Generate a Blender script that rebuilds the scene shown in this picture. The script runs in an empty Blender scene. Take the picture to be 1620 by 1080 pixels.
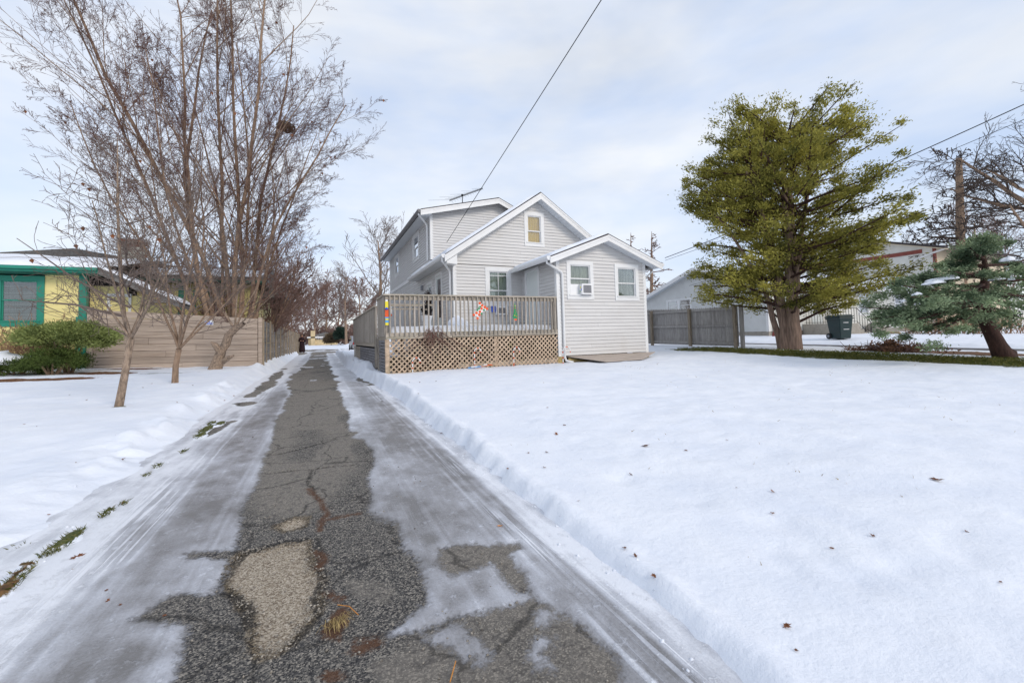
import bpy, math, random
import numpy as np
from mathutils import Vector

# ------------------------------------------------------------------ camera, sky, sun, exposure
SC = bpy.context.scene
COL = SC.collection
F, PX, PY, CH = 675.0, 810.0, 500.0, 1.05      # focal length in pixels of a 1620 wide frame, optical centre, camera height


def _unit(v):
    v = np.asarray(v, float)
    return v / np.linalg.norm(v)


DY = _unit([-305, -40, 675])                    # world axes seen from the camera (right, up, forward)
DX = np.array([1495, 8, 675.0])
DX = _unit(DX - DX.dot(DY) * DY)
UP = -np.cross(DX, DY)
CAM = np.array([0, 0, CH])
cam_data = bpy.data.cameras.new('camera')
cam = bpy.data.objects.new('camera', cam_data)
COL.objects.link(cam)
cam_data.sensor_width = 36
cam_data.lens = 36 * F / 1620
cam_data.shift_x = 0
cam_data.shift_y = (PY - 540) / 1620
cam_data.clip_start = 0.05
cam_data.clip_end = 2000
_r = (DX[0], DY[0], UP[0]); _u = (DX[1], DY[1], UP[1]); _f = (DX[2], DY[2], UP[2])
from mathutils import Matrix
cam.matrix_world = Matrix(((_r[0], _u[0], -_f[0], 0), (_r[1], _u[1], -_f[1], 0), (_r[2], _u[2], -_f[2], CH), (0, 0, 0, 1)))
SC.camera = cam

SUN_AZ = math.radians(155)      # compass direction the light comes from, clockwise from +Y
SUN_EL = math.radians(30)
world = bpy.data.worlds.new('World'); SC.world = world; world.use_nodes = True
nt = world.node_tree; N = nt.nodes; L = nt.links
N.clear()
out = N.new('ShaderNodeOutputWorld'); bg = N.new('ShaderNodeBackground')
sky = N.new('ShaderNodeTexSky'); sky.sky_type = 'NISHITA'; sky.sun_disc = False
sky.sun_elevation = SUN_EL; sky.sun_rotation = SUN_AZ; sky.air_density = 1.0; sky.dust_density = 0.6
tc = N.new('ShaderNodeTexCoord')
mp = N.new('ShaderNodeMapping'); mp.inputs['Scale'].default_value = (1.0, 1.0, 2.6); mp.inputs['Rotation'].default_value = (0.12, 0.05, 0.4)
n1 = N.new('ShaderNodeTexNoise'); n1.inputs['Scale'].default_value = 1.7; n1.inputs['Detail'].default_value = 7; n1.inputs['Roughness'].default_value = 0.52; n1.inputs['Distortion'].default_value = 0.5
r1 = N.new('ShaderNodeValToRGB'); r1.color_ramp.elements[0].position = 0.36; r1.color_ramp.elements[0].color = (0.70, 0.70, 0.70, 1); r1.color_ramp.elements[1].position = 0.66; r1.color_ramp.elements[1].color = (0.95, 0.95, 0.95, 1)
n2 = N.new('ShaderNodeTexNoise'); n2.inputs['Scale'].default_value = 2.6; n2.inputs['Detail'].default_value = 4; n2.inputs['Roughness'].default_value = 0.55
r2 = N.new('ShaderNodeValToRGB'); r2.color_ramp.elements[0].position = 0.35; r2.color_ramp.elements[0].color = (6.7, 7.8, 9.9, 1); r2.color_ramp.elements[1].position = 0.65; r2.color_ramp.elements[1].color = (8.9, 9.2, 9.7, 1)
mx = N.new('ShaderNodeMixRGB')
mulS = N.new('ShaderNodeMixRGB'); mulS.blend_type = 'MULTIPLY'; mulS.inputs[0].default_value = 1; mulS.inputs[2].default_value = (1.5, 1.5, 1.5, 1)
L.new(tc.outputs['Generated'], mp.inputs[0]); L.new(mp.outputs[0], n1.inputs['Vector']); L.new(mp.outputs[0], n2.inputs['Vector'])
L.new(n1.outputs['Fac'], r1.inputs[0]); L.new(n2.outputs['Fac'], r2.inputs[0])
L.new(sky.outputs[0], mulS.inputs[1]); L.new(mulS.outputs[0], mx.inputs[1]); L.new(r2.outputs[0], mx.inputs[2]); L.new(r1.outputs[0], mx.inputs[0])
L.new(mx.outputs[0], bg.inputs[0]); bg.inputs[1].default_value = 0.1
L.new(bg.outputs[0], out.inputs[0])

sun_d = bpy.data.lights.new('sun', 'SUN'); sun_d.energy = 1.5; sun_d.angle = math.radians(20); sun_d.color = (1.0, 0.90, 0.78)
sun = bpy.data.objects.new('sun', sun_d); COL.objects.link(sun)
_sd = Vector((math.sin(SUN_AZ) * math.cos(SUN_EL), math.cos(SUN_AZ) * math.cos(SUN_EL), math.sin(SUN_EL)))
sun.rotation_euler = _sd.to_track_quat('Z', 'Y').to_euler()

SC.view_settings.view_transform = 'Standard'; SC.view_settings.look = 'None'
SC.view_settings.exposure = 0.1; SC.view_settings.gamma = 1.0; SC.view_settings.use_curve_mapping = False


# ------------------------------------------------------------------ placing helpers: photo pixel + known plane -> world
def ray(px, py):
    c = np.array([(px - PX) / F, (PY - py) / F, 1.0])
    return np.array([c @ DX, c @ DY, c @ UP])


def atd(px, py, d): return CAM + ray(px, py) * d
def atX(px, py, X): r = ray(px, py); return CAM + r * (X / r[0])
def atY(px, py, Y): r = ray(px, py); return CAM + r * (Y / r[1])
def atZ(px, py, Z): r = ray(px, py); return CAM + r * ((Z - CH) / r[2])


# ------------------------------------------------------------------ mesh helpers
class MB:
    def __init__(s): s.v = []; s.f = []

    def add(s, vs, fs):
        b = len(s.v); s.v.extend([tuple(map(float, p)) for p in vs]); s.f.extend([tuple(b + i for i in f) for f in fs]); return s

    def box(s, x0, x1, y0, y1, z0, z1):
        return s.add([(x0, y0, z0), (x1, y0, z0), (x1, y1, z0), (x0, y1, z0), (x0, y0, z1), (x1, y0, z1), (x1, y1, z1), (x0, y1, z1)],
                     [(0, 3, 2, 1), (4, 5, 6, 7), (0, 1, 5, 4), (1, 2, 6, 5), (2, 3, 7, 6), (3, 0, 4, 7)])

    def obox(s, o, u, v, w):
        o, u, v, w = map(lambda a: np.asarray(a, float), (o, u, v, w))
        p = [o, o + u, o + u + v, o + v, o + w, o + u + w, o + u + v + w, o + v + w]
        if np.dot(np.cross(u, v), w) < 0: fs = [(0, 1, 2, 3), (4, 7, 6, 5), (0, 4, 5, 1), (1, 5, 6, 2), (2, 6, 7, 3), (3, 7, 4, 0)]
        else: fs = [(0, 3, 2, 1), (4, 5, 6, 7), (0, 1, 5, 4), (1, 2, 6, 5), (2, 3, 7, 6), (3, 0, 4, 7)]
        return s.add(p, fs)

    def prism(s, poly, d):
        """polygon (list of 3d points) extruded by vector d"""
        poly = [np.asarray(p, float) for p in poly]; d = np.asarray(d, float); n = len(poly)
        nrm = sum((np.cross(poly[i] - poly[0], poly[(i + 1) % n] - poly[0]) for i in range(1, n)), np.zeros(3))
        if nrm.dot(d) > 0: poly = poly[::-1]
        fs = [tuple(range(n)), tuple(range(2 * n - 1, n - 1, -1))]
        for i in range(n): j = (i + 1) % n; fs.append((i, i + n, j + n, j))
        return s.add(poly + [p + d for p in poly], fs)

    def tube(s, pts, rad, k=8, cap=True):
        pts = [np.asarray(p, float) for p in pts]; n = len(pts)
        if not hasattr(rad, '__len__'): rad = [rad] * n
        vs = []
        for i in range(n):
            t = pts[min(i + 1, n - 1)] - pts[max(i - 1, 0)]
            t = t / (np.linalg.norm(t) + 1e-9)
            a = np.cross(t, (0.31, 0.27, 0.91) if abs(t[2]) < 0.9 else (0.95, 0.2, 0.1)); a /= np.linalg.norm(a); b = np.cross(t, a)
            for j in range(k):
                an = 2 * math.pi * j / k
                vs.append(pts[i] + rad[i] * (math.cos(an) * a + math.sin(an) * b))
        fs = []
        for i in range(n - 1):
            for j in range(k):
                j2 = (j + 1) % k
                fs.append((i * k + j, i * k + j2, (i + 1) * k + j2, (i + 1) * k + j))
        if cap:
            fs.append(tuple(range(k - 1, -1, -1))); fs.append(tuple((n - 1) * k + j for j in range(k)))
        return s.add(vs, fs)

    def lathe(s, c, prof, k=20, sx=1, sy=1):
        vs = []
        for r, z in prof:
            for j in range(k):
                a = 2 * math.pi * j / k; vs.append((c[0] + r * sx * math.cos(a), c[1] + r * sy * math.sin(a), c[2] + z))
        fs = []
        for i in range(len(prof) - 1):
            for j in range(k): fs.append((i * k + j, i * k + (j + 1) % k, (i + 1) * k + (j + 1) % k, (i + 1) * k + j))
        fs.append(tuple(range(k - 1, -1, -1))); fs.append(tuple((len(prof) - 1) * k + j for j in range(k)))
        return s.add(vs, fs)

    def mesh(s, name, m, smooth=False):
        me = bpy.data.meshes.new(name); me.from_pydata(s.v, [], s.f)
        if m: me.materials.append(m)
        if smooth: me.polygons.foreach_set('use_smooth', [True] * len(me.polygons))
        me.update(); return me

    def build(s, name, m, parent=None, smooth=False, bevel=0, kind=None):
        o = bpy.data.objects.new(name, s.mesh(name, m, smooth)); COL.objects.link(o)
        if parent is not None: o.parent = parent
        if bevel:
            b = o.modifiers.new('bevel', 'BEVEL'); b.width = bevel; b.segments = 2; b.limit_method = 'ANGLE'
        if kind: o['kind'] = kind
        return o


def np_mesh(name, V, Fc, m, parent=None, smooth=False, attrs=None):
    """big mesh from numpy arrays; Fc (n, k)"""
    V = np.ascontiguousarray(V, np.float32); Fc = np.ascontiguousarray(Fc, np.int32)
    me = bpy.data.meshes.new(name); n, k = Fc.shape
    me.vertices.add(len(V)); me.vertices.foreach_set('co', V.ravel())
    me.loops.add(n * k); me.loops.foreach_set('vertex_index', Fc.ravel())
    me.polygons.add(n); me.polygons.foreach_set('loop_start', np.arange(0, n * k, k, dtype=np.int32))
    if smooth: me.polygons.foreach_set('use_smooth', np.ones(n, bool))
    for an, arr in (attrs or {}).items():
        a = me.attributes.new(an, 'FLOAT', 'POINT'); a.data.foreach_set('value', np.ascontiguousarray(arr, np.float32).ravel())
    me.materials.append(m); me.update(calc_edges=True); me.validate()
    o = bpy.data.objects.new(name, me); COL.objects.link(o)
    if parent is not None: o.parent = parent
    return o


def thing(name, label, cat, loc=(0, 0, 0), group=None):
    o = bpy.data.objects.new(name, None); COL.objects.link(o); o.location = tuple(loc); o.empty_display_size = 0.1
    return tag(o, label, cat, group)


def tag(o, label, cat, group=None, kind=None):
    o['label'] = label; o['category'] = cat
    if group: o['group'] = group
    if kind: o['kind'] = kind
    return o


def structure(o, label=None):
    o['kind'] = 'structure'
    if label: o['label'] = label
    return o


def own(o, root):
    """parts are modelled in world coordinates; hang them under an Empty standing elsewhere"""
    o.parent = root; o.matrix_parent_inverse = Matrix.Translation(-Vector(root.location)); return o


# ------------------------------------------------------------------ materials
def new_mat(name):
    m = bpy.data.materials.new(name); m.use_nodes = True
    return m, m.node_tree.nodes, m.node_tree.links, m.node_tree.nodes['Principled BSDF']


def pm(name, base, rough=0.7, var=0.18, scale=6.0, stretch=(1, 1, 1), bump=0.0, bscale=None, c2=None, metallic=0.0, piece=0.0, spec=0.4, detail=6, dirt=None):
    """colour that wanders between darker and lighter by noise; piece = brightness change from piece to piece"""
    m, n, l, b = new_mat(name)
    tcn = n.new('ShaderNodeTexCoord'); mpn = n.new('ShaderNodeMapping'); mpn.inputs['Scale'].default_value = stretch
    l.new(tcn.outputs['Object'], mpn.inputs[0])
    no = n.new('ShaderNodeTexNoise'); no.inputs['Scale'].default_value = scale; no.inputs['Detail'].default_value = detail; no.inputs['Roughness'].default_value = 0.62
    rp = n.new('ShaderNodeValToRGB')
    lo = [c * (1 - var) for c in base] if c2 is None else c2
    hi = [min(1, c * (1 + var * 0.7)) for c in base] if c2 is None else base
    rp.color_ramp.elements[0].position = 0.32; rp.color_ramp.elements[0].color = (*lo, 1)
    rp.color_ramp.elements[1].position = 0.68; rp.color_ramp.elements[1].color = (*hi, 1)
    vec = mpn.outputs[0]
    oi = n.new('ShaderNodeObjectInfo')
    if piece:
        ad = n.new('ShaderNodeVectorMath'); ad.operation = 'ADD'
        ml = n.new('ShaderNodeVectorMath'); ml.operation = 'SCALE'; ml.inputs[0].default_value = (13.0, 7.0, 5.0)
        l.new(oi.outputs['Random'], ml.inputs['Scale']); l.new(vec, ad.inputs[0]); l.new(ml.outputs[0], ad.inputs[1]); vec = ad.outputs[0]
    l.new(vec, no.inputs['Vector']); l.new(no.outputs['Fac'], rp.inputs[0])
    colr = rp.outputs[0]
    if piece:
        mr = n.new('ShaderNodeMapRange'); mr.inputs[3].default_value = 1 - piece; mr.inputs[4].default_value = 1 + piece * 0.8
        l.new(oi.outputs['Random'], mr.inputs[0])
        hs = n.new('ShaderNodeHueSaturation'); l.new(mr.outputs[0], hs.inputs['Value']); l.new(colr, hs.inputs['Color']); colr = hs.outputs[0]
    if dirt:
        dn = n.new('ShaderNodeTexNoise'); dn.inputs['Scale'].default_value = dirt[1]; dn.inputs['Detail'].default_value = 8
        l.new(mpn.outputs[0], dn.inputs['Vector'])
        dr = n.new('ShaderNodeValToRGB'); dr.color_ramp.elements[0].position = dirt[2]; dr.color_ramp.elements[0].color = (0, 0, 0, 1); dr.color_ramp.elements[1].position = dirt[2] + 0.2; dr.color_ramp.elements[1].color = (dirt[3],) * 3 + (1,)
        l.new(dn.outputs['Fac'], dr.inputs[0])
        dm = n.new('ShaderNodeMixRGB'); l.new(dr.outputs[0], dm.inputs[0]); l.new(colr, dm.inputs[1]); dm.inputs[2].default_value = (*dirt[0], 1); colr = dm.outputs[0]
    l.new(colr, b.inputs['Base Color'])
    b.inputs['Roughness'].default_value = rough; b.inputs['Metallic'].default_value = metallic; b.inputs['Specular IOR Level'].default_value = spec
    if bump:
        bn = n.new('ShaderNodeBump'); bn.inputs['Strength'].default_value = bump; bn.inputs['Distance'].default_value = 0.02
        b2 = n.new('ShaderNodeTexNoise'); b2.inputs['Scale'].default_value = bscale or scale * 4; b2.inputs['Detail'].default_value = 5
        l.new(vec, b2.inputs['Vector']); l.new(b2.outputs['Fac'], bn.inputs['Height']); l.new(bn.outputs[0], b.inputs['Normal'])
    return m


M = {}
M['vinyl'] = pm('vinyl_siding', (0.60, 0.59, 0.58), 0.5, 0.05, 1.2, piece=0.03, dirt=((0.42, 0.38, 0.32), 1.6, 0.56, 0.25))
M['trim'] = pm('white_trim', (0.74, 0.74, 0.735), 0.45, 0.05, 3, dirt=((0.5, 0.47, 0.42), 2.2, 0.6, 0.22))
M['soffit'] = pm('soffit', (0.62, 0.65, 0.68), 0.5, 0.04, 2, piece=0.03)
M['gutter_dark'] = pm('dark_gutter', (0.17, 0.165, 0.17), 0.5, 0.15, 3)
M['gutter'] = pm('white_gutter', (0.72, 0.73, 0.74), 0.35, 0.06, 3, dirt=((0.4, 0.38, 0.34), 3, 0.58, 0.3))
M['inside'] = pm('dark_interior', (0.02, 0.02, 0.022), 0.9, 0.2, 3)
M['shingle'] = pm('dark_shingle', (0.06, 0.05, 0.05), 0.9, 0.35, 14, bump=0.6, bscale=40)
M['shingle_grey'] = pm('grey_shingle', (0.16, 0.155, 0.15), 0.9, 0.35, 12, bump=0.6, bscale=40)
M['deckwood_h'] = pm('weathered_wood_h', (0.44, 0.385, 0.315), 0.85, 0.4, 5, (0.6, 5, 9), 0.5, 30, piece=0.14, dirt=((0.16, 0.17, 0.09), 1.1, 0.55, 0.55))
M['deckwood_v'] = pm('weathered_wood_v', (0.385, 0.34, 0.29), 0.85, 0.42, 5, (7, 7, 0.6), 0.5, 30, piece=0.2, dirt=((0.15, 0.15, 0.10), 1.3, 0.56, 0.45))
M['lattice'] = pm('lattice_wood', (0.50, 0.38, 0.275), 0.85, 0.35, 4, (3, 3, 3), 0.4, 30, piece=0.16, dirt=((0.22, 0.21, 0.09), 1.2, 0.57, 0.5))
M['greyslat'] = pm('grey_slats', (0.22, 0.215, 0.225), 0.85, 0.35, 4, (1, 1, 8), 0.4, 30, piece=0.15)
M['fencewood'] = pm('warm_fence_wood', (0.46, 0.37, 0.30), 0.8, 0.32, 2.2, (0.5, 3, 11), 0.5, 12, piece=0.13, dirt=((0.26, 0.185, 0.13), 1.4, 0.55, 0.55))
M['fencegrey'] = pm('dark_grey_fence', (0.24, 0.225, 0.215), 0.85, 0.35, 2.5, (1, 0.5, 9), 0.4, 12, piece=0.22)
M['picket'] = pm('grey_picket', (0.38, 0.355, 0.33), 0.85, 0.32, 4, (9, 9, 0.7), 0.4, 20, piece=0.16)
M['post'] = pm('brown_post', (0.33, 0.27, 0.20), 0.85, 0.35, 5, (7, 7, 0.7), 0.4, 20, piece=0.12)
M['yellow'] = pm('yellow_paint', (0.80, 0.69, 0.30), 0.6, 0.08, 2, (1, 1, 4), piece=0.03, dirt=((0.5, 0.45, 0.2), 1.2, 0.56, 0.25))
M['green'] = pm('green_paint', (0.02, 0.235, 0.165), 0.5, 0.12, 2)
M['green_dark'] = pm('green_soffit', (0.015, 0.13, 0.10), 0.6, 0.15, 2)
M['cream'] = pm('cream_siding', (0.66, 0.65, 0.60), 0.55, 0.06, 2, piece=0.02)
M['cream_shaded'] = pm('cream_siding_shaded', (0.62, 0.625, 0.61), 0.55, 0.06, 2)  # same siding as the cream, greyed for the shaded gable end
M['tan_siding'] = pm('tan_siding', (0.60, 0.50, 0.36), 0.6, 0.1, 2)
M['redtrim'] = pm('red_brown_trim', (0.22, 0.055, 0.04), 0.6, 0.2, 3)
M['concrete'] = pm('concrete', (0.34, 0.31, 0.265), 0.9, 0.2, 5, bump=0.3, bscale=40)
M['stone'] = pm('tan_stone', (0.44, 0.33, 0.20), 0.9, 0.4, 3, bump=0.5, bscale=20, piece=0.2)
M['black'] = pm('black_iron', (0.012, 0.012, 0.013), 0.5, 0.2, 4)
M['steel'] = pm('dull_aluminium', (0.30, 0.31, 0.34), 0.4, 0.2, 8, metallic=0.8)
M['bin'] = pm('dark_green_plastic', (0.010, 0.030, 0.030), 0.42, 0.25, 3, bump=0.1)
M['white'] = pm('white_plastic', (0.80, 0.80, 0.80), 0.4, 0.05, 3)
M['red'] = pm('red_plastic', (0.72, 0.10, 0.02), 0.4, 0.1, 3)
M['dgreen'] = pm('green_plastic', (0.01, 0.24, 0.09), 0.4, 0.1, 3)
M['blue'] = pm('blue_plastic', (0.03, 0.10, 0.62), 0.4, 0.1, 3)
M['sky_blue'] = pm('light_blue_plastic', (0.12, 0.38, 0.72), 0.4, 0.1, 3)
M['yellowp'] = pm('yellow_plastic', (0.85, 0.72, 0.04), 0.4, 0.1, 3)
M['plywood'] = pm('plywood', (0.47, 0.40, 0.345), 0.8, 0.2, 3, (0.6, 6, 4), 0.2)
M['lumber'] = pm('yellow_lumber', (0.40, 0.30, 0.13), 0.85, 0.35, 4, (4, 4, 4), 0.3)
M['bark'] = pm('grey_brown_bark', (0.30, 0.205, 0.14), 0.9, 0.4, 9, (2, 2, 0.5), 0.9, 24)
M['bark_pale'] = pm('flaking_bark', (0.31, 0.23, 0.17), 0.9, 0.55, 14, (2, 2, 0.8), 1.0, 30)
M['bark_cedar'] = pm('cedar_bark', (0.27, 0.185, 0.14), 0.9, 0.5, 9, (2.5, 2.5, 0.25), 1.0, 22)
M['bark_dark'] = pm('dark_red_bark', (0.06, 0.028, 0.02), 0.9, 0.45, 9, (2, 2, 0.5), 0.9, 24)
M['twig_dark'] = pm('dark_twig', (0.075, 0.055, 0.045), 0.85, 0.3, 3)
M['twig'] = pm('twig', (0.14, 0.075, 0.06), 0.85, 0.3, 3)
M['twig_red'] = pm('red_brown_twig', (0.215, 0.135, 0.11), 0.85, 0.35, 2)
M['twig_grey'] = pm('grey_twig', (0.17, 0.13, 0.11), 0.85, 0.3, 2)
M['twig_tan'] = pm('tan_twig', (0.33, 0.20, 0.12), 0.85, 0.35, 4)
M['leaf_brown'] = pm('dry_leaf', (0.22, 0.085, 0.035), 0.75, 0.45, 15, piece=0.35)
M['leaf_orange'] = pm('orange_leaf', (0.62, 0.26, 0.05), 0.7, 0.3, 15, piece=0.2)
M['nest'] = pm('nest', (0.14, 0.10, 0.06), 0.9, 0.5, 20, bump=1, bscale=50)
M['robe'] = pm('dark_robe', (0.022, 0.008, 0.012), 0.85, 0.3, 8)
M['skin'] = pm('skin', (0.55, 0.30, 0.20), 0.6, 0.08, 8)
M['hair'] = pm('dark_hair', (0.03, 0.018, 0.012), 0.6, 0.2, 20)
M['car'] = pm('silver_car_paint', (0.34, 0.35, 0.37), 0.28, 0.05, 2, metallic=0.5)
M['tyre'] = pm('tyre', (0.015, 0.015, 0.015), 0.8, 0.2, 8)
M['lamp_red'] = pm('tail_light', (0.4, 0.02, 0.02), 0.2, 0.05, 2)
M['farhouse'] = pm('far_house_stone', (0.62, 0.50, 0.30), 0.8, 0.2, 1.2)
M['curtain_olive'] = pm('olive_curtain', (0.40, 0.40, 0.33), 0.9, 0.25, 6, (6, 6, 0.5))
M['curtain_dark'] = pm('dark_screen', (0.24, 0.25, 0.24), 0.9, 0.22, 5, (3, 3, 3))
M['curtain_gold_sunset'] = pm('gold_curtain_sunset', (0.98, 0.60, 0.16), 0.9, 0.22, 5, (7, 7, 0.4))  # gold curtain, brightened to carry the sunset reflected in its window
M['curtain_green'] = pm('pale_green_blind', (0.40, 0.44, 0.38), 0.9, 0.15, 4)
M['blind'] = pm('white_blind', (0.6, 0.6, 0.6), 0.8, 0.3, 60, (0.01, 0.01, 1))
M['dark_reflection'] = pm('dark_reflection', (0.16, 0.16, 0.17), 0.8, 0.7, 30, (0.02, 0.02, 1))  # dark stripes stand in for trees mirrored in the glass
M['door'] = pm('white_door', (0.66, 0.69, 0.67), 0.5, 0.05, 2)
M['acgrille'] = pm('ac_grille', (0.16, 0.16, 0.17), 0.6, 0.2, 30, (1, 1, 6))
M['brick'] = pm('chimney_block', (0.66, 0.64, 0.54), 0.9, 0.2, 4)
M['brickred'] = pm('red_brick', (0.27, 0.10, 0.06), 0.9, 0.25, 5)
M['gravel'] = pm('gravel', (0.30, 0.27, 0.23), 0.9, 0.75, 60, detail=2)
M['mulch'] = pm('leaf_mulch', (0.17, 0.085, 0.045), 0.95, 0.55, 9, bump=1, bscale=30)


def glass_mat(name, tint, refl):
    m, n, l, b = new_mat(name)
    n.remove(b)
    o = n['Material Output']; tr = n.new('ShaderNodeBsdfTransparent'); tr.inputs[0].default_value = (*tint, 1)
    gl = n.new('ShaderNodeBsdfGlossy'); gl.inputs['Roughness'].default_value = 0.03; gl.inputs['Color'].default_value = (0.95, 0.97, 1, 1)
    fr = n.new('ShaderNodeFresnel'); fr.inputs[0].default_value = 1.5
    ad = n.new('ShaderNodeMath'); ad.operation = 'ADD'; ad.inputs[1].default_value = refl; ad.use_clamp = True
    tcn = n.new('ShaderNodeTexCoord'); wn = n.new('ShaderNodeTexNoise'); wn.inputs['Scale'].default_value = 2.5; bn = n.new('ShaderNodeBump'); bn.inputs['Strength'].default_value = 0.05; bn.inputs['Distance'].default_value = 0.05
    l.new(tcn.outputs['Object'], wn.inputs['Vector']); l.new(wn.outputs['Fac'], bn.inputs['Height']); l.new(bn.outputs[0], gl.inputs['Normal'])
    mxs = n.new('ShaderNodeMixShader'); l.new(fr.outputs[0], ad.inputs[0]); l.new(ad.outputs[0], mxs.inputs[0]); l.new(tr.outputs[0], mxs.inputs[1]); l.new(gl.outputs[0], mxs.inputs[2]); l.new(mxs.outputs[0], o.inputs[0])
    return m


M['glass'] = glass_mat('window_glass', (0.90, 0.93, 0.91), 0.05)
M['glass_side'] = glass_mat('window_glass_side', (0.4, 0.42, 0.42), 0.35)
M['darkglass'] = pm('dark_glass', (0.02, 0.022, 0.025), 0.06, 0.1, 2, spec=0.8)


def snow_mat(name, ground=False):
    m, n, l, b = new_mat(name)
    tcn = n.new('ShaderNodeTexCoord')
    a = n.new('ShaderNodeTexNoise'); a.inputs['Scale'].default_value = 2.2; a.inputs['Detail'].default_value = 6; a.inputs['Roughness'].default_value = 0.6
    c = n.new('ShaderNodeTexNoise'); c.inputs['Scale'].default_value = 26; c.inputs['Detail'].default_value = 6; c.inputs['Roughness'].default_value = 0.7
    d = n.new('ShaderNodeTexNoise'); d.inputs['Scale'].default_value = 240; d.inputs['Detail'].default_value = 3
    for q in (a, c, d): l.new(tcn.outputs['Object'], q.inputs['Vector'])
    m1 = n.new('ShaderNodeMath'); m1.operation = 'MULTIPLY_ADD'; m1.inputs[1].default_value = 0.22
    l.new(c.outputs['Fac'], m1.inputs[0]); l.new(a.outputs['Fac'], m1.inputs[2])
    m2 = n.new('ShaderNodeMath'); m2.operation = 'MULTIPLY_ADD'; m2.inputs[1].default_value = 0.035
    l.new(d.outputs['Fac'], m2.inputs[0]); l.new(m1.outputs[0], m2.inputs[2])
    bp = n.new('ShaderNodeBump'); bp.inputs['Strength'].default_value = 0.5; bp.inputs['Distance'].default_value = 0.07
    l.new(m2.outputs[0], bp.inputs['Height'])
    rp = n.new('ShaderNodeValToRGB'); rp.color_ramp.elements[0].position = 0.3; rp.color_ramp.elements[0].color = (0.75, 0.79, 0.87, 1); rp.color_ramp.elements[1].position = 0.7; rp.color_ramp.elements[1].color = (0.85, 0.875, 0.925, 1)
    l.new(a.outputs['Fac'], rp.inputs[0]); colr = rp.outputs[0]
    b.inputs['Roughness'].default_value = 0.75; b.inputs['Specular IOR Level'].default_value = 0.25
    if ground:
        at = n.new('ShaderNodeAttribute'); at.attribute_name = 'bare'
        am = n.new('ShaderNodeAttribute'); am.attribute_name = 'mulch'
        e = n.new('ShaderNodeTexNoise'); e.inputs['Scale'].default_value = 9; e.inputs['Detail'].default_value = 8; e.inputs['Roughness'].default_value = 0.7
        l.new(tcn.outputs['Object'], e.inputs['Vector'])
        s = n.new('ShaderNodeMath'); s.operation = 'MULTIPLY_ADD'; s.inputs[1].default_value = 1.0; l.new(e.outputs['Fac'], s.inputs[0]); l.new(at.outputs['Fac'], s.inputs[2])
        mr = n.new('ShaderNodeMapRange'); mr.inputs[1].default_value = 0.95; mr.inputs[2].default_value = 1.05; l.new(s.outputs[0], mr.inputs[0])
        g = n.new('ShaderNodeValToRGB'); g.color_ramp.elements[0].position = 0.35; g.color_ramp.elements[0].color = (0.035, 0.055, 0.012, 1); g.color_ramp.elements[1].position = 0.7; g.color_ramp.elements[1].color = (0.16, 0.15, 0.05, 1)
        f2 = n.new('ShaderNodeTexNoise'); f2.inputs['Scale'].default_value = 40; f2.inputs['Detail'].default_value = 5; l.new(tcn.outputs['Object'], f2.inputs['Vector']); l.new(f2.outputs['Fac'], g.inputs[0])
        g2 = n.new('ShaderNodeValToRGB'); g2.color_ramp.elements[0].position = 0.35; g2.color_ramp.elements[0].color = (0.05, 0.02, 0.01, 1); g2.color_ramp.elements[1].position = 0.7; g2.color_ramp.elements[1].color = (0.30, 0.14, 0.06, 1)
        l.new(f2.outputs['Fac'], g2.inputs[0])
        gm = n.new('ShaderNodeMixRGB'); l.new(am.outputs['Fac'], gm.inputs[0]); l.new(g.outputs[0], gm.inputs[1]); l.new(g2.outputs[0], gm.inputs[2])
        mm = n.new('ShaderNodeMixRGB'); l.new(mr.outputs[0], mm.inputs[0]); l.new(colr, mm.inputs[1]); l.new(gm.outputs[0], mm.inputs[2]); colr = mm.outputs[0]
    l.new(colr, b.inputs['Base Color']); l.new(bp.outputs[0], b.inputs['Normal'])
    return m


M['snow'] = snow_mat('snow'); M['snow_ground'] = snow_mat('snow_on_grass', True)


def foliage_mat(name, dark, light, rough=0.7):
    m, n, l, b = new_mat(name)
    at = n.new('ShaderNodeAttribute'); at.attribute_name = 'tint'
    rp = n.new('ShaderNodeValToRGB'); rp.color_ramp.elements[0].color = (*dark, 1); rp.color_ramp.elements[1].color = (*light, 1)
    l.new(at.outputs['Fac'], rp.inputs[0]); l.new(rp.outputs[0], b.inputs['Base Color']); b.inputs['Roughness'].default_value = rough; b.inputs['Specular IOR Level'].default_value = 0.2
    o = n['Material Output']; tl = n.new('ShaderNodeBsdfTranslucent'); l.new(rp.outputs[0], tl.inputs[0])
    ms = n.new('ShaderNodeMixShader'); ms.inputs[0].default_value = 0.35; l.new(b.outputs[0], ms.inputs[1]); l.new(tl.outputs[0], ms.inputs[2]); l.new(ms.outputs[0], o.inputs[0])
    return m


M['cedar_leaf'] = foliage_mat('cedar_foliage', (0.065, 0.075, 0.02), (0.54, 0.48, 0.10))
M['juniper_leaf'] = foliage_mat('juniper_foliage', (0.07, 0.11, 0.065), (0.38, 0.47, 0.27))
M['pine_leaf'] = foliage_mat('mugo_foliage', (0.08, 0.11, 0.035), (0.42, 0.48, 0.17))
M['box_leaf'] = foliage_mat('boxwood_foliage', (0.035, 0.06, 0.018), (0.17, 0.23, 0.06))
M['grass_leaf'] = foliage_mat('grass_blade', (0.045, 0.075, 0.012), (0.22, 0.20, 0.06))
M['straw'] = foliage_mat('straw', (0.25, 0.17, 0.09), (0.45, 0.36, 0.2))
M['dark_leaf'] = foliage_mat('dark_evergreen', (0.015, 0.03, 0.025), (0.05, 0.085, 0.06))


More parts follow.
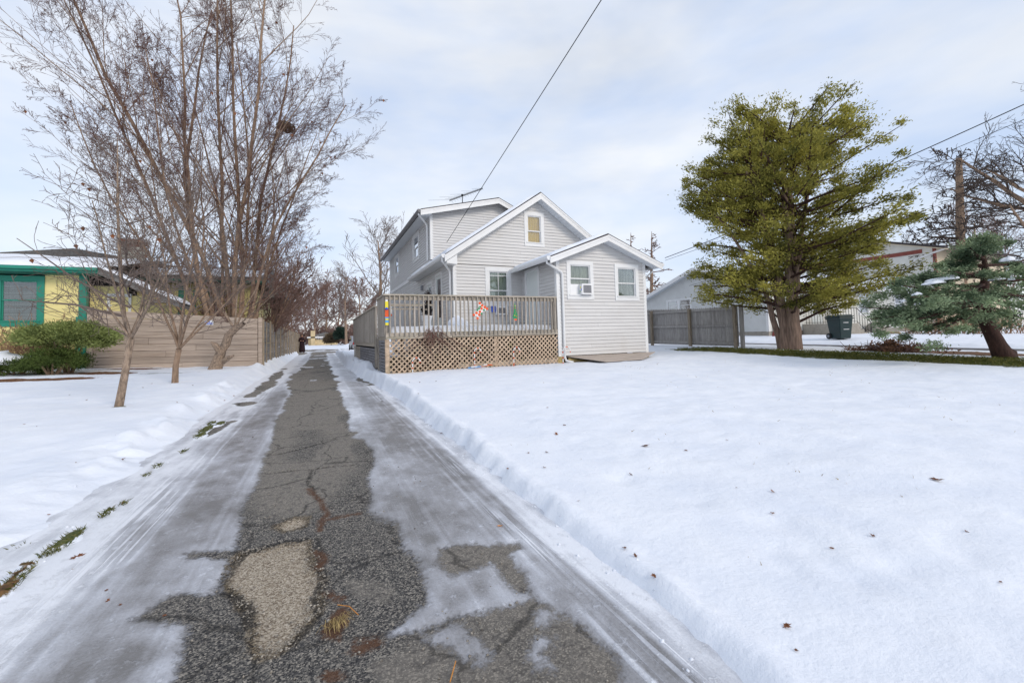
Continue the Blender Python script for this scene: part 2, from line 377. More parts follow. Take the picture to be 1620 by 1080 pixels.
# ------------------------------------------------------------------ noise
def vnoise(x, y, seed=0):
    x = np.asarray(x, float); y = np.asarray(y, float)
    xi = np.floor(x).astype(np.int64); yi = np.floor(y).astype(np.int64); fx = x - xi; fy = y - yi
    fx = fx * fx * fx * (fx * (fx * 6 - 15) + 10); fy = fy * fy * fy * (fy * (fy * 6 - 15) + 10)

    def h(a, b):
        k = (a * 374761393 + b * 668265263 + seed * 1442695041) & 0xffffffff
        k = ((k ^ (k >> 13)) * 1274126177) & 0xffffffff
        return ((k ^ (k >> 16)) & 0xffff) / 65535.0
    return (h(xi, yi) * (1 - fx) + h(xi + 1, yi) * fx) * (1 - fy) + (h(xi, yi + 1) * (1 - fx) + h(xi + 1, yi + 1) * fx) * fy


def fbm(x, y, oct=4, seed=0, gain=0.5):
    s = 0; a = 1; t = 0
    for i in range(oct):
        s = s + a * vnoise(x * 2 ** i + 17.3 * i, y * 2 ** i - 9.1 * i, seed + i); t += a; a *= gain
    return s / t


def sstep(a, b, x):
    t = np.clip((x - a) / (b - a), 0, 1); return t * t * (3 - 2 * t)


# ------------------------------------------------------------------ ground
def xr_edge(y): return np.interp(y, [0, 0.97, 1.39, 1.9, 2.74, 4.5, 6.35, 10.2, 12, 20, 38, 41, 60], [1.02, 1.07, 1.12, 1.14, 1.16, 1.2, 1.22, 1.22, 1.05, 0.95, 1.2, 6.5, 7.5])
def xl_edge(y): return np.interp(y, [0, 2.4, 3.1, 4.5, 6.9, 12, 18, 30, 40, 44, 60], [-1.25, -1.30, -1.30, -1.25, -1.32, -1.42, -1.36, -1.42, -1.5, -2.2, -2.6])


def lawn_right(x, y):
    z = 0.02 + 0.025 * np.clip(y, 0, 10)
    k = sstep(7.5, 13.5, x)
    z2 = 0.30 + 0.0165 * (np.clip(y, -3, 18) - 4.5)
    z = z * (1 - k) + z2 * k
    z = z + 0.16 * sstep(19.3, 22.5, x) + 0.05 * sstep(19.2, 19.7, x)
    return z


def lawn_left(x, y):
    return 0.05 + 0.035 * np.clip(-1.5 - x, 0, 9) + 0.012 * np.clip(y, 0, 17)


def gz(x, y, fine=True):
    x = np.asarray(x, float); y = np.asarray(y, float)
    j1 = (fbm(x * 2.2, y * 2.2, 4, 3) - 0.5); j2 = (fbm(x * 9, y * 9, 3, 8) - 0.5)
    tr = x - xr_edge(y) + 0.16 * j1 + 0.09 * j2
    tl = xl_edge(y) - x + 0.14 * j1 + 0.06 * j2
    far = sstep(11, 13, y) * (1 - sstep(36, 40, y))
    # right of the driveway
    br = 0.17
    zr = -0.04 + (lawn_right(x, y) + 0.04 - 0.02 * sstep(0.19, 0.27, tr) * (1 - sstep(0.7, 1.6, tr))) * sstep(-0.03, br, tr)
    zr = zr + 0.022 * np.exp(-((tr - 0.15) / 0.05) ** 2) * (2.6 * np.clip(fbm(x * 3, y * 2.6, 4, 21) - .3, 0, 1)) * 1.0 * (1 - far)
    zr = zr + far * np.exp(-((tr - 0.3) / 0.28) ** 2) * (0.0 + 0.34 * np.clip(fbm(x * 2.3, y * 1.7, 4, 33) - 0.3, 0, 1)) * sstep(12.2, 13.6, y)
    zl = -0.04 + (lawn_left(x, y) + 0.04) * sstep(-0.03, 0.75, tl) ** 0.8
    lum = np.clip(fbm(x * 3.2, y * 2.6, 4, 41) - 0.36, 0, 1)
    zl = zl + 0.26 * lum * np.exp(-((tl - 0.42) / 0.22) ** 2) * (1 - sstep(11, 13, y))
    zl = zl + sstep(15.2, 17.5, y) * (1 - sstep(42, 48, y)) * (0.10 + 0.5 * lum) * np.exp(-((tl - 0.42) / 0.26) ** 2)
    z = np.where(x > 0, zr, zl)
    z = np.where(np.abs(x) < 0.4, -0.04, z)
    # far: flatten, rise of a plough pile beyond the parking area
    kf = sstep(60, 75, y) * (1 - sstep(15, 25, np.abs(x)))
    z = z * (1 - kf) + (0.12) * kf
    pile = np.exp(-(((x - 9.0) / 4.6) ** 2 + ((y - 66) / 5) ** 2)) * 2.0
    z = z + pile * (0.75 + 0.5 * fbm(x * 0.7, y * 0.7, 4, 55))
    # the neighbour's driveway is ploughed
    nd = sstep(16.7, 17.0, x) * (1 - sstep(19.2, 19.5, x)) * sstep(-20, -19, y) * (1 - sstep(27, 27.5, y))
    z = z - 0.09 * nd
    z = z + 0.10 * np.clip(fbm(x * 2, y * 2, 3, 61) - 0.35, 0, 1) * np.exp(-((x - 19.7) / 0.5) ** 2)
    # open snow
    amp = sstep(0.3, 1.2, np.minimum(np.abs(tr), 9)) * (x > 0) + sstep(0.3, 1.2, tl) * (x < 0)
    z = z + amp * (0.05 * (fbm(x * 0.45, y * 0.45, 3, 71) - 0.5) + 0.040 * (fbm(x * 1.7, y * 1.7, 4, 72) - 0.5) + 0.022 * (fbm(x * 6, y * 6, 3, 73) - 0.5))
    # a few old foot dents on the near lawn
    for (fx, fy, r) in FOOT:
        z = z - 0.018 * np.exp(-(((x - fx) ** 2 + (y - fy) ** 2) / (r * r)))
    return z


random.seed(5)
FOOT = []
for (px, py) in [(1530, 850), (1495, 832), (1505, 810), (1225, 835), (1345, 875), (1230, 800), (1140, 680), (1060, 690), (980, 740), (1100, 770), (1290, 840), (1250, 865), (1420, 868)]:
    p = atZ(px, py, 0.12); FOOT.append((p[0], p[1], 0.05 + 0.05 * random.random()))


def gz1(x, y): return float(gz(np.array([x]), np.array([y]))[0])


def axis(segs):
    out = []
    for a, b, st in segs: out.append(np.arange(a, b - 1e-6, st))
    return np.concatenate(out + [[segs[-1][1]]])


GX = axis([(-90, -40, 6), (-40, -16, 1.2), (-16, -8, 0.25), (-8, -3.2, 0.1), (-3.2, 2.6, 0.038), (2.6, 8, 0.08), (8, 14, 0.13), (14, 24, 0.2), (24, 45, 0.7), (45, 140, 6)])
GY = axis([(-40, -4, 3), (-4, 0.4, 0.3), (0.4, 5.5, 0.04), (5.5, 12, 0.08), (12, 20, 0.14), (20, 45, 0.35), (45, 80, 0.8), (80, 320, 8)])
gx, gy = np.meshgrid(GX, GY)
Zg = gz(gx, gy)
nx, ny = len(GX), len(GY)
ii, jj = np.meshgrid(np.arange(nx - 1), np.arange(ny - 1))
q = (jj * nx + ii).ravel()
FQ = np.stack([q, q + 1, q + nx + 1, q + nx], 1)


def ell(x, y, cx, cy, rx, ry, rot=0):
    c, s = math.cos(rot), math.sin(rot); dx = x - cx; dy = y - cy
    return 1 - np.sqrt(((dx * c + dy * s) / rx) ** 2 + ((-dx * s + dy * c) / ry) ** 2)


bare = np.full(gx.shape, -2.0); mul = np.zeros(gx.shape)
# grass strip along the property line, under the evergreens
wob = (fbm(gx * 0.9, gy * 0.9, 4, 91) - 0.5) * 1.6
st_ = np.minimum((gx - 11.35) / 0.4 + wob, (12.9 - gx) / 0.5 + wob * 1.3) - np.clip((gy - 9.5) / 3, 0, 9)
bare = np.maximum(bare, np.clip(st_, -2, 0.62))
brush_c = atZ(1410, 557, 0.32)
mul = np.maximum(mul, sstep(0.0, 0.5, ell(gx, gy, brush_c[0] + 0.3, brush_c[1] - 1.0, .8, 3.2)))
bare = np.maximum(bare, np.clip(1.6 * ell(gx, gy, brush_c[0] + 0.3, brush_c[1] - 1.0, .9, 3.4), -2, 0.9))
for (x0, x1, y0, y1) in [(1.55, 6.05, 10.5, 12.6), (6.2, 9.2, 10.35, 12.6), (1.6, 3.9, 12.6, 20)]:    # dry soil under deck and annex
    b_ = np.minimum(np.minimum(gx - x0, x1 - gx), np.minimum(gy - y0, y1 - gy)) * 4
    bare = np.maximum(bare, np.clip(b_, -2, 1.0)); mul = np.maximum(mul, sstep(-0.2, 0.2, b_))
e_ = 1.2 * ell(gx, gy, 10.2, 11.9, 1.0, 0.25); bare = np.maximum(bare, np.clip(e_, -2, .7))
# planting bed by the yellow house
for (px, py, z, rx, ry) in [(60, 596, .42, 1.5, 0.6), (150, 588, .4, 1.3, 0.6), (215, 584, .36, 1.4, 0.35), (10, 600, .4, 1.0, .7)]:
    p = atZ(px, py, z); e_ = 1.5 * ell(gx, gy, p[0], p[1], rx, ry); bare = np.maximum(bare, np.clip(e_, -2, 0.9)); mul = np.maximum(mul, sstep(0, 0.4, e_))
for (px, py, z, rx, ry) in [(265, 588, .33, 1.3, .16), (320, 583, .3, .5, .12), (230, 591, .33, .5, .1), (187, 641, .2, .16, .12), (277, 601, .3, .14, .1), (342, 583, .3, .25, .15)]:
    p = atZ(px, py, z); e_ = 1.2 * ell(gx, gy, p[0], p[1], rx, ry); bare = np.maximum(bare, np.clip(e_, -2, 0.65))
# bits of turf showing along the left edge of the driveway
EDGE_GRASS = [(105, 852, 0.26, 0.05), (80, 866, .12, .04), (28, 905, 0.14, 0.04), (10, 925, .16, .05), (45, 890, .07, .035), (168, 808, 0.12, 0.035), (195, 793, .06, .03), (250, 735, 0.1, 0.03), (325, 678, 0.34, 0.07), (315, 688, .2, .06), (335, 668, .2, .05), (232, 748, .08, .03), (290, 712, .1, .03), (195, 726, .07, .05), (350, 668, .2, .05)]
for (px, py, rl, rw) in EDGE_GRASS:
    p = atZ(px, py, 0.03); e_ = 0.95 * ell(gx, gy, p[0], p[1], rw * 1.0, rl * .8) + 1.2 * (fbm(gx * 9, gy * 7, 3, 77) - .55); bare = np.maximum(bare, np.clip(e_ * 2.2, -2, 0.75))
    kz = np.clip(e_ * 3 + .4, 0, 1); Zg = np.where(kz > 0, Zg * (1 - kz) + (.026 + .012 * fbm(gx * 20, gy * 20, 2, 3)) * kz, Zg)
    if px < 60 or px == 195: mul = np.maximum(mul, sstep(0, 0.3, e_) * 0.8)
V = np.stack([gx.ravel(), gy.ravel(), Zg.ravel()], 1)
ground = structure(np_mesh('snowy_ground', V, FQ, M['snow_ground'], smooth=True, attrs={'bare': bare, 'mulch': mul}))


# ------------------------------------------------------------------ driveway
def sdf_poly(x, y, poly):
    """signed distance (positive inside), polygon in world xy"""
    P = np.asarray(poly, float); d = np.full(x.shape, 1e9); ins = np.zeros(x.shape, bool)
    for i in range(len(P)):
        a = P[i]; b = P[(i + 1) % len(P)]; e = b - a; wx = x - a[0]; wy = y - a[1]
        t = np.clip((wx * e[0] + wy * e[1]) / (e @ e + 1e-12), 0, 1)
        d = np.minimum(d, (wx - e[0] * t) ** 2 + (wy - e[1] * t) ** 2)
        c1 = (a[1] > y) != (b[1] > y)
        with np.errstate(divide='ignore', invalid='ignore'): xi = (b[0] - a[0]) * (y - a[1]) / (b[1] - a[1] + 1e-15) + a[0]
        ins ^= c1 & (x < xi)
    d = np.sqrt(d); return np.where(ins, d, -d)


def sdf_line(x, y, pts, w):
    P = np.asarray(pts, float); d = np.full(x.shape, 1e9)
    for i in range(len(P) - 1):
        a = P[i]; b = P[i + 1]; e = b - a; t = np.clip(((x - a[0]) * e[0] + (y - a[1]) * e[1]) / (e @ e), 0, 1)
        d = np.minimum(d, np.hypot(x - a[0] - e[0] * t, y - a[1] - e[1] * t))
    return w - d


def crop(x0, y0, s, pts): return [tuple(atZ(x0 + a * s, y0 + b * s, 0.0)[:2]) for a, b in pts]


def c1(*p): return crop(200, 780, 0.3086, p)
def c2(*p): return crop(600, 780, 0.3333, p)
def c3(*p): return crop(300, 560, 0.25926, p)


HX = axis([(-2.3, -1.5, 0.06), (-1.5, 1.4, 0.02), (1.4, 2.0, 0.06)]); HXf = axis([(-3.2, -1.5, 0.3), (-1.5, 1.4, 0.06), (1.4, 8.5, 0.4)])
HY = axis([(-3, 0.6, 0.2), (0.6, 6, 0.018), (6, 13, 0.045)])
HYf = axis([(13, 45, 0.12), (45, 72, 0.5)])


def drive_sheet(name, AX, AY, extra=None):
    x, y = np.meshgrid(AX, AY)
    wx = x + 0.05 * (fbm(x * 7, y * 7, 4, 101) - 0.5); wy = y + 0.09 * (fbm(x * 7 + 31, y * 7, 4, 102) - 0.5)
    strip_l = c1((-300, 1300), (230, 972), (310, 700), (100, 660), (0, 675), (90, 625), (170, 570), (260, 505), (345, 515), (400, 525), (470, 505), (505, 400), (520, 345), (430, 335), (300, 345), (290, 325), (420, 305), (560, 285), (575, 240), (570, 200), (600, 130), (610, 50)) \
        + c3((300, 1080), (335, 930), (400, 800), (450, 650), (480, 590), (500, 520), (520, 440), (520, 380), (580, 330), (600, 250), (600, 190), (640, 120), (680, 85)) + [(-0.55, 30.0), (-0.7, 46.0)]
    strip_r = [(0.7, 46.0), (0.45, 30.0)] + c3((850, 60), (880, 130), (905, 190), (930, 260), (960, 340), (960, 420), (985, 470), (1040, 475), (980, 510), (1060, 520), (1120, 600), (1130, 680), (1085, 740), (1100, 800), (1115, 900), (1090, 960), (1150, 1020), (1260, 1050)) \
        + c1((1290, 130), (1385, 160), (1400, 290), (1500, 360), (1540, 480), (1540, 560), (1480, 610), (1400, 690), (1340, 720)) + c2((60, 690), (200, 660), (360, 595), (480, 572), (600, 548), (720, 500), (840, 560), (960, 640), (1000, 700), (1110, 780), (1140, 900), (1200, 1200), (0, 1400))
    bare_d = sdf_poly(wx, wy, strip_l + strip_r)
    isl = np.maximum(sdf_poly(wx, wy, c2((200, 710), (270, 660), (350, 615), (400, 630), (460, 690), (540, 780), (545, 810), (500, 845), (440, 800), (380, 790), (320, 730))),
                     np.maximum(sdf_poly(wx, wy, c2((740, 560), (830, 560), (840, 610), (800, 645), (750, 640))), sdf_poly(wx, wy, c2((690, 790), (740, 690), (840, 690), (830, 720), (780, 770), (850, 830), (840, 860), (790, 845), (740, 850)))))
    bare_d = np.minimum(bare_d, -isl)
    extras = [c2((280, 330), (300, 285), (420, 255), (590, 250), (640, 240), (665, 265), (615, 300), (690, 400), (700, 480), (640, 470), (520, 330), (400, 370), (340, 400)),
              c3((340, 265), (410, 205), (520, 120), (590, 80), (565, 130), (490, 210), (390, 262)), c3((275, 305), (330, 296), (390, 298), (330, 318)),
              c3((1000, 150), (1120, 132), (1150, 190), (1090, 195)), c3((1140, 260), (1190, 275), (1195, 300), (1160, 295)), c3((100, 480), (200, 420), (290, 405), (180, 460), (95, 515)),
              [(-1.5, 38), (-1.0, 40), (-1.0, 46), (-2.4, 46)], [(-0.6, 41), (6, 42), (6, 49), (-0.6, 47)]]
    for e in extras: bare_d = np.maximum(bare_d, sdf_poly(wx, wy, e))
    bare_d = bare_d + sstep(4.5, 8, y) * (.30 * (fbm(x * 1.6, y * 1.1, 4, 131) - .5) + .10 * (fbm(x * 6, y * 4, 3, 133) - .5)) - .5 * sstep(.63, .72, fbm(x * .9, y * .55 + 3, 3, 137)) * sstep(9, 12, y)
    bare_d = np.where(y > 50, 0.05 * (fbm(x, y * 0.4, 3, 5) - 0.45) * 8, bare_d)
    tan_d = np.maximum(sdf_poly(wx, wy, c1((580, 310), (700, 290), (930, 250), (940, 370), (990, 430), (985, 560), (930, 640), (860, 760), (740, 840), (680, 800), (660, 640), (650, 590), (560, 530), (510, 400))), sdf_poly(wx, wy, c1((780, 165), (850, 130), (920, 130), (910, 170), (830, 195))))
    rust = np.maximum.reduce([sdf_line(wx, wy, c1((930, -20), (985, 40), (1030, 110), (1010, 140), (1000, 195)), 0.014), sdf_line(wx, wy, c1((1030, 135), (1120, 115), (1205, 98)), 0.010), sdf_line(wx, wy, c1((985, 290), (1010, 330), (985, 370)), 0.02), sdf_line(wx, wy, c1((1040, 500), (1100, 540)), 0.015),
                              sdf_poly(wx, wy, c1((1050, 600), (1120, 590), (1145, 660), (1090, 755), (1020, 735), (1000, 710))), sdf_poly(wx, wy, c1((1160, 780), (1300, 730), (1310, 760), (1190, 820))), sdf_poly(wx, wy, c1((1010, 930), (1070, 895), (1130, 920), (1110, 965), (1040, 980)))])
    rust = rust - 0.010 * (1 - fbm(x * 60, y * 60, 2, 7)) - np.where(y > 6, 1, 0)
    crack = np.maximum.reduce([sdf_line(wx, wy, c1((480, 470), (600, 300), (800, 255), (930, 235)), 0.016), sdf_line(wx, wy, c3((480, 625), (700, 575), (900, 515)), 0.012), sdf_line(wx, wy, c3((480, 725), (740, 705), (1000, 675)), 0.014), sdf_line(wx, wy, c3((740, 710), (730, 800), (780, 900)), 0.010),
                               sdf_line(wx, wy, c1((1000, 240), (1000, 420), (960, 620), (860, 780)), 0.014), sdf_line(wx, wy, c1((480, 500), (620, 560), (650, 680)), 0.018)])
    # how much frost and packed snow lies on the ice: more towards the outer edges and along the wheel lines
    outer = np.maximum(sstep(-0.72, -1.18, x), sstep(0.99, 1.13, x))
    edge = 0.3 * np.exp(-((bare_d + 0.05) / 0.05) ** 2) * fbm(x * 5, y * 3, 3, 13)
    tracks = 0
    for cx, wd, am in [(-0.86, 0.010, .55), (-0.93, 0.008, .5), (-0.99, .012, .5), (-0.52, .012, .5), (-0.47, .008, .4), (0.95, .012, .8), (0.89, .008, .6), (1.0, .01, .7), (0.80, .007, .4), (0.55, .012, .25), (1.06, .015, .6)]:
        wob_ = 0.02 * np.sin(y * 1.1 + cx * 9) + 0.012 * y * np.sign(cx) * 0.3
        tracks = tracks + am * np.exp(-((x - cx - wob_) / wd) ** 2) * (0.3 + 1.2 * np.clip(fbm(x * 2, y * 1.3, 3, int(abs(cx) * 100)) - 0.3, 0, 1))
    strk = fbm(x * 14, y * 1.3, 4, 23)
    frost = 0.17 + 0.70 * outer * (0.45 + strk) + 0.16 * (strk - 0.42) + tracks * 0.75 + edge + 0.8 * (fbm(x * 1.9, y * 1.1, 5, 27, .6) - 0.5) + .35 * (fbm(x * 11, y * 8, 3, 29) - .5)
    frost = frost + 0.30 * sstep(7, 14, y) + 0.35 * np.exp(-((x - 0.5) / 0.14) ** 2) * sstep(4.5, 6, y)
    z = 0.004 + 0.012 * (fbm(x * 1.5, y * 1.5, 3, 31) - 0.5) + np.where(bare_d < 0, 0.006 * sstep(0, -0.03, bare_d), 0) - 0.012 * sstep(0, 0.02, tan_d) - 0.010 * sstep(-0.01, 0.012, crack)
    z = z + 0.006 * (fbm(x * 40, y * 40, 2, 37) - 0.5) * sstep(-0.01, 0.01, bare_d) + (0.01 if extra else 0)
    pale = fbm(x * 1.3 + 4, y * 0.8, 3, 43) + .16 * sstep(4.2, 7.5, y) + .22 * (fbm(x * 1.2, y * 3.2, 3, 47) - .5) * sstep(5, 8, y)
    for pg in (c3((560, 430), (640, 380), (780, 345), (880, 335), (905, 400), (860, 450), (740, 465), (620, 470)), c3((770, 600), (860, 545), (975, 520), (985, 590), (985, 650), (890, 680), (785, 690)), c3((640, 250), (860, 215), (880, 260), (700, 285)), c3((650, 150), (860, 100), (880, 150), (700, 190)), c1((1060, 430), (1300, 400), (1420, 480), (1350, 600), (1150, 560)), c1((1260, 860), (1560, 840), (1620, 960), (1300, 980))):
        pale = pale + .30 * sstep(-.03, .05, sdf_poly(wx, wy, pg))
    tread = np.maximum(sstep(.16, .08, np.abs(x + .93 + .01 * y)) * sstep(7, 4, y), sstep(.13, .06, np.abs(x - .97 - .012 * y)) * sstep(9, 5, y)) * sstep(.4, .55, fbm(x * 2.5, y * 1.4, 3, 151))
    nx_, ny_ = len(AX), len(AY); i_, j_ = np.meshgrid(np.arange(nx_ - 1), np.arange(ny_ - 1)); q_ = (j_ * nx_ + i_).ravel()
    Fq = np.stack([q_, q_ + 1, q_ + nx_ + 1, q_ + nx_], 1)
    return np_mesh(name, np.stack([x.ravel(), y.ravel(), z.ravel()], 1), Fq, M['drive'], smooth=True, attrs={'bare_d': bare_d, 'tan_d': tan_d, 'rust_d': rust, 'crack_d': crack, 'frost': frost, 'pale': pale, 'tread': tread})


def drive_mat():
    m, n, l, b = new_mat('icy_asphalt')
    tcn = n.new('ShaderNodeTexCoord')

    def noise(s, d=5, r=0.6, st=None):
        q = n.new('ShaderNodeTexNoise'); q.inputs['Scale'].default_value = s; q.inputs['Detail'].default_value = d; q.inputs['Roughness'].default_value = r
        if st:
            mpn = n.new('ShaderNodeMapping'); mpn.inputs['Scale'].default_value = st; l.new(tcn.outputs['Object'], mpn.inputs[0]); l.new(mpn.outputs[0], q.inputs['Vector'])
        else: l.new(tcn.outputs['Object'], q.inputs['Vector'])
        return q.outputs['Fac']

    def attr(nm): a = n.new('ShaderNodeAttribute'); a.attribute_name = nm; return a.outputs['Fac']

    def math_(op, a, bb, c=None):
        q = n.new('ShaderNodeMath'); q.operation = op
        for i, v in enumerate((a, bb, c)):
            if v is None: continue
            if isinstance(v, (int, float)): q.inputs[i].default_value = v
            else: l.new(v, q.inputs[i])
        return q.outputs[0]

    def ramp(f, *st):
        q = n.new('ShaderNodeValToRGB'); e = q.color_ramp.elements
        e[0].position, e[0].color = st[0][0], (*st[0][1], 1); e[1].position, e[1].color = st[-1][0], (*st[-1][1], 1)
        for p, c in st[1:-1]: k = e.new(p); k.color = (*c, 1)
        l.new(f, q.inputs[0]); return q.outputs[0]

    def mask(f, lo, hi):
        q = n.new('ShaderNodeMapRange'); q.interpolation_type = 'SMOOTHSTEP'; q.inputs[1].default_value = lo; q.inputs[2].default_value = hi; l.new(f, q.inputs[0]); return q.outputs[0]

    def mix(f, a, c, bl='MIX'):
        q = n.new('ShaderNodeMixRGB'); q.blend_type = bl
        if isinstance(f, (int, float)): q.inputs[0].default_value = f
        else: l.new(f, q.inputs[0])
        for i, v in ((1, a), (2, c)):
            if isinstance(v, tuple): q.inputs[i].default_value = (*v, 1)
            else: l.new(v, q.inputs[i])
        return q.outputs[0]
    vo = n.new('ShaderNodeTexVoronoi'); vo.inputs['Scale'].default_value = 180; l.new(tcn.outputs['Object'], vo.inputs['Vector'])
    vs = n.new('ShaderNodeSeparateColor'); l.new(vo.outputs['Color'], vs.inputs[0])
    fine = noise(300, 3, 0.7); med = noise(22, 5)
    stone = math_('MULTIPLY_ADD', fine, 0.55, math_('MULTIPLY', vs.outputs[0], 0.5))
    asp = ramp(stone, (0.28, (0.024, 0.024, 0.027)), (0.46, (0.095, 0.091, 0.088)), (0.64, (0.215, 0.20, 0.178)), (0.82, (0.50, 0.45, 0.38)))
    pale_f = mask(attr('pale'), 0.42, 0.62)
    asp = mix(math_('MULTIPLY', pale_f, 0.8), asp, mix(0.6, asp, (0.34, 0.305, 0.26)))
    asp = mix(mask(med, 0.5, 0.7), asp, mix(0.45, asp, (0.02, 0.02, 0.028)))
    dis = n.new('ShaderNodeTexNoise'); dis.inputs['Scale'].default_value = 3.5; dis.inputs['Detail'].default_value = 6; l.new(tcn.outputs['Object'], dis.inputs['Vector'])
    dv = n.new('ShaderNodeVectorMath'); dv.operation = 'MULTIPLY_ADD'; dv.inputs[1].default_value = (.35, .35, 0); l.new(dis.outputs['Color'], dv.inputs[0]); l.new(tcn.outputs['Object'], dv.inputs[2])
    ve = n.new('ShaderNodeTexVoronoi'); ve.feature = 'DISTANCE_TO_EDGE'; ve.inputs['Scale'].default_value = 1.55; l.new(dv.outputs[0], ve.inputs['Vector'])
    asp = mix(math_('MULTIPLY', mask(math_('MULTIPLY_ADD', noise(30, 4), .02, ve.outputs['Distance']), .028, .014), .55), asp, (0.016, 0.015, 0.015))
    tan = ramp(stone, (0.28, (0.16, 0.12, 0.085)), (0.5, (0.40, 0.33, 0.245)), (0.78, (0.66, 0.58, 0.47)))
    wn = math_('MULTIPLY_ADD', noise(34, 6, 0.7), 0.10, -0.05)
    tan_m = mask(math_('ADD', attr('tan_d'), wn), -0.012, 0.02)
    rim = mask(math_('ADD', attr('tan_d'), wn), -0.05, -0.005)
    col = mix(math_('MULTIPLY', rim, 0.7), asp, ramp(stone, (0.3, (0.03, 0.022, 0.014)), (0.55, (0.14, 0.10, 0.055)), (0.8, (0.36, 0.27, 0.15))))
    col = mix(tan_m, col, tan)
    col = mix(math_('MULTIPLY', mask(math_('ADD', attr('crack_d'), wn), -0.01, 0.008), 0.8), col, mix(0.25, (0.012, 0.011, 0.010), asp))
    col = mix(math_('MULTIPLY', mask(math_('MULTIPLY_ADD', noise(70, 5), 0.07, attr('rust_d')), 0.012, 0.045), 0.9), col, ramp(fine, (0.3, (0.045, 0.022, 0.013)), (0.55, (0.14, 0.065, 0.034)), (0.75, (0.30, 0.17, 0.09))))
    fr = math_('ADD', attr('frost'), math_('MULTIPLY_ADD', noise(9, 7, 0.7, (1.5, 0.9, 1)), 0.5, -0.25))
    fr = math_('ADD', fr, math_('MULTIPLY_ADD', noise(90, 4, 0.7), 0.45, -0.225))
    ln = mask(noise(55, 3, 0.5, (1, .018, 1)), .52, .58)
    ln2 = mask(noise(42, 3, 0.5, (1, .02, 1)), .55, .6)
    fr = math_('ADD', fr, math_('MULTIPLY', attr('tread'), math_('MULTIPLY_ADD', ln, .42, -.10)))
    fr = math_('ADD', fr, math_('MULTIPLY', ln2, .05))
    cr = mask(noise(16, 8, 0.75), .56, .62)
    fr = math_('ADD', fr, math_('MULTIPLY_ADD', cr, .20, -.05))
    ice = ramp(fr, (0.0, (0.20, 0.195, 0.195)), (0.25, (0.335, 0.335, 0.355)), (0.55, (0.51, 0.525, 0.57)), (0.95, (0.82, 0.84, 0.89)))
    im = mask(math_('MULTIPLY_ADD', noise(38, 6, 0.75), 0.13, math_('ADD', attr('bare_d'), -0.065)), 0.02, -0.022)
    col = mix(im, col, ice)
    l.new(col, b.inputs['Base Color'])
    ro = n.new('ShaderNodeMapRange'); ro.inputs[3].default_value = 0.88; ro.inputs[4].default_value = 0.33; l.new(im, ro.inputs[0]); l.new(ro.outputs[0], b.inputs['Roughness'])
    b.inputs['Specular IOR Level'].default_value = 0.3
    hgt = math_('MULTIPLY', stone, math_('SUBTRACT', 1.12, im))
    hgt = math_('ADD', hgt, math_('MULTIPLY', math_('MULTIPLY', fr, im), 0.5))
    bp = n.new('ShaderNodeBump'); bp.inputs['Strength'].default_value = 0.9; bp.inputs['Distance'].default_value = 0.012; l.new(hgt, bp.inputs['Height']); l.new(bp.outputs[0], b.inputs['Normal'])
    return m


M['drive'] = drive_mat()
drive = structure(drive_sheet('driveway', HX, HY))
drive_far = structure(drive_sheet('driveway_far_end', HXf, HYf))
# neighbour's driveway
nb = MB(); ys_ = np.linspace(-18, 27, 60)
for i in range(59):
    za, zb = [float(lawn_right(np.array([18.0]), np.array([y]))[0]) - 0.055 for y in (ys_[i], ys_[i + 1])]
    nb.add([(16.75, ys_[i], za), (19.45, ys_[i], za), (19.45, ys_[i + 1], zb), (16.75, ys_[i + 1], zb)], [(0, 1, 2, 3)])
M['asphalt2'] = pm('wet_asphalt', (0.10, 0.095, 0.095), 0.7, 0.4, 3, (1, .3, 1), 0.3, 60, dirt=((0.7, 0.72, 0.77), 0.8, 0.6, 0.8))
structure(nb.build('neighbour_driveway', M['asphalt2']))

# ==================================================================  MORE
# ------------------------------------------------------------------ houses: shared builders
ROW = 0.1016


def clip_row(poly, z0, z1):
    """horizontal slice of a convex (u, z) polygon: left/right at the bottom and at the top"""
    def span(z):
        us = []
        n = len(poly)
        for i in range(n):
            (u0, a), (u1, b) = poly[i], poly[(i + 1) % n]
            if (a - z) * (b - z) <= 0 and a != b: us.append(u0 + (u1 - u0) * (z - a) / (b - a))
        return (min(us), max(us)) if len(us) >= 2 else None
    a, b = span(z0 + 1e-4), span(z1 - 1e-4)
    if a is None: return None
    if b is None:
        zt = max(p[1] for p in poly); b = span(zt - 1e-4)
        return a, b, zt
    return a, b, z1


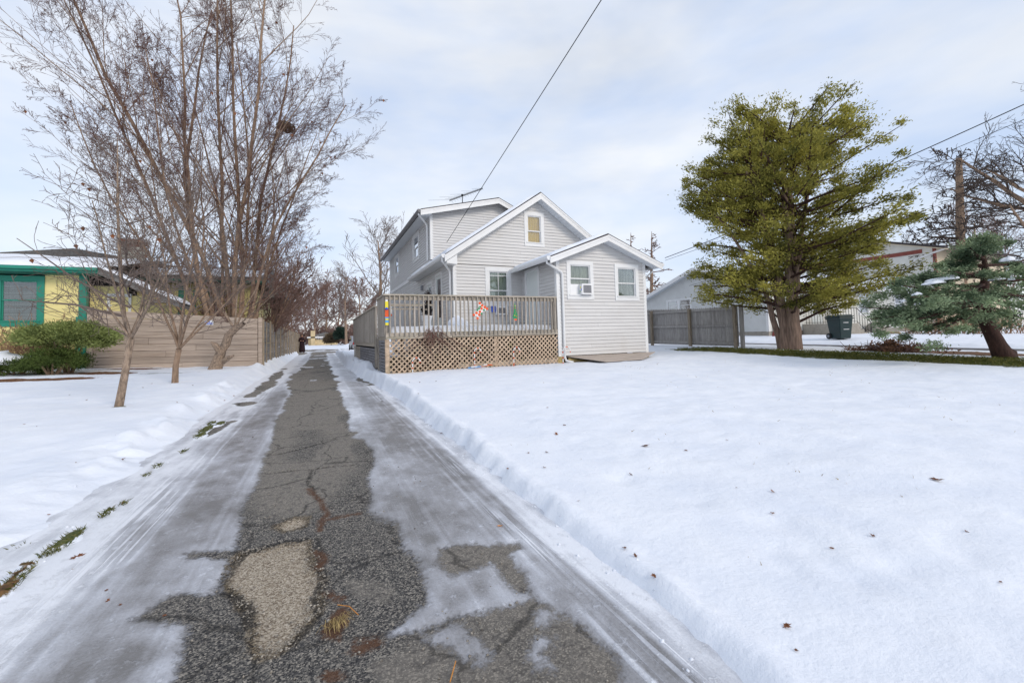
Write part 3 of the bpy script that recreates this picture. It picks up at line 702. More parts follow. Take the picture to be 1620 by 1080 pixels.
def siding(root, o, u, n, poly, openings=(), name='siding_board', mat='vinyl', joined=False, row=ROW, z0=None, th=0.03):
    """lapped boards on a wall: o wall origin (z=0), u along the wall, n outward; joined = one mesh for far walls"""
    o, u, n = (np.asarray(a, float) for a in (o, u, n)); up = np.array([0, 0, 1.0])
    zmin = min(p[1] for p in poly) if z0 is None else z0; zmax = max(p[1] for p in poly)
    mb = MB(); k = 0
    z = zmin
    while z < zmax - 0.01:
        r = clip_row(poly, z, z + row)
        if r:
            (a0, a1), (b0, b1), zt = r
            segs = [(a0, a1, b0, b1)]
            for (p0, p1, q0, q1) in openings:
                if min(zt, q1) - max(z, q0) > 0.93 * (zt - z):
                    ns = []
                    for (l0, r0, l1, r1_) in segs:
                        if p0 > l0 and p0 < r0: ns.append((l0, p0, l1, p0))
                        if p1 < r0 and p1 > l0: ns.append((p1, r0, p1, r1_))
                        if p0 >= r0 or p1 <= l0: ns.append((l0, r0, l1, r1_))
                    segs = ns
            if not joined:      # butt joints where one length of siding ends
                ns = []
                for (l0, r0, l1, r1_) in segs:
                    k += 1; jx = l0 + (r0 - l0) * (.3 + .4 * ((k * 37) % 11) / 10)
                    if min(r0, r1_) - max(l0, l1) > 2.4 and k % 3 == 0 and l1 < jx < r1_: ns += [(l0, jx - .0015, l1, jx - .0015), (jx + .0015, r0, jx + .0015, r1_)]
                    else: ns.append((l0, r0, l1, r1_))
                segs = ns
            for (l0, r0, l1, r1_) in segs:
                if r0 - l0 < 0.02: continue
                if not joined: mb = MB()
                zb = z; zu = min(zt + 0.006, zt + 0.006)
                P = lambda uu, zz, d: o + u * uu + up * zz + n * d
                vs = [P(l0, zb, 0), P(r0, zb, 0), P(r0, zb, th), P(l0, zb, th), P(l1, zu, 0), P(r1_, zu, 0), P(r1_, zu, 0.004), P(l1, zu, 0.004)]
                fs = [(0, 1, 2, 3), (4, 7, 6, 5), (3, 2, 6, 7), (0, 3, 7, 4), (1, 5, 6, 2), (0, 4, 5, 1)]
                if np.cross(u, up) @ n < 0: fs = [f[::-1] for f in fs]
                mb.add(vs, fs)
                if not joined: mb.build(name, M[mat], root)
        z += row
    if joined: return mb.build('siding', M[mat], root, kind='stuff')


def window(root, o, u, n, u0, u1, z0, z1, casing=0.10, curtain='curtain_olive', muntins=(), sash_z=0.5, name='window', glass='glass', frame_mat='trim', proud=0.035, depth=0.05, sill=True):
    """double hung window: casing mesh with sash, panes and curtain as sub-parts; outer size u0..u1, z0..z1"""
    o, u, n = (np.asarray(a, float) for a in (o, u, n)); up = np.array([0, 0, 1.0])
    P = lambda a, z, d: o + u * a + up * z + n * d
    c = casing; mb = MB()
    mb.obox(P(u0, z0, -depth), u * (u1 - u0), up * c, n * (proud + depth + 0.006)); mb.obox(P(u0, z1 - c, -depth), u * (u1 - u0), up * c, n * (proud + depth + 0.003))
    mb.obox(P(u0, z0 + c, -depth), u * c, up * (z1 - z0 - 2 * c), n * (proud + depth)); mb.obox(P(u1 - c, z0 + c, -depth), u * c, up * (z1 - z0 - 2 * c), n * (proud + depth))
    if sill: mb.obox(P(u0 + c * 0.5, z0 + c - 0.012, 0), u * (u1 - u0 - c), up * 0.03, n * (proud + 0.03))
    w = mb.build(name, M[frame_mat], root)
    a0, a1, b0, b1 = u0 + c, u1 - c, z0 + c, z1 - c; zm = b0 + (b1 - b0) * sash_z; t = 0.032
    for (s0, s1, dd, nm) in ((zm - t * 0.5, b1, -0.012, 'upper_sash'), (b0, zm + t * 0.5, -0.034, 'lower_sash')):
        sb = MB()
        sb.obox(P(a0, s0, dd), u * (a1 - a0), up * t, n * 0.02); sb.obox(P(a0, s1 - t, dd), u * (a1 - a0), up * t, n * 0.02)
        sb.obox(P(a0, s0 + t, dd), u * t, up * (s1 - s0 - 2 * t), n * 0.02); sb.obox(P(a1 - t, s0 + t, dd), u * t, up * (s1 - s0 - 2 * t), n * 0.02)
        for (kind, f) in muntins:
            if kind == 'v': sb.obox(P(a0 + (a1 - a0) * f - 0.009, s0 + t, dd + 0.003), u * 0.018, up * (s1 - s0 - 2 * t), n * 0.012)
            elif s0 + t < b0 + (b1 - b0) * f < s1 - t: sb.obox(P(a0 + t, b0 + (b1 - b0) * f - 0.009, dd + 0.004), u * (a1 - a0 - 2 * t), up * 0.018, n * 0.012)
        sb.build(nm, M[frame_mat], w)
        pb = MB(); pb.obox(P(a0 + t, s0 + t, dd + 0.006), u * (a1 - a0 - 2 * t), up * (s1 - s0 - 2 * t), n * 0.003); pb.build('pane', M[glass], w)
    if curtain:
        cb = MB(); K = 26; vs = []; fs = []
        for i in range(K + 1):
            f = i / K; d = -0.052 - 0.008 * math.sin(f * 40 + u0 * 7) - 0.006 * math.sin(f * 91)
            vs += [P(a0 - 0.02 + (a1 - a0 + 0.04) * f, b0 - 0.02, d), P(a0 - 0.02 + (a1 - a0 + 0.04) * f, b1 + 0.02, d)]
        for i in range(K): fs.append((2 * i, 2 * i + 2, 2 * i + 3, 2 * i + 1))
        cb.add(vs, fs); cb.build('curtain', M[curtain], w)
    return w


def gable_roof(root, x0, x1, xr, ze0, zr, ze1, y0, y1, th=0.16, mat='shingle', name='roof'):
    """roof with the ridge along Y; eave heights at x0 and x1, ridge at xr"""
    out_ = []
    for (xa, za, xb, zb) in ((x0, ze0, xr, zr), (x1, ze1, xr, zr)):
        mb = MB(); mb.prism([(xa, y0, za), (xb, y0, zb), (xb, y0, zb - th), (xa, y0, za - th)], (0, y1 - y0, 0)); out_.append(mb.build(name, M[mat], root))
    return out_


def snow_slab(root, corners, th, name='roof_snow', seed=1, nu=40, nv=24, parent_kind=None, ragged=0.12, mat='snow'):
    """uneven snow lying on a sloping quad a,b,c,d (a-b lower edge); tapers out at a ragged outline"""
    a, b, c, d = (np.asarray(p, float) for p in corners)
    uu, vv = np.meshgrid(np.linspace(0, 1, nu), np.linspace(0, 1, nv))
    lu = np.linalg.norm(b - a); lv = np.linalg.norm(d - a)
    P = (a[None, None] * (1 - uu)[..., None] + b[None, None] * uu[..., None]) * (1 - vv)[..., None] + (d[None, None] * (1 - uu)[..., None] + c[None, None] * uu[..., None]) * vv[..., None]
    e = np.minimum(np.minimum(uu, 1 - uu) * lu, np.minimum(vv, 1 - vv) * lv)
    nz = fbm(uu * lu * 1.4 + seed, vv * lv * 1.4, 4, seed)
    h = th * sstep(0.0, 0.10, e) * (0.7 + 0.6 * nz)
    h = h - 0.03 * sstep(ragged * 1.4, 0, e) * (nz > 0.62) - 0.012 * (e < 1e-6)
    nrm = np.cross(b - a, d - a); nrm /= np.linalg.norm(nrm)
    if nrm[2] < 0: nrm = -nrm
    P = P + nrm[None, None] * h[..., None]
    i_, j_ = np.meshgrid(np.arange(nu - 1), np.arange(nv - 1)); q_ = (j_ * nu + i_).ravel()
    return np_mesh(name, P.reshape(-1, 3), np.stack([q_, q_ + 1, q_ + nu + 1, q_ + nu], 1), M[mat], root, smooth=True)


# ------------------------------------------------------------------ the grey house
house = thing('house', 'light grey vinyl sided house with a dormer and a gabled annex behind the wooden deck', 'house')
XL, XRt, YA, YM, YD, YB = 3.77, 9.70, 10.36, 12.6, 15.42, 25.3
AX0, AX1 = 6.10, 9.27; AXC = (AX0 + AX1) / 2
AZ0, AZE, AZR = 0.47, 3.20, 3.80
MXC = 6.72; MS = 0.685; MZE = 3.62; MZR = MZE + (MXC - XL) * MS
DZ = 5.62
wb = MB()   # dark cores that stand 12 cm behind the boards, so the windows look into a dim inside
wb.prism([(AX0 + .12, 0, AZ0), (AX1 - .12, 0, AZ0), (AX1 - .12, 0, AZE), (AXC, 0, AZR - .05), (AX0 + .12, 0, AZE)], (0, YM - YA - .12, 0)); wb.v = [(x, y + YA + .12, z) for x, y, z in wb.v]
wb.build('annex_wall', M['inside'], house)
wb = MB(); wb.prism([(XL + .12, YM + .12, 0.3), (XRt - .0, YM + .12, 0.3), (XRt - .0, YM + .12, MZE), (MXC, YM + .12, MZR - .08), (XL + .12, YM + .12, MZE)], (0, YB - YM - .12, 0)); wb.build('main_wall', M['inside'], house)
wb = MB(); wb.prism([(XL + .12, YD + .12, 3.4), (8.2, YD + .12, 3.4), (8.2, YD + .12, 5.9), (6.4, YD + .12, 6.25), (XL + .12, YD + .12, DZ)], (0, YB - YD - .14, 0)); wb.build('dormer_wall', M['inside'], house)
# annex front, annex side
ow = [(6.42, 7.33, 2.06, 3.17), (8.10, 9.0, 2.04, 3.15)]
siding(house, (0, YA, 0), (1, 0, 0), (0, -1, 0), [(AX0 + .06, AZ0), (AX1 - .06, AZ0), (AX1 - .06, AZE), (AXC, AZR), (AX0 + .06, AZE)], ow)
siding(house, (AX0, YA, 0), (0, 1, 0), (-1, 0, 0), [(.06, AZ0), (YM - YA, AZ0), (YM - YA, AZE), (.06, AZE)], [(1.0, 1.98, 1.2, 3.16)], z0=AZ0 + 7 * ROW)
siding(house, (AX1, YA, 0), (0, 1, 0), (1, 0, 0), [(.06, AZ0), (YM - YA, AZ0), (YM - YA, AZE), (.06, AZE)], joined=True)
# main front gable
lw = (4.80, 5.70, 2.02, 3.27); gw = (6.23, 6.97, 4.03, 5.19)
siding(house, (0, YM, 0), (1, 0, 0), (0, -1, 0), [(XL + .06, 1.2), (AX0 + .02, 1.2), (AX0 + .02, 3.3), (AX0 + .02, 3.31), (XL + .06, 3.31)], [lw], z0=1.2)
zs = 1.2 + 21 * ROW
siding(house, (0, YM, 0), (1, 0, 0), (0, -1, 0), [(XL + .06, zs), (XRt - .06, zs), (XRt - .06, MZE), (MXC, MZR), (XL + .06, MZE)], [gw, (6.12, 9.3, 3.2, 3.52)])
# left wall below, dormer left and dormer front
lo_op = [(13.90, 14.76, 1.2, 3.28), (15.2, 16.05, 1.2, 3.14), (18.6, 19.4, 2.0, 3.1)]
siding(house, (XL, 0, 0), (0, 1, 0), (-1, 0, 0), [(YM + .06, 0.5), (YB, 0.5), (YB, 3.62), (YM + .06, 3.62)], lo_op, joined=True)
up_op = [(17.36, 18.60, 4.32, 5.50), (22.2, 23.45, 4.36, 5.50)]
siding(house, (XL, 0, 0), (0, 1, 0), (-1, 0, 0), [(YD + .06, 3.78), (YB, 3.78), (YB, DZ), (YD + .06, DZ)], up_op)
siding(house, (0, YD, 0), (1, 0, 0), (0, -1, 0), [(XL + .06, 3.9), (7.6, 3.9), (7.6, 6.1), (6.40, 6.38), (XL + .06, 5.72)])
# corner posts and the belt between the floors
for (x, y, z0, z1, w) in ((AX0, YA, AZ0 - .02, AZE + .03, 1), (AX1, YA, AZ0 - .02, AZE + .03, -1), (XL, YM, 1.2, MZE + .05, 1), (XL, YD, 3.95, DZ + .1, 1)):
    mb = MB(); s_ = 0.022
    mb.box(min(x - s_ * w, x + .09 * w), max(x - s_ * w, x + .09 * w), y - s_, y - s_ + .024, z0, z1); mb.box(min(x - s_ * w, x + .002 * w), max(x - s_ * w, x + .002 * w), y + .003, y + .09, z0, z1)
    mb.build('corner_trim', M['trim'], house)
mb = MB(); mb.box(XL - .05, XL - .001, YD + 1.9, YB, 3.63, 3.77); mb.build('belt_trim', M['trim'], house)
mb = MB(); mb.box(XL, 9.7, YB - .01, YB + .06, .5, 5.6); mb.build('rear_wall', M['vinyl'], house)
mb = MB(); mb.box(XRt - .001, XRt + .05, YM, YB, .3, MZE); mb.build('right_wall', M['vinyl'], house)
# roofs
FO = 0.33
r_ = 0.385
gable_roof(house, AX0 - .36, AX1 + .40, AXC, AZE + .03 - .36 * r_ + .12, AZR + .17, AZE + .03 - .40 * r_ + .12, YA - FO, YM + .3, 0.05, name='annex_roof')
ez = MZE - .34 * MS + .17; rz = MZR + .17
gable_roof(house, XL - .34, XRt + .34, MXC, ez, rz, ez, YM - FO, YD + .1, 0.05, name='main_roof')
gable_roof(house, MXC - .02, XRt + .34, MXC - .021, rz - .02, rz - .02, ez, YD + .1, YB + .3, 0.05, name='main_roof')
mb = MB(); mb.prism([(XL - .34, YD + .1, ez), (XL + .0, YD + .1, ez + .34 * MS), (XL + .0, YD + .1, ez + .34 * MS - .05), (XL - .34, YD + .1, ez - .05)], (0, 2.25, 0)); mb.build('pent_roof', M['shingle'], house)
dr0, drr = DZ + .10, DZ + .10 + (6.40 - XL) * .245
gable_roof(house, XL - .42, 9.0, 6.40, dr0 - .42 * .245 + .1, drr + .1, drr + .1 - 2.6 * .45, YD - FO, YB + .35, 0.06, name='dormer_roof')


def rake(x0, z0, x1, z1, y, w=0.17, t=0.03, name='rake_board'):
    mb = MB(); mb.prism([(x0, y, z0), (x1, y, z1), (x1, y, z1 - w), (x0, y, z0 - w)], (0, t, 0)); mb.build(name, M['trim'], house)
    mb = MB(); mb.prism([(x0, y - .012, z0 + .004), (x1, y - .012, z1 + .004), (x1, y - .012, z1 - .055), (x0, y - .012, z0 - .055)], (0, .012, 0)); mb.build('rake_moulding', M['trim'], house)


def soffit_rake(x0, z0, x1, z1, y0, y1, n=12):
    """grooved panels under a gable overhang"""
    for i in range(n):
        f0, f1 = i / n, (i + .94) / n
        a = (x0 + (x1 - x0) * f0, z0 + (z1 - z0) * f0); b = (x0 + (x1 - x0) * f1, z0 + (z1 - z0) * f1)
        mb = MB(); mb.prism([(a[0], y0, a[1]), (b[0], y0, b[1]), (b[0], y0, b[1] + .02), (a[0], y0, a[1] + .02)], (0, y1 - y0, 0)); mb.build('soffit_panel', M['soffit'], house)


ae = AZE + .15 - .36 * r_; ae2 = AZE + .15 - .40 * r_
rake(AX0 - .38, ae - .045, AXC, AZR + .12, YA - FO - .02); rake(AX1 + .42, ae2 - .045, AXC + .0, AZR + .12, YA - FO - .02)
soffit_rake(AXC, AZR - .04, AX1 + .36, ae2 - .16, YA - FO + .01, YA - .03, 16); soffit_rake(AXC, AZR - .04, AX0 - .3, ae - .16, YA - FO + .01, YA - .03, 14)
rake(XL - .36, ez - .045, MXC, rz - .05, YM - FO - .02, .2); rake(XRt + .36, ez - .045, MXC, rz - .05, YM - FO - .02, .2)
soffit_rake(MXC, rz - .25, XRt + .3, ez - .25, YM - FO + .01, YM - .03, 26); soffit_rake(MXC, rz - .25, XL - .3, ez - .25, YM - FO + .01, YM - .03, 26)
dz0 = dr0 - .42 * .245 + .1
rake(XL - .43, dz0 - .05, 6.40, drr + .05, YD - FO - .02, .19); rake(8.2, drr + .05 - 1.8 * .45, 6.40, drr + .05, YD - FO - .02, .19)
for i in range(10):   # dormer eave soffit, seen from below
    y0 = YD - FO + i * 1.02; mb = MB(); mb.box(XL - .40, XL - .02, y0, y0 + 1.0, dz0 - .16, dz0 - .14); mb.build('soffit_panel', M['soffit'], house)
mb = MB(); mb.box(XL - .34, XL - .02, YM - FO, YD + 2.3, ez - .13, ez - .115); mb.build('soffit_panel', M['soffit'], house)
mb = MB(); mb.prism([(XL - .30, YM - FO - .02, ez - .22), (XL + .02, YM - FO - .02, ez - .0), (XL + .02, YM - FO - .02, ez - .3), (XL - .30, YM - FO - .02, ez - .28)], (0, FO - .01, 0)); mb.build('eave_return', M['trim'], house)


def gutter(x, y0, y1, z, s=-1, mat='gutter'):
    prof = [(0, 0), (0.11 * s, 0.0), (.12 * s, -.05), (.08 * s, -.11), (0, -.11)]
    mb = MB(); mb.prism([(x + a, y0, z + b) for a, b in prof], (0, y1 - y0, 0)); return mb.build('gutter', M[mat], house)


gutter(AX0 - .36, YA - FO, YM - .02, ae - .01); gutter(AX1 + .40, YA - FO, YM + .3, ae2 - .01, 1)
gutter(XL - .34, YM - FO, YD + 2.3, ez - .01); gutter(XL - .42, YD - FO, YB + .3, dz0 - .02, mat='gutter_dark')
for pts, r in (([(AX0 - .40, YA - .18, ae - .10), (AX0 - .40, YA - .18, ae - .17), (AX0 + .10, YA - .075, ae - .38), (AX0 + .15, YA - .065, ae - .46), (AX0 + .15, YA - .065, 0.42), (AX0 + .18, YA - .09, .33), (AX0 + .34, YA - .2, .28)], .036),
               ([(XL - .40, YM - .20, ez - .1), (XL - .40, YM - .2, ez - .2), (XL - .10, YM + .12, ez - .42), (XL - .07, YM + .14, ez - .52), (XL - .07, YM + .14, 1.25)], .036),
               ([(XL - .46, YD - .15, dz0 - .1), (XL - .46, YD - .15, dz0 - .18), (XL - .14, YD + .22, dz0 - .36), (XL - .07, YD + .26, dz0 - .46), (XL - .07, YD + .26, 3.98)], .036),
               ([(AX1 + .44, YA + .1, ae2 - .1), (AX1 + .44, YA + .12, ae2 - .2), (AX1 + .08, YA + .16, ae2 - .48), (AX1 + .06, YA + .17, .45)], .03)):
    mb = MB(); mb.tube(pts, r, 8); mb.build('downspout', M['trim'], house, smooth=False)
# roof snow
snow_slab(house, [(AX0 - .33, YA - FO + .09, ae + .012), (AX0 - .33, YM + .25, ae + .012), (AXC, YM + .25, AZR + .18), (AXC, YA - FO + .09, AZR + .18)], .07, seed=3)
snow_slab(house, [(AX1 + .3, YM + .25, ae2 + .04), (AX1 + .3, YA + .5, ae2 + .04), (AXC + .1, YA + .5, AZR + .16), (AXC + .1, YM + .25, AZR + .16)], .03, seed=4)
snow_slab(house, [(XL - .32, YM - FO + .08, ez + .02), (XL - .32, YD + .1, ez + .02), (MXC - .1, YD + .1, rz - .05), (MXC - .1, YM - FO + .08, rz - .05)], .08, seed=5)
snow_slab(house, [(XL - .36, YD + .1, ez + .0), (XL - .36, YD + 2.3, ez), (XL - .02, YD + 2.3, ez + .23), (XL - .02, YD + .1, ez + .23)], .08, seed=6, nu=30, nv=8)
# windows, doors
fr_o, fr_u, fr_n = (0, YA, 0), (1, 0, 0), (0, -1, 0)
w1 = window(house, fr_o, fr_u, fr_n, *ow[0], .115, 'curtain_olive', sash_z=.55)
w1_ = window(house, fr_o, fr_u, fr_n, *ow[1], .115, 'curtain_dark', sash_z=.47, glass='glass')
window(house, (0, YM, 0), fr_u, fr_n, *lw, .13, 'curtain_green', muntins=(('v', .5), ('h', .86), ('h', .12)), sash_z=.38)
gw_ = window(house, (0, YM, 0), fr_u, fr_n, *gw, .12, 'curtain_gold_sunset', sash_z=.44)
sd_o, sd_u, sd_n = (XL, 0, 0), (0, 1, 0), (-1, 0, 0)
for op in up_op: window(house, sd_o, sd_u, sd_n, *op, .13, 'blind', glass='glass_side')
window(house, sd_o, sd_u, sd_n, *lo_op[2], .1, 'curtain_dark', glass='glass_side')


def door(o, u, n, u0, u1, z0, z1, glass=None, name='door', hinge=1):
    o, u, n = (np.asarray(a, float) for a in (o, u, n)); up = np.array([0, 0, 1.0]); P = lambda a, z, d: o + u * a + up * z + n * d
    c = .09; mb = MB()
    mb.obox(P(u0, z0, -.05), u * c, up * (z1 - z0 - c), n * .085); mb.obox(P(u1 - c, z0, -.05), u * c, up * (z1 - z0 - c), n * .085); mb.obox(P(u0, z1 - c, -.05), u * (u1 - u0), up * c, n * .088)
    d = mb.build(name, M['trim'], house)
    a0, a1, b0, b1 = u0 + c, u1 - c, z0, z1 - c
    if glass:
        s = .11; lb = MB()
        lb.obox(P(a0, b0, -.03), u * (a1 - a0), up * .55, n * .04); lb.obox(P(a0, b1 - s, -.03), u * (a1 - a0), up * s, n * .04)
        lb.obox(P(a0, b0 + .55, -.03), u * s, up * (b1 - b0 - .55 - s), n * .04); lb.obox(P(a1 - s, b0 + .55, -.03), u * s, up * (b1 - b0 - .55 - s), n * .04)
        lb.build('door_leaf', M['door'], d)
        pb = MB(); pb.obox(P(a0 + s, b0 + .55, -.012), u * (a1 - a0 - 2 * s), up * (b1 - b0 - .55 - s), n * .004); pb.build('pane', M['darkglass'], d)
    else:
        lb = MB(); lb.obox(P(a0, b0, -.04), u * (a1 - a0), up * (b1 - b0), n * .04); lb.build('door_leaf', M['door'], d, bevel=.004)
    hb = MB(); hx = a0 + .07 if hinge > 0 else a1 - .07
    hb.tube([P(hx, b0 + .95, .0), P(hx, b0 + .95, .05), P(hx + .08 * hinge, b0 + .95, .055)], .011, 6); hb.build('handle', M['steel'], d)
    return d


door((AX0, YA, 0), (0, 1, 0), (-1, 0, 0), 1.0, 1.98, 1.22, 3.16, hinge=1)
door(sd_o, sd_u, sd_n, *lo_op[0], glass=True); door(sd_o, sd_u, sd_n, *lo_op[1], glass=True)
# meter on the left wall
mb = MB(); mb.box(XL - .10, XL - .02, 16.7, 16.85, 2.95, 3.15); mb.build('utility_box', M['steel'], house, bevel=.01)
# foundation of the annex: blocks and lumber on the snow line
mb = MB(); mb.box(AX0 - .05, AX0 + .16, YA - .01, YA + .25, .2, .465); mb.build('pier', M['lumber'], house)
mb = MB(); mb.box(AX1 - .38, AX1 - .12, YA - .0, YA + .25, .2, .455); mb.build('pier', M['brick'], house)
mb = MB(); mb.box(AX0 + 1.5, AX0 + 1.85, YA + .05, YA + .3, .2, .462); mb.build('pier', M['lumber'], house)
mb = MB(); mb.prism([(AX0 + .25, YA - .1, .18), (AX0 + 1.0, YA - .06, .18), (AX0 + 1.0, YA - .06, .28), (AX0 + .25, YA - .1, .4)], (0, .05, 0)); mb.build('skirt_board', M['lumber'], house)
mb = MB(); mb.prism([(AX1 - .05, YA - .1, .2), (AX1 - .75, YA - .1, .2), (AX1 - .75, YA - .1, .26), (AX1 - .05, YA - .1, .37)], (0, .05, 0)); mb.build('skirt_board', M['lumber'], house)
mb = MB(); mb.box(AX0 + .05, AX1 - .05, YA + .9, YA + 1.0, .15, .465); mb.build('crawl_space_dark', M['inside'], house)  # near-black sheet stands in for the shade under the annex
# weathered board lying against the annex
mb = MB(); a = np.array(atY(897, 562, YA - .03)); b = np.array(atY(1028, 559, YA - .03))
mb.prism([(6.35, YA - .02, .435), (9.55, YA - .02, .43), (8.3, YA - .85, .30), (7.05, YA - .85, .29)], (0, 0, .02))
tag(mb.build('plywood_sheet', M['plywood']), 'weathered plywood sheet lying at the foot of the annex wall', 'board')


# window air conditioner
def ac_unit(o, u, n, u0, u1, z0, z1, dp, label, grille=True):
    o, u, n = (np.asarray(a, float) for a in (o, u, n)); up = np.array([0, 0, 1.0]); P = lambda a, z, d: o + u * a + up * z + n * d
    r = thing('air_conditioner', label, 'air conditioner', P((u0 + u1) / 2, z0, 0))
    mb = MB(); mb.obox(P(u0, z0, -.15), u * (u1 - u0), up * (z1 - z0), n * (dp + .15)); own(mb.build('casing', M['white'], bevel=.012), r)
    gb = MB(); m_ = .045
    gb.obox(P(u0 + m_, z0 + m_, dp), u * (u1 - u0 - 2 * m_), up * (z1 - z0 - 2 * m_), n * .004); own(gb.build('grille', M['acgrille']), r)
    for i in range(9):
        zz = z0 + m_ + .01 + i * (z1 - z0 - 2 * m_ - .02) / 9; gb = MB(); gb.obox(P(u0 + m_, zz, dp + .004), u * (u1 - u0 - 2 * m_), up * .009, n * .004); own(gb.build('slat', M['steel']), r)
    sb = MB()
    sb.obox(P(u0 + .02, z0 - .012, 0.02), u * (u1 - u0 - .04), up * .012, n * (dp - .06)); own(sb.build('base_tray', M['steel']), r)
    return r


a1_ = ac_unit(fr_o, fr_u, fr_n, 6.84, 7.20, 2.19, 2.50, .15, 'white window air conditioner in the left annex window')
for i, (c_, dz_) in enumerate(((M['blue'], .10), (M['yellowp'], .16), (M['dgreen'], .05))):
    mb = MB(); mb.box(6.835, 6.8395, YA - .12 + i * .03, YA - .095 + i * .03, 2.2 + dz_, 2.27 + dz_); own(mb.build('side_sticker', c_), a1_)
mb = MB(); mb.box(6.545, 6.83, YA + .006, YA + .02, 2.175, 2.50); own(mb.build('side_curtain', M['white']), a1_)
ac_unit((0, YM, 0), fr_u, fr_n, 5.12, 5.52, 1.74, 2.01, .12, 'white window air conditioner low on the front wall behind the deck rail')
mb = MB(); mb.box(4.98, 5.09, YM - .1, YM - .02, 1.83, 2.02); tag(mb.build('blue_box', M['blue'], bevel=.01), 'small bright blue box hanging under the lower front window', 'box')  # plain blue box, purpose unknown
# wreath on the side door
rng = np.random.default_rng(3)
wm = MB(); wc = np.array([XL - .12, 15.55, 2.42])
for i in range(420):
    a = rng.uniform(0, 2 * math.pi); rr = .17 + rng.normal(0, .06); p = wc + np.array([rng.normal(0, .05), math.cos(a) * rr, math.sin(a) * rr * 1.25]); d = rng.normal(0, 1, 3); d /= np.linalg.norm(d); e = np.cross(d, rng.normal(0, 1, 3)); e /= np.linalg.norm(e)
    wm.add([p - d * .05, p + e * .018, p + d * .05, p - e * .018], [(0, 1, 2, 3)])
wm.build('wreath', M['bark_dark']); wo = tag(bpy.data.objects['wreath'], 'dark brown bushy wreath hanging on the side door by the deck', 'wreath')
wm2 = MB()
for i in range(12):
    a = rng.uniform(0, 6.28); p = wc + np.array([-.05, math.cos(a) * .16, math.sin(a) * .2]); wm2.lathe(p, [(.001, -.02), (.02, -.008), (.02, .008), (.001, .02)], 6)
wm2.build('pine_cones', M['lumber'], wo)
# television antenna on the dormer roof
an = thing('television_antenna', 'long thin television antenna with crossing rods on the dormer roof', 'antenna', (4.95, YD + .3, 6.0))
A0 = atY(711, 316.5, YD + .3); A1 = atY(763.5, 297.5, YD + .3)
for dz_ in (0, -.035):
    mb = MB(); mb.tube([A0 + (0, 0, dz_), A1 + (0, 0, dz_)], .012, 6); own(mb.build('boom', M['black']), an)
mid = A0 * .62 + A1 * .38
mb = MB(); mb.tube([(mid[0], mid[1], 5.95), (mid[0], mid[1], mid[2] + .03)], .016, 6); own(mb.build('mast', M['black']), an)
for i in range(13):
    f = .02 + .96 * i / 12; p = A0 * (1 - f) + A1 * f; h = .62 - .35 * (f - .1)
    dd = np.array([-.80, .5, .045 + .02 * math.sin(i * 3)]); dd /= np.linalg.norm(dd); dn = np.array([.28, -.2, -.34])
    mb = MB(); mb.tube([p, p + dd * h * (1.35 if i % 3 == 0 else .5)], .005, 4); mb.tube([p, p + dn * .6 * h], .005, 4); own(mb.build('rod', M['steel']), an)
mb = MB(); mb.lathe(mid + (0, 0, -.04), [(.02, 0), (.05, .02), (.05, .07), (.02, .09)], 8); own(mb.build('clamp', M['black']), an)

# ------------------------------------------------------------------ deck
deck = thing('deck', 'weathered wooden deck with baluster railing and lattice skirt in front of the grey house', 'deck', (1.45, YA, 0.25))
DX0, DX1, DF = 1.42, 6.06, 1.205


def dk(mb, name, mat, **k): return own(mb.build(name, M[mat], **k), deck)


def box_part(name, mat, *b, **k): mb = MB(); mb.box(*b); return dk(mb, name, mat, **k)


# rim boards: one main run with a butt joint
box_part('rim_board', 'deckwood_h', DX0, 3.02, YA - .04, YA, 1.06, 1.205, bevel=.004); box_part('rim_board', 'deckwood_h', 3.03, DX1, YA - .04, YA, 1.07, 1.21, bevel=.004)
box_part('rim_board', 'deckwood_h', DX0 - .0, DX0 + .04, YA + .002, 11.6, 1.04, 1.205, bevel=.004); box_part('rim_board', 'deckwood_h', DX0 - .02, DX0 + .02, 11.95, 20.2, .86, 1.09, bevel=.004)
y = YA + .005
while y < YM - .1:
    box_part('deck_board', 'deckwood_h', DX0 + .05, AX0 - .03, y, y + .135, DF - .04, DF); y += .142
for i in range(16):
    box_part('deck_board', 'deckwood_h', DX0 + .05, XL - .04, YM - .02 + i * .47, YM - .02 + i * .47 + .46, DF - .04, DF - .002)
# railing: cap, sub-rail, balusters screwed to the outside
mb = MB(); mb.box(DX0 - .05, DX1 - .02, YA - .09, YA + .05, 2.085, 2.12); dk(mb, 'rail_cap', 'deckwood_h', bevel=.004)
mb = MB(); mb.box(DX0, DX1 - .02, YA - .035, YA, 1.985, 2.08); dk(mb, 'top_rail', 'deckwood_h')
n_b = 40
bal = MB(); bal.prism([(-.016, -.04, 0), (.016, -.04, 0), (.016, -.04, .96), (-.016, -.04, .96)], (0, .038, 0))
# slanted foot of each baluster
bal.v = [(x, yy, z if not (z == 0 and yy > -.02) else z + .0) for x, yy, z in bal.v]
bm_ = bal.mesh('baluster', M['deckwood_v'])
for i in range(n_b):
    o = bpy.data.objects.new('baluster', bm_); COL.objects.link(o); o.location = (DX0 + .10 + i * (DX1 - DX0 - .18) / (n_b - 1), YA - .042, 1.125 + .012 * math.sin(i * 7.3)); o.rotation_euler = (0, .012 * math.sin(i * 5.1), 0); own(o, deck)
for x in (DX0 + .045, DX1 - .05):
    box_part('rail_post', 'deckwood_v', x - .045, x + .045, YA + .004, YA + .094, 1.2, 2.083)
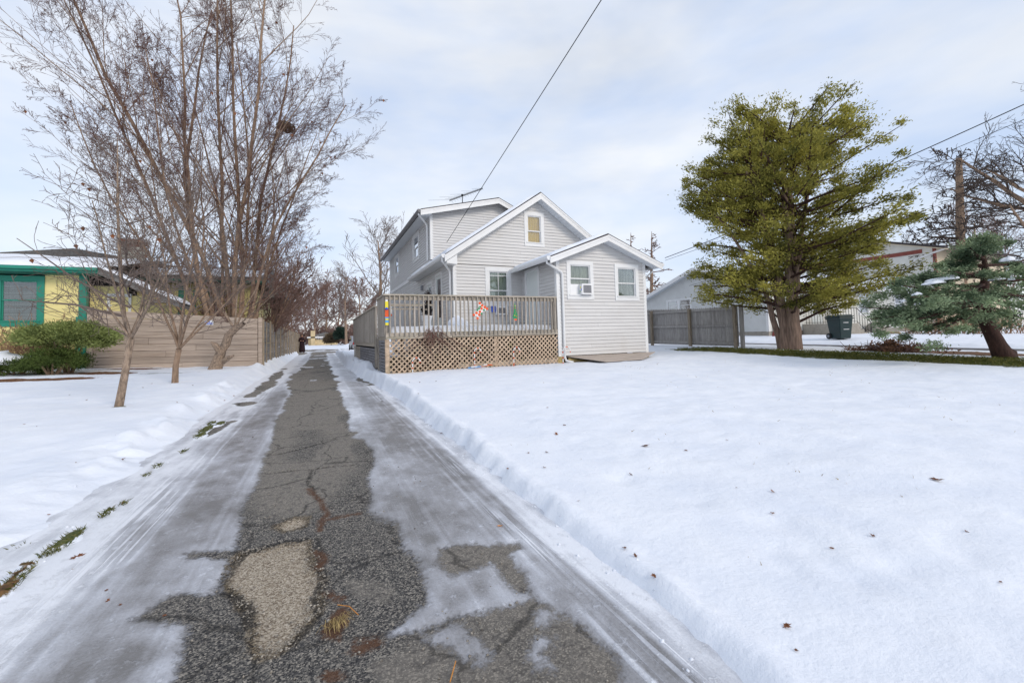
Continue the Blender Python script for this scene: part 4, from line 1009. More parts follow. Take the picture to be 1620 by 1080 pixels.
# left side: closed board railing, first bay, gate posts, long second bay
for i in range(9):
    y0 = YA + .03 + i * .133; box_part('side_board', 'deckwood_v', DX0 - .022, DX0 - .003, y0, y0 + .128, 1.12, 2.08)
box_part('rail_cap', 'deckwood_h', DX0 - .06, DX0 + .08, YA + .052, 11.6, 2.085, 2.12)
for i in range(58):
    y0 = 12.2 + i * .138; box_part('side_board', 'deckwood_v', DX0 - .042, DX0 - .023, y0, y0 + .132, .97, 1.93 + .004 * math.sin(i * 3))
box_part('rail_cap', 'deckwood_h', DX0 - .08, DX0 + .06, 11.93, 20.2, 1.935, 1.97)
for yy in (11.98, 12.13): box_part('gate_post', 'deckwood_v', DX0 - .045, DX0 - .0, yy - .03, yy + .03, .3, 1.93)
box_part('corner_post', 'deckwood_v', DX0 - .02, DX0 + .07, 11.62, 11.72, .1, 2.08); box_part('corner_post', 'lattice', DX0 - .01, DX0 + .085, YA - .012, YA + .08, .05, 1.055)
# inner railing beside the ramp
box_part('inner_rail', 'deckwood_h', DX0 + .1, 2.95, 11.9, 11.98, 1.95, 2.02); box_part('inner_rail', 'deckwood_h', DX0 + .1, 2.95, 11.92, 11.96, 1.86, 1.90)
for i in range(10): box_part('inner_baluster', 'deckwood_v', DX0 + .2 + i * .13, DX0 + .238 + i * .13, 11.965, 12.0, 1.27, 1.96)
# lattice skirt: each slat a piece, clipped to its panel
LZ0, LZ1 = 0.12, 1.06


def lattice_slats(x0, x1, z0, z1, yy, step, w):
    for lay, sgn in ((0, 1), (1, -1)):
        c = (x0 - (z1 - z0)) if sgn > 0 else x0
        cend = x1 if sgn > 0 else x1 + (z1 - z0)
        while c < cend:
            # centre line x = c + sgn*(z - z0)
            def clipped(cc):
                za = max(z0, z0 + sgn * (x0 - cc)) if sgn > 0 else max(z0, z0 + (cc - x1)); zb = min(z1, z0 + (x1 - cc)) if sgn > 0 else min(z1, z0 + (cc - x0))
                return za, zb
            (a0, b0), (a1, b1) = clipped(c - w / 2), clipped(c + w / 2)
            if b0 - a0 > .03 and b1 - a1 > .03:
                X = lambda cc, z: cc + sgn * (z - z0)
                mb = MB(); mb.prism([(X(c - w / 2, a0), yy + lay * .009, a0), (X(c + w / 2, a1), yy + lay * .009, a1), (X(c + w / 2, b1), yy + lay * .009, b1), (X(c - w / 2, b0), yy + lay * .009, b0)], (0, .008, 0))
                dk(mb, 'lattice_slat', 'lattice')
            c += step


lattice_slats(DX0 + .09, 4.2, LZ0, LZ1, YA - .022, .124, .048); lattice_slats(4.22, DX1, LZ0, LZ1, YA - .022, .124, .048)
box_part('skirt_frame_and_dark', 'lattice', 4.16, 4.25, YA - .001, YA + .03, .15, 1.06); box_part('skirt_frame_and_dark', 'deckwood_h', 3.2, DX1 - .02, YA + .001, YA + .03, .30, .40); box_part('skirt_frame_and_dark', 'deckwood_h', DX0 + .1, 3.2, YA + .001, YA + .03, .18, .27)
for i in range(6): box_part('support_post', 'deckwood_v', 1.9 + i * .8, 1.99 + i * .8, 11.2, 11.29, .1, 1.24)
# grey slatted skirt on the driveway side
for (y0, y1, zt, off, mt) in ((YA + .1, 11.58, 1.03, 0, 'greyslat'), (12.2, 13.9, .86, .02, 'greyslat'), (13.92, 17.0, .86, .02, 'greyslat'), (17.02, 20.1, .86, .02, 'deckwood_h')):
    z = .12
    while z < zt - .05:
        box_part('skirt_slat', mt, DX0 - .0 - off, DX0 + .02 - off, y0, y1, z, z + .062); z += .078
    box_part('skirt_frame_and_dark', 'inside', DX0 + .05, DX0 + .06, y0 + .01, y1 - .01, .1, zt)  # near-black sheet added as the dark behind the slats
# snow lying on the deck boards
ds = snow_slab(None, [(DX0 + .08, YA + .07, DF + .001), (AX0 - .03, YA + .07, DF + .001), (AX0 - .03, YM - .05, DF + .001), (DX0 + .08, YM - .05, DF + .001)], .15, 'deck_snow', 11, 90, 40)
tag(ds, 'uneven layer of snow lying on the deck boards behind the railing', 'snow', kind='stuff')
mb = MB(); hp = np.array([3.55, 11.55, 1.3])
hv = []
for r in range(9):
    for k in range(18):
        a = 2 * math.pi * k / 18; f = r / 8; rr = .34 * math.cos(f * math.pi / 2) ** .8 * (1 + .15 * math.sin(3 * a + r)) + .001; hv.append((hp[0] + rr * math.cos(a), hp[1] + rr * math.sin(a), hp[2] + .38 * f ** .9))
mb.add(hv, [(r * 18 + k, r * 18 + (k + 1) % 18, (r + 1) * 18 + (k + 1) % 18, (r + 1) * 18 + k) for r in range(8) for k in range(18)]); tag(mb.build('snow_pile', M['snow'], smooth=True), 'small shovelled heap of snow on the deck before the side door', 'snow pile')
# dead creeper hanging on the lattice
cm = MB(); rng = np.random.default_rng(8)
for i in range(46):
    p = np.array([2.55 + rng.normal(0, .11), YA - .06 - rng.random() * .06, 1.35 - rng.random() * .25]); pts = [p.copy()]
    d = np.array([rng.normal(0, .05), rng.normal(0, .012), -.09])
    for k in range(rng.integers(3, 9)): d = d + np.array([rng.normal(0, .03), rng.normal(0, .006), 0]); p = p + d; p[1] = min(p[1], YA - .055); pts.append(p.copy())
    cm.tube(pts, [.006 - .0005 * k for k in range(len(pts))], 4, False)
tag(cm.build('dead_creeper', M['twig']), 'dry brown creeper hanging over the deck rim onto the lattice', 'vine')
# planter on the deck
pl = thing('planter', 'white post planter with a dark round plant behind the deck railing', 'planter', (2.62, 11.3, DF))
mb = MB(); mb.lathe((2.62, 11.3, DF), [(.10, 0), (.12, .05), (.11, .30), (.15, .42), (.16, .45)], 14); own(mb.build('pot', M['white'], smooth=True), pl)
fm = MB(); rng = np.random.default_rng(9)
for i in range(300):
    d = rng.normal(0, 1, 3); d /= np.linalg.norm(d); p = np.array([2.62, 11.3, DF + .62]) + d * .10 * rng.random() ** .3; e = np.cross(d, rng.normal(0, 1, 3)); e /= np.linalg.norm(e); fm.add([p, p + e * .02 + d * .03, p + d * .08, p - e * .02 + d * .03], [(0, 1, 2, 3)])
own(fm.build('foliage', M['inside']), pl)

# ------------------------------------------------------------------ christmas decorations
YDK = YA - .088


def d8(a, b, Y=YDK): p = atY(580 + a * .19753, 440 + b * .19753, Y); return np.array([p[0], Y, p[2]])


def flat_shape(pts, root, name, mat, th=.012, dy=0): mb = MB(); mb.prism([p + (0, dy, 0) for p in pts], (0, th, 0)); return own(mb.build(name, M[mat], bevel=.002), root)


st = thing('christmas_stocking', 'orange and white striped stocking decoration hanging on the deck railing', 'decoration', d8(905, 330))
bw = [d8(a, b) for a, b in [(905, 192), (968, 240), (918, 290), (905, 330), (880, 330), (885, 300), (850, 300), (850, 285), (890, 255)]]
flat_shape([d8(*p) for p in [(905, 190), (970, 245), (955, 262), (935, 258), (915, 292), (900, 305), (903, 322), (882, 330), (884, 300), (856, 305), (848, 290), (880, 268), (900, 235), (893, 200)]], st, 'sock', 'white')
for c in [(906, 200), (925, 218), (946, 232), (964, 244), (920, 243), (880, 278), (907, 268), (858, 294), (902, 292), (888, 320)]:
    p = d8(*c); mb = MB(); mb.lathe((0, 0, 0), [(.036, 0), (.036, .006)], 10); mb.v = [(p[0] + x, p[1] - .003 - z, p[2] + yy) for x, yy, z in mb.v]; own(mb.build('dot', M['red']), st)
for c in [(908, 228), (886, 256), (938, 254), (920, 284), (899, 243)]:
    p = d8(*c); flat_shape([p + (-.03, 0, -.012), p + (.02, 0, -.03), p + (.035, 0, .012), p + (-.01, 0, .03)], st, 'leaf', 'dgreen', .004, -.006)
ct = thing('christmas_tree_cutout', 'narrow green christmas tree cutout with orange base on the deck railing', 'decoration', d8(1192, 340))
flat_shape([d8(*p) for p in [(1184, 192), (1192, 225), (1196, 245), (1200, 262), (1205, 282), (1212, 305), (1208, 320), (1190, 326), (1172, 318), (1170, 308), (1177, 290), (1180, 262), (1181, 240), (1183, 215)]], ct, 'tree_panel', 'dgreen')
flat_shape([d8(*p) for p in [(1183, 324), (1203, 324), (1202, 339), (1186, 339)]], ct, 'tree_base', 'red', .012, -.002)
for c, m_ in [((1189, 240), 'red'), ((1186, 298), 'yellowp'), ((1200, 305), 'red'), ((1195, 262), 'lumber'), ((1192, 280), 'lumber'), ((1190, 222), 'yellowp')]:
    p = d8(*c); mb = MB(); mb.lathe((0, 0, 0), [(.014, 0), (.014, .005)], 8); mb.v = [(p[0] + x, p[1] - .002 - z, p[2] + yy) for x, yy, z in mb.v]; own(mb.build('ornament', M[m_]), ct)
# coloured soldier banner at the corner post
bn = thing('toy_soldier_cutout', 'tall yellow red and blue figure cutout at the left corner of the deck railing', 'decoration', d8(162, 380))
for (nm, mt, z0, z1, x0, x1) in [('hat', 'yellowp', 185, 240, 148, 174), ('coat', 'red', 248, 310, 147, 176), ('belt', 'sky_blue', 311, 322, 147, 178), ('band', 'yellowp', 323, 335, 150, 176), ('trousers', 'sky_blue', 336, 355, 149, 177), ('boots', 'yellowp', 356, 376, 150, 176), ('plume', 'white', 172, 186, 150, 170)]:
    flat_shape([d8(x0, z1), d8(x1, z1), d8(x1 - 1, z0), d8(x0 + 1, z0)], bn, nm, mt, .014)
p = d8(160, 243); mb = MB(); mb.lathe((p[0], p[1] - .005, p[2] - .03), [(.01, 0), (.035, .01), (.038, .03), (.02, .05), (.01, .06)], 10); own(mb.build('face', M['blue'], smooth=True), bn)
sn = thing('snowman_light', 'small white and red light figure hung inside the corner of the deck railing', 'decoration', d8(190, 300, YA + .06))
p = d8(190, 290, YA + .05); mb = MB(); mb.lathe(p, [(.01, 0), (.04, .02), (.045, .09), (.03, .13), (.035, .17), (.01, .21)], 12); own(mb.build('figure', M['white'], smooth=True), sn)
mb = MB(); mb.lathe(p + (0, 0, -.05), [(.01, 0), (.045, .02), (.042, .05)], 12); own(mb.build('base', M['red'], smooth=True), sn)


def cane(cx, ybase, ytop, w, label, Y, flip=1):
    """striped candy cane stuck in the snow: red and white pieces are parts"""
    p0 = atY(cx, ybase, Y); p1 = atY(cx, ytop, Y); s = abs(p1[2] - p0[2]); r = w / 2 * abs(atY(cx + 10, ybase, Y)[0] - p0[0]) / 10
    root = thing('candy_cane', label, 'decoration', p0, 'candy canes stuck in the snow')
    pts = [p0 + (0, 0, -.08)]; n = 14
    for i in range(n): pts.append(p0 + (0, 0, (s - r) * (i + 1) / n))
    for i in range(1, 12): a = math.pi * (1 - i / 11 * 1.12); pts.append(p0 + np.array([flip * (r + r * math.cos(a)), 0, s - r + r * math.sin(a)]))
    for i in range(0, len(pts) - 1, 2):
        seg = pts[i:i + 3]; mb = MB(); mb.tube(seg, .013, 8); own(mb.build('stripe', M['white'] if (i // 2) % 3 else M['red'], smooth=True), root)
    return root


cane(653, 592.5, 566, 12, 'leftmost candy cane against the lattice, at the low end of the deck', YA - .18)
cane(751, 580, 550.5, 10.5, 'middle candy cane before the lattice, beside the fallen coloured ornament', YA - .14)
cane(813, 577, 549.5, 10, 'candy cane before the lattice right of the middle one', YA - .14)
cane(891, 576, 548.5, 12, 'candy cane standing at the downspout of the annex corner', YA - .24)
# fallen ornament
fo = thing('fallen_ornament', 'flat coloured ornament lying on the snow beside the lattice', 'decoration', atY(753, 583, YA - .3))
base = atY(752, 583, YA - .35)
for i, (dx_, dy_, l_, m_) in enumerate([(-.09, .0, .1, 'sky_blue'), (.02, .03, .1, 'white'), (.11, -.02, .07, 'red'), (.05, -.06, .09, 'sky_blue'), (-.05, -.05, .08, 'white'), (.38, .12, .12, 'red'), (.30, .1, .05, 'white')]):
    x, y_ = base[0] + dx_, base[1] + dy_; z = gz1(x, y_) + .015 + .006 * i; mb = MB(); mb.prism([(x - l_, y_ - .03, z), (x + l_, y_ - .02, z + .01), (x + l_ * .8, y_ + .04, z + .02), (x - l_ * .9, y_ + .035, z + .015)], (0, 0, .012)); own(mb.build('piece', M[m_]), fo)

# ------------------------------------------------------------------ left side: fences, yellow house, shrubs
YF = 17.0
ff = thing('board_fence', 'brown horizontal board fence facing the road behind the small bare trees', 'fence', (-4, YF, .2))
TL = atY(139, 489, YF); TR = atY(415, 504, YF)
FXL, FXR = TL[0], TR[0]


def ftop(x): return TL[2] + (TR[2] - TL[2]) * (x - FXL) / (FXR - FXL)


npl = 10; zb0 = .10
rng = np.random.default_rng(12)
for i in range(npl):
    cuts = [FXL + .14, FXL + 1.9 + .5 * math.sin(i * 2.1), FXR - .13] if i % 2 else [FXL + .14, FXL + 3.0 + .4 * math.sin(i), FXR - .13]
    for k in range(len(cuts) - 1):
        a, b = cuts[k], cuts[k + 1] - .006
        za = zb0 + (ftop(a) - zb0) * i / npl; zb = zb0 + (ftop(b) - zb0) * i / npl; ta = (ftop(a) - zb0) / npl - .008; tb = (ftop(b) - zb0) / npl - .008
        j = rng.normal(0, .004); mb = MB(); mb.prism([(a, YF + j, za), (b, YF + j, zb), (b, YF + j, zb + tb), (a, YF + j, za + ta)], (0, .03, 0)); own(mb.build('plank', M['fencewood'], bevel=.004), ff)
for x0, x1 in ((FXL, FXL + .13), (FXR - .12, FXR)):
    mb = MB(); mb.box(x0, x1, YF - .05, YF + .06, -.05, ftop(x0) + .03); own(mb.build('post', M['fencewood'], bevel=.006), ff)
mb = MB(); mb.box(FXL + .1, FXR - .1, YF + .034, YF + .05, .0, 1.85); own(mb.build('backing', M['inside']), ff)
sg = thing('fence_sign', 'small purple and white notice fixed to the board fence behind the leaning trunk', 'sign', atY(330, 510, YF))
s0 = atY(324, 514, YF); mb = MB(); mb.box(s0[0], s0[0] + .24, YF - .022, YF - .012, s0[2], s0[2] + .15); own(mb.build('panel', M['white']), sg)
mb = MB(); mb.box(s0[0] + .02, s0[0] + .22, YF - .026, YF - .022, s0[2] + .03, s0[2] + .065); own(mb.build('print_band', M['blue']), sg)
mb = MB(); mb.box(s0[0] + .02, s0[0] + .15, YF - .026, YF - .022, s0[2] + .09, s0[2] + .12); own(mb.build('print_band', M['blue']), sg)
# fence running back along the driveway
sf = thing('side_fence', 'long grey board fence running back along the left of the driveway', 'fence', (-1.75, 17.2, .2))
FX = FXR + .02
for bay in range(13):
    y0 = YF + .12 + bay * 2.4
    for i in range(9):
        z0 = .08 + i * .195; mb = MB(); j = .008 * math.sin(bay * 3 + i * 5); mb.box(FX - .05 + j, FX - .03 + j, y0 + .01, y0 + 2.39, z0, z0 + .18 + .008 * math.sin(i * 9 + bay)); own(mb.build('plank', M['fencegrey']), sf)
    mb = MB(); mb.box(FX - .03, FX + .03, y0 - .035, y0 + .03, 0, 1.88); own(mb.build('post', M['post']), sf)
    mb = MB(); mb.box(FX - .03, FX + .0, y0 + 1.17, y0 + 1.22, 0, 1.84); own(mb.build('batten', M['post']), sf)

# yellow house
yh = thing('yellow_house', 'yellow house with green trim and a snowy low roof behind the board fence', 'house', (-10, 18, .3))
YW = 17.35; YX1 = -6.58
ya = lambda px, py: atY(px, py, YW)


def yp(mb, name, mat, **k): return own(mb.build(name, M[mat], **k), yh)


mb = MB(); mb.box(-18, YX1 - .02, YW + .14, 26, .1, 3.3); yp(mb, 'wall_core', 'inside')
# boards: lower laps, then tall panels
wx0, wx1, wz0, wz1 = -8.55, -7.48, 1.72, 3.22
z = .25; k = 0
while z < 2.2:
    for (a, b) in (((-18, YX1 - .02),) if z + .2 < wz0 else ((-18, wx0), (wx1, YX1 - .02))):
        mb = MB(); mb.prism([(a, YW, z), (a, YW - .02, z), (a, YW - .006, z + .215), (a, YW, z + .215)], (b - a, 0, 0)); yp(mb, 'wall_board', 'yellow')
    z += .21
x = -18
while x < YX1 - .1:
    x2 = min(x + 1.2, YX1 - .02)
    a, b = x, x2 - .008
    for (a, b) in ([(a, b)] if b <= wx0 or a >= wx1 else [q for q in ((a, min(b, wx0)), (max(a, wx1), b)) if q[1] - q[0] > .03]):
        mb = MB(); mb.box(a, b, YW - .012, YW, z, 3.3); yp(mb, 'wall_panel', 'yellow')
    x += 1.2
own(window(None, (0, YW, 0), (1, 0, 0), (0, -1, 0), wx0, wx1, wz0, wz1, .15, 'dark_reflection', name='window', frame_mat='green', sash_z=.52, glass='glass'), yh)  # striped sheet behind the panes imitates their reflection
own(window(None, (0, YW, 0), (1, 0, 0), (0, -1, 0), -10.6, -9.5, wz0, wz1, .15, 'dark_reflection', name='window', frame_mat='green', sash_z=.52, glass='glass'), yh)
mb = MB(); mb.box(YX1 - .12, YX1 + .06, YW - .05, YW + .1, .2, 3.28); yp(mb, 'corner_board', 'green')
mb = MB(); mb.box(YX1 - .16, YX1 + .1, YW - .09, YW - .051, .2, 2.0); yp(mb, 'corner_board', 'green')
# fascia, soffit, roof of the front block
EZ = 3.43; YE = YW - .5
mb = MB(); mb.box(-18.4, -6.1, YE, YE + .05, EZ - .14, EZ); yp(mb, 'fascia', 'green')
mb = MB(); mb.box(-18.4, -6.1, YE - .09, YE, EZ - .07, EZ + .02); yp(mb, 'gutter', 'green')
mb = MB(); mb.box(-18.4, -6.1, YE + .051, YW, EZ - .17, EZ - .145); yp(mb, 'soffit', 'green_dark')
RY = 22.5; RZ = 4.62
mb = MB(); mb.prism([(-18.4, YE - .04, EZ + .0), (-18.4, RY, RZ), (-18.4, RY, RZ - .1), (-18.4, YE - .04, EZ - .0)], (12.3, 0, 0)); yp(mb, 'roof', 'shingle_grey')
own(snow_slab(None, [(-18.3, YE - .1, EZ + .03), (-6.05, YE - .1, EZ + .03), (-6.05, YE + 3.6, EZ + .80), (-18.3, YE + 3.6, EZ + .80)], .13, seed=21, nu=120, nv=24), yh)
mb = MB(); mb.prism([(-18.4, RY, RZ), (-18.4, 28, EZ), (-18.4, 28, EZ - .1), (-18.4, RY, RZ - .1)], (12.3, 0, 0)); yp(mb, 'roof', 'shingle_grey')
# catslide wing dropping to the right, dark underside
a = np.array([-6.1, YE, EZ + .03]); b = np.array([-4.1, YE, 2.42])
mb = MB(); mb.prism([a, b, b + (0, 0, -.16), a + (0, 0, -.2)], (0, 1.6, 0)); yp(mb, 'wing_roof', 'shingle_grey')
mb = MB(); mb.prism([a + (0, -.03, .02), b + (0, -.03, .02), b + (0, -.03, -.03), a + (0, -.03, -.03)], (0, 1.65, 0)); yp(mb, 'wing_roof', 'shingle_grey')
own(snow_slab(None, [a + (0, 0, .03), b + (0, 0, .03), b + (0, 1.5, .03), a + (0, 1.5, .03)], .07, seed=23, nu=30, nv=30), yh)
YG = YW + .35
for i in range(9):
    z0 = .3 + i * .3; zt = z0 + .295; xe = min(-4.35, -6.1 + (EZ - .2 - zt) / .505) if zt > 2.3 else -4.35
    if xe - YX1 < .2: continue
    mb = MB(); mb.prism([(YX1, YG, z0), (YX1, YG - .02, z0), (YX1, YG - .006, zt), (YX1, YG, zt)], (xe - YX1, 0, 0)); yp(mb, 'wall_board', 'yellow')
own(window(None, (0, YG, 0), (1, 0, 0), (0, -1, 0), -6.15, -5.55, 1.5, 2.75, .07, 'curtain_dark', name='window', frame_mat='trim', proud=.06), yh)
# rear block seen above the fence
Y2 = 21.5; X2 = -2.6
z = .5
while z < 3.5:
    mb = MB(); mb.prism([(YX1, Y2, z), (YX1, Y2 - .02, z), (YX1, Y2 - .006, z + .3), (YX1, Y2, z + .3)], (X2 - YX1, 0, 0)); yp(mb, 'wall_board', 'yellow'); z += .295
for x in (-5.15, -3.9): mb = MB(); mb.box(x - .09, x + .09, Y2 - .06, Y2 - .021, .4, 3.5); yp(mb, 'corner_board', 'green')
own(window(None, (0, Y2, 0), (1, 0, 0), (0, -1, 0), -4.75, -4.1, 2.1, 3.3, .1, 'blind', name='window', frame_mat='green', glass='glass_side', proud=.06), yh)
own(window(None, (0, Y2, 0), (1, 0, 0), (0, -1, 0), -6.45, -5.5, 1.7, 2.9, .12, 'curtain_dark', name='window', frame_mat='trim', glass='glass_side', proud=.06), yh)
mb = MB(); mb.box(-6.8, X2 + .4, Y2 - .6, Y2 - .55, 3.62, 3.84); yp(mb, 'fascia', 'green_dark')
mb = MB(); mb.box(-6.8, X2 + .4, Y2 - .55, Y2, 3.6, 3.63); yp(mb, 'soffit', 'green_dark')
mb = MB(); mb.prism([(-6.8, Y2 - .65, 3.85), (-6.8, 25.5, 4.9), (-6.8, 30, 3.85), (-6.8, 30, 3.7), (-6.8, Y2 - .6, 3.7)], (4.6 + .0, 0, 0)); yp(mb, 'roof', 'shingle_grey')
own(snow_slab(None, [(-6.7, Y2 - .66, 3.86), (-2.25, Y2 - .66, 3.86), (-2.25, Y2 + 1.0, 4.30), (-6.7, Y2 + 1.0, 4.30)], .10, seed=24), yh)
mb = MB(); mb.box(X2 - .02, X2, Y2, 29, .3, 3.6); yp(mb, 'end_wall', 'yellow')
# ridge of the far roof, dark shingle
mb = MB(); mb.prism([(-22, 24, 3.6), (-9.5, 24, 5.28), (-1.5, 24, 3.9), (-1.5, 24, 3.3), (-22, 24, 3.3)], (0, 4, 0)); yp(mb, 'main_roof', 'shingle_grey')
# chimney
cc = atY(211, 405, 23.0); w_ = .36
for i in range(9):
    mb = MB(); s_ = w_ * (1.0 if i < 6 else 1.12 if i < 8 else .95); zz = 4.0 + i * .155; mb.box(cc[0] - s_, cc[0] + s_, 23 - s_ * .7, 23 + s_ * .7, zz, zz + .15); yp(mb, 'chimney_course', 'brick' if i != 8 else 'brickred', bevel=.01)
mb = MB(); mb.prism([(cc[0] - .42, 22.65, 5.40), (cc[0] + .42, 22.65, 5.40), (cc[0] + .32, 22.65, 5.54), (cc[0] - .32, 22.65, 5.54)], (0, .8, 0)); yp(mb, 'chimney_cap', 'brickred')


# shrubs
def leaf_cloud(centers, n, size, rng, dirf=None, width=.4, tint=None, clump=.5):
    """n small rhombic leaves around given centres; returns V, F, tint arrays"""
    C_ = np.asarray(centers, float); idx = rng.integers(0, len(C_), n); P = C_[idx][:, :3] + rng.normal(0, 1, (n, 3)) * C_[idx][:, 3:4] * np.array([1.15, 1.15, .7])
    D = rng.normal(0, 1, (n, 3)) if dirf is None else dirf(P, idx, rng)
    D /= np.linalg.norm(D, axis=1)[:, None]; E = np.cross(D, rng.normal(0, 1, (n, 3))); E /= np.linalg.norm(E, axis=1)[:, None]
    s = size * rng.uniform(.6, 1.4, n)[:, None]
    V = np.stack([P - D * s * .5, P + E * s * width * .5, P + D * s * .5, P - E * s * width * .5], 1).reshape(-1, 3)
    Fc = np.arange(4 * n).reshape(-1, 4); ct = rng.random(len(C_)); t = np.clip(ct[idx] * clump + rng.random(n) * (1 - clump), 0, 1) if tint is None else tint(P, idx)
    return V, Fc, np.repeat(t, 4)


def shrub(name, label, c, rx, ry, rz, n, size, mat, seed, group=None, stem='bark', stems=5, flat=0.0, up=.3):
    rng = np.random.default_rng(seed); root = thing(name, label, 'shrub', (c[0], c[1], gz1(c[0], c[1])), group)
    cen = []
    for i in range(70):
        d = rng.normal(0, 1, 3); d /= np.linalg.norm(d)
        if d[2] < -.45: d[2] *= -.3
        r = rng.uniform(.78, 1.0) if i < 55 else rng.uniform(.3, .8); cen.append((c[0] + d[0] * rx * r, c[1] + d[1] * ry * r, c[2] + d[2] * rz * r, .11 * min(rx, rz) / .5))
    V_, F_, t_ = leaf_cloud(cen, n, size, rng, lambda P, i, g: (P - np.array(c)) / np.array([rx, ry, rz]) + g.normal(0, .55, P.shape) + np.array([0, 0, up]), .32)
    own(np_mesh('foliage', V_, F_, M[mat], attrs={'tint': t_}), root)
    mb = MB(); g0 = gz1(c[0], c[1]) - .05
    for i in range(stems):
        a = 6.28 * i / stems; mb.tube([(c[0] + .06 * math.cos(a), c[1] + .06 * math.sin(a), g0), (c[0] + rx * .3 * math.cos(a), c[1] + ry * .3 * math.sin(a), c[2] - rz * .2), (c[0] + rx * .6 * math.cos(a), c[1] + ry * .6 * math.sin(a), c[2] + rz * .3)], [.03, .022, .01], 5)
    own(mb.build('stems', M[stem]), root); return root


sc_ = atd(110, 536, 11.5)
shrub('pine_shrub', 'rounded olive green pine shrub before the left end of the board fence', sc_, .98, .8, .44, 24000, .075, 'pine_leaf', 31)
s2 = atd(84, 573, 11.0); shrub('boxwood_shrub', 'dense dark green low shrub under the pine shrub', s2, .72, .6, .33, 14000, .05, 'box_leaf', 32)
s3 = atd(36, 580, 11.0); shrub('boxwood_shrub', 'low dark green hedge bush carrying a cap of snow at the left edge', (s3[0] - .15, s3[1], s3[2] - .05), .75, .6, .26, 8000, .06, 'box_leaf', 33)
hs = atd(18, 566, 11.0)
mb = MB(); hv = []
for r in range(9):
    for k in range(24):
        a = 2 * math.pi * k / 24; f = r / 8; rr = math.cos(f * math.pi / 2) ** .6 * (1 + .1 * math.sin(3 * a + 1) + .06 * math.sin(7 * a)) + .001; hv.append((hs[0] - .05 + .72 * rr * math.cos(a), hs[1] + .5 * rr * math.sin(a), hs[2] - .16 + .30 * f ** .8 - .06 * math.cos(a)))
mb.add(hv, [(r * 24 + k, r * 24 + (k + 1) % 24, (r + 1) * 24 + (k + 1) % 24, (r + 1) * 24 + k) for r in range(8) for k in range(24)]); tag(mb.build('snow_mound', M['snow'], smooth=True), 'thick cap of snow lying on the low hedge bush at the left edge', 'snow')
s4 = atd(56, 564, 11.3); mb = MB(); mb.lathe(s4, [(.2, -.06), (.18, .0), (.12, .04), (.02, .06)], 14, 1.4, .8); tag(mb.build('snow_mound', M['snow'], smooth=True), 'small lump of snow between the hedge bush and the pine shrub', 'snow')

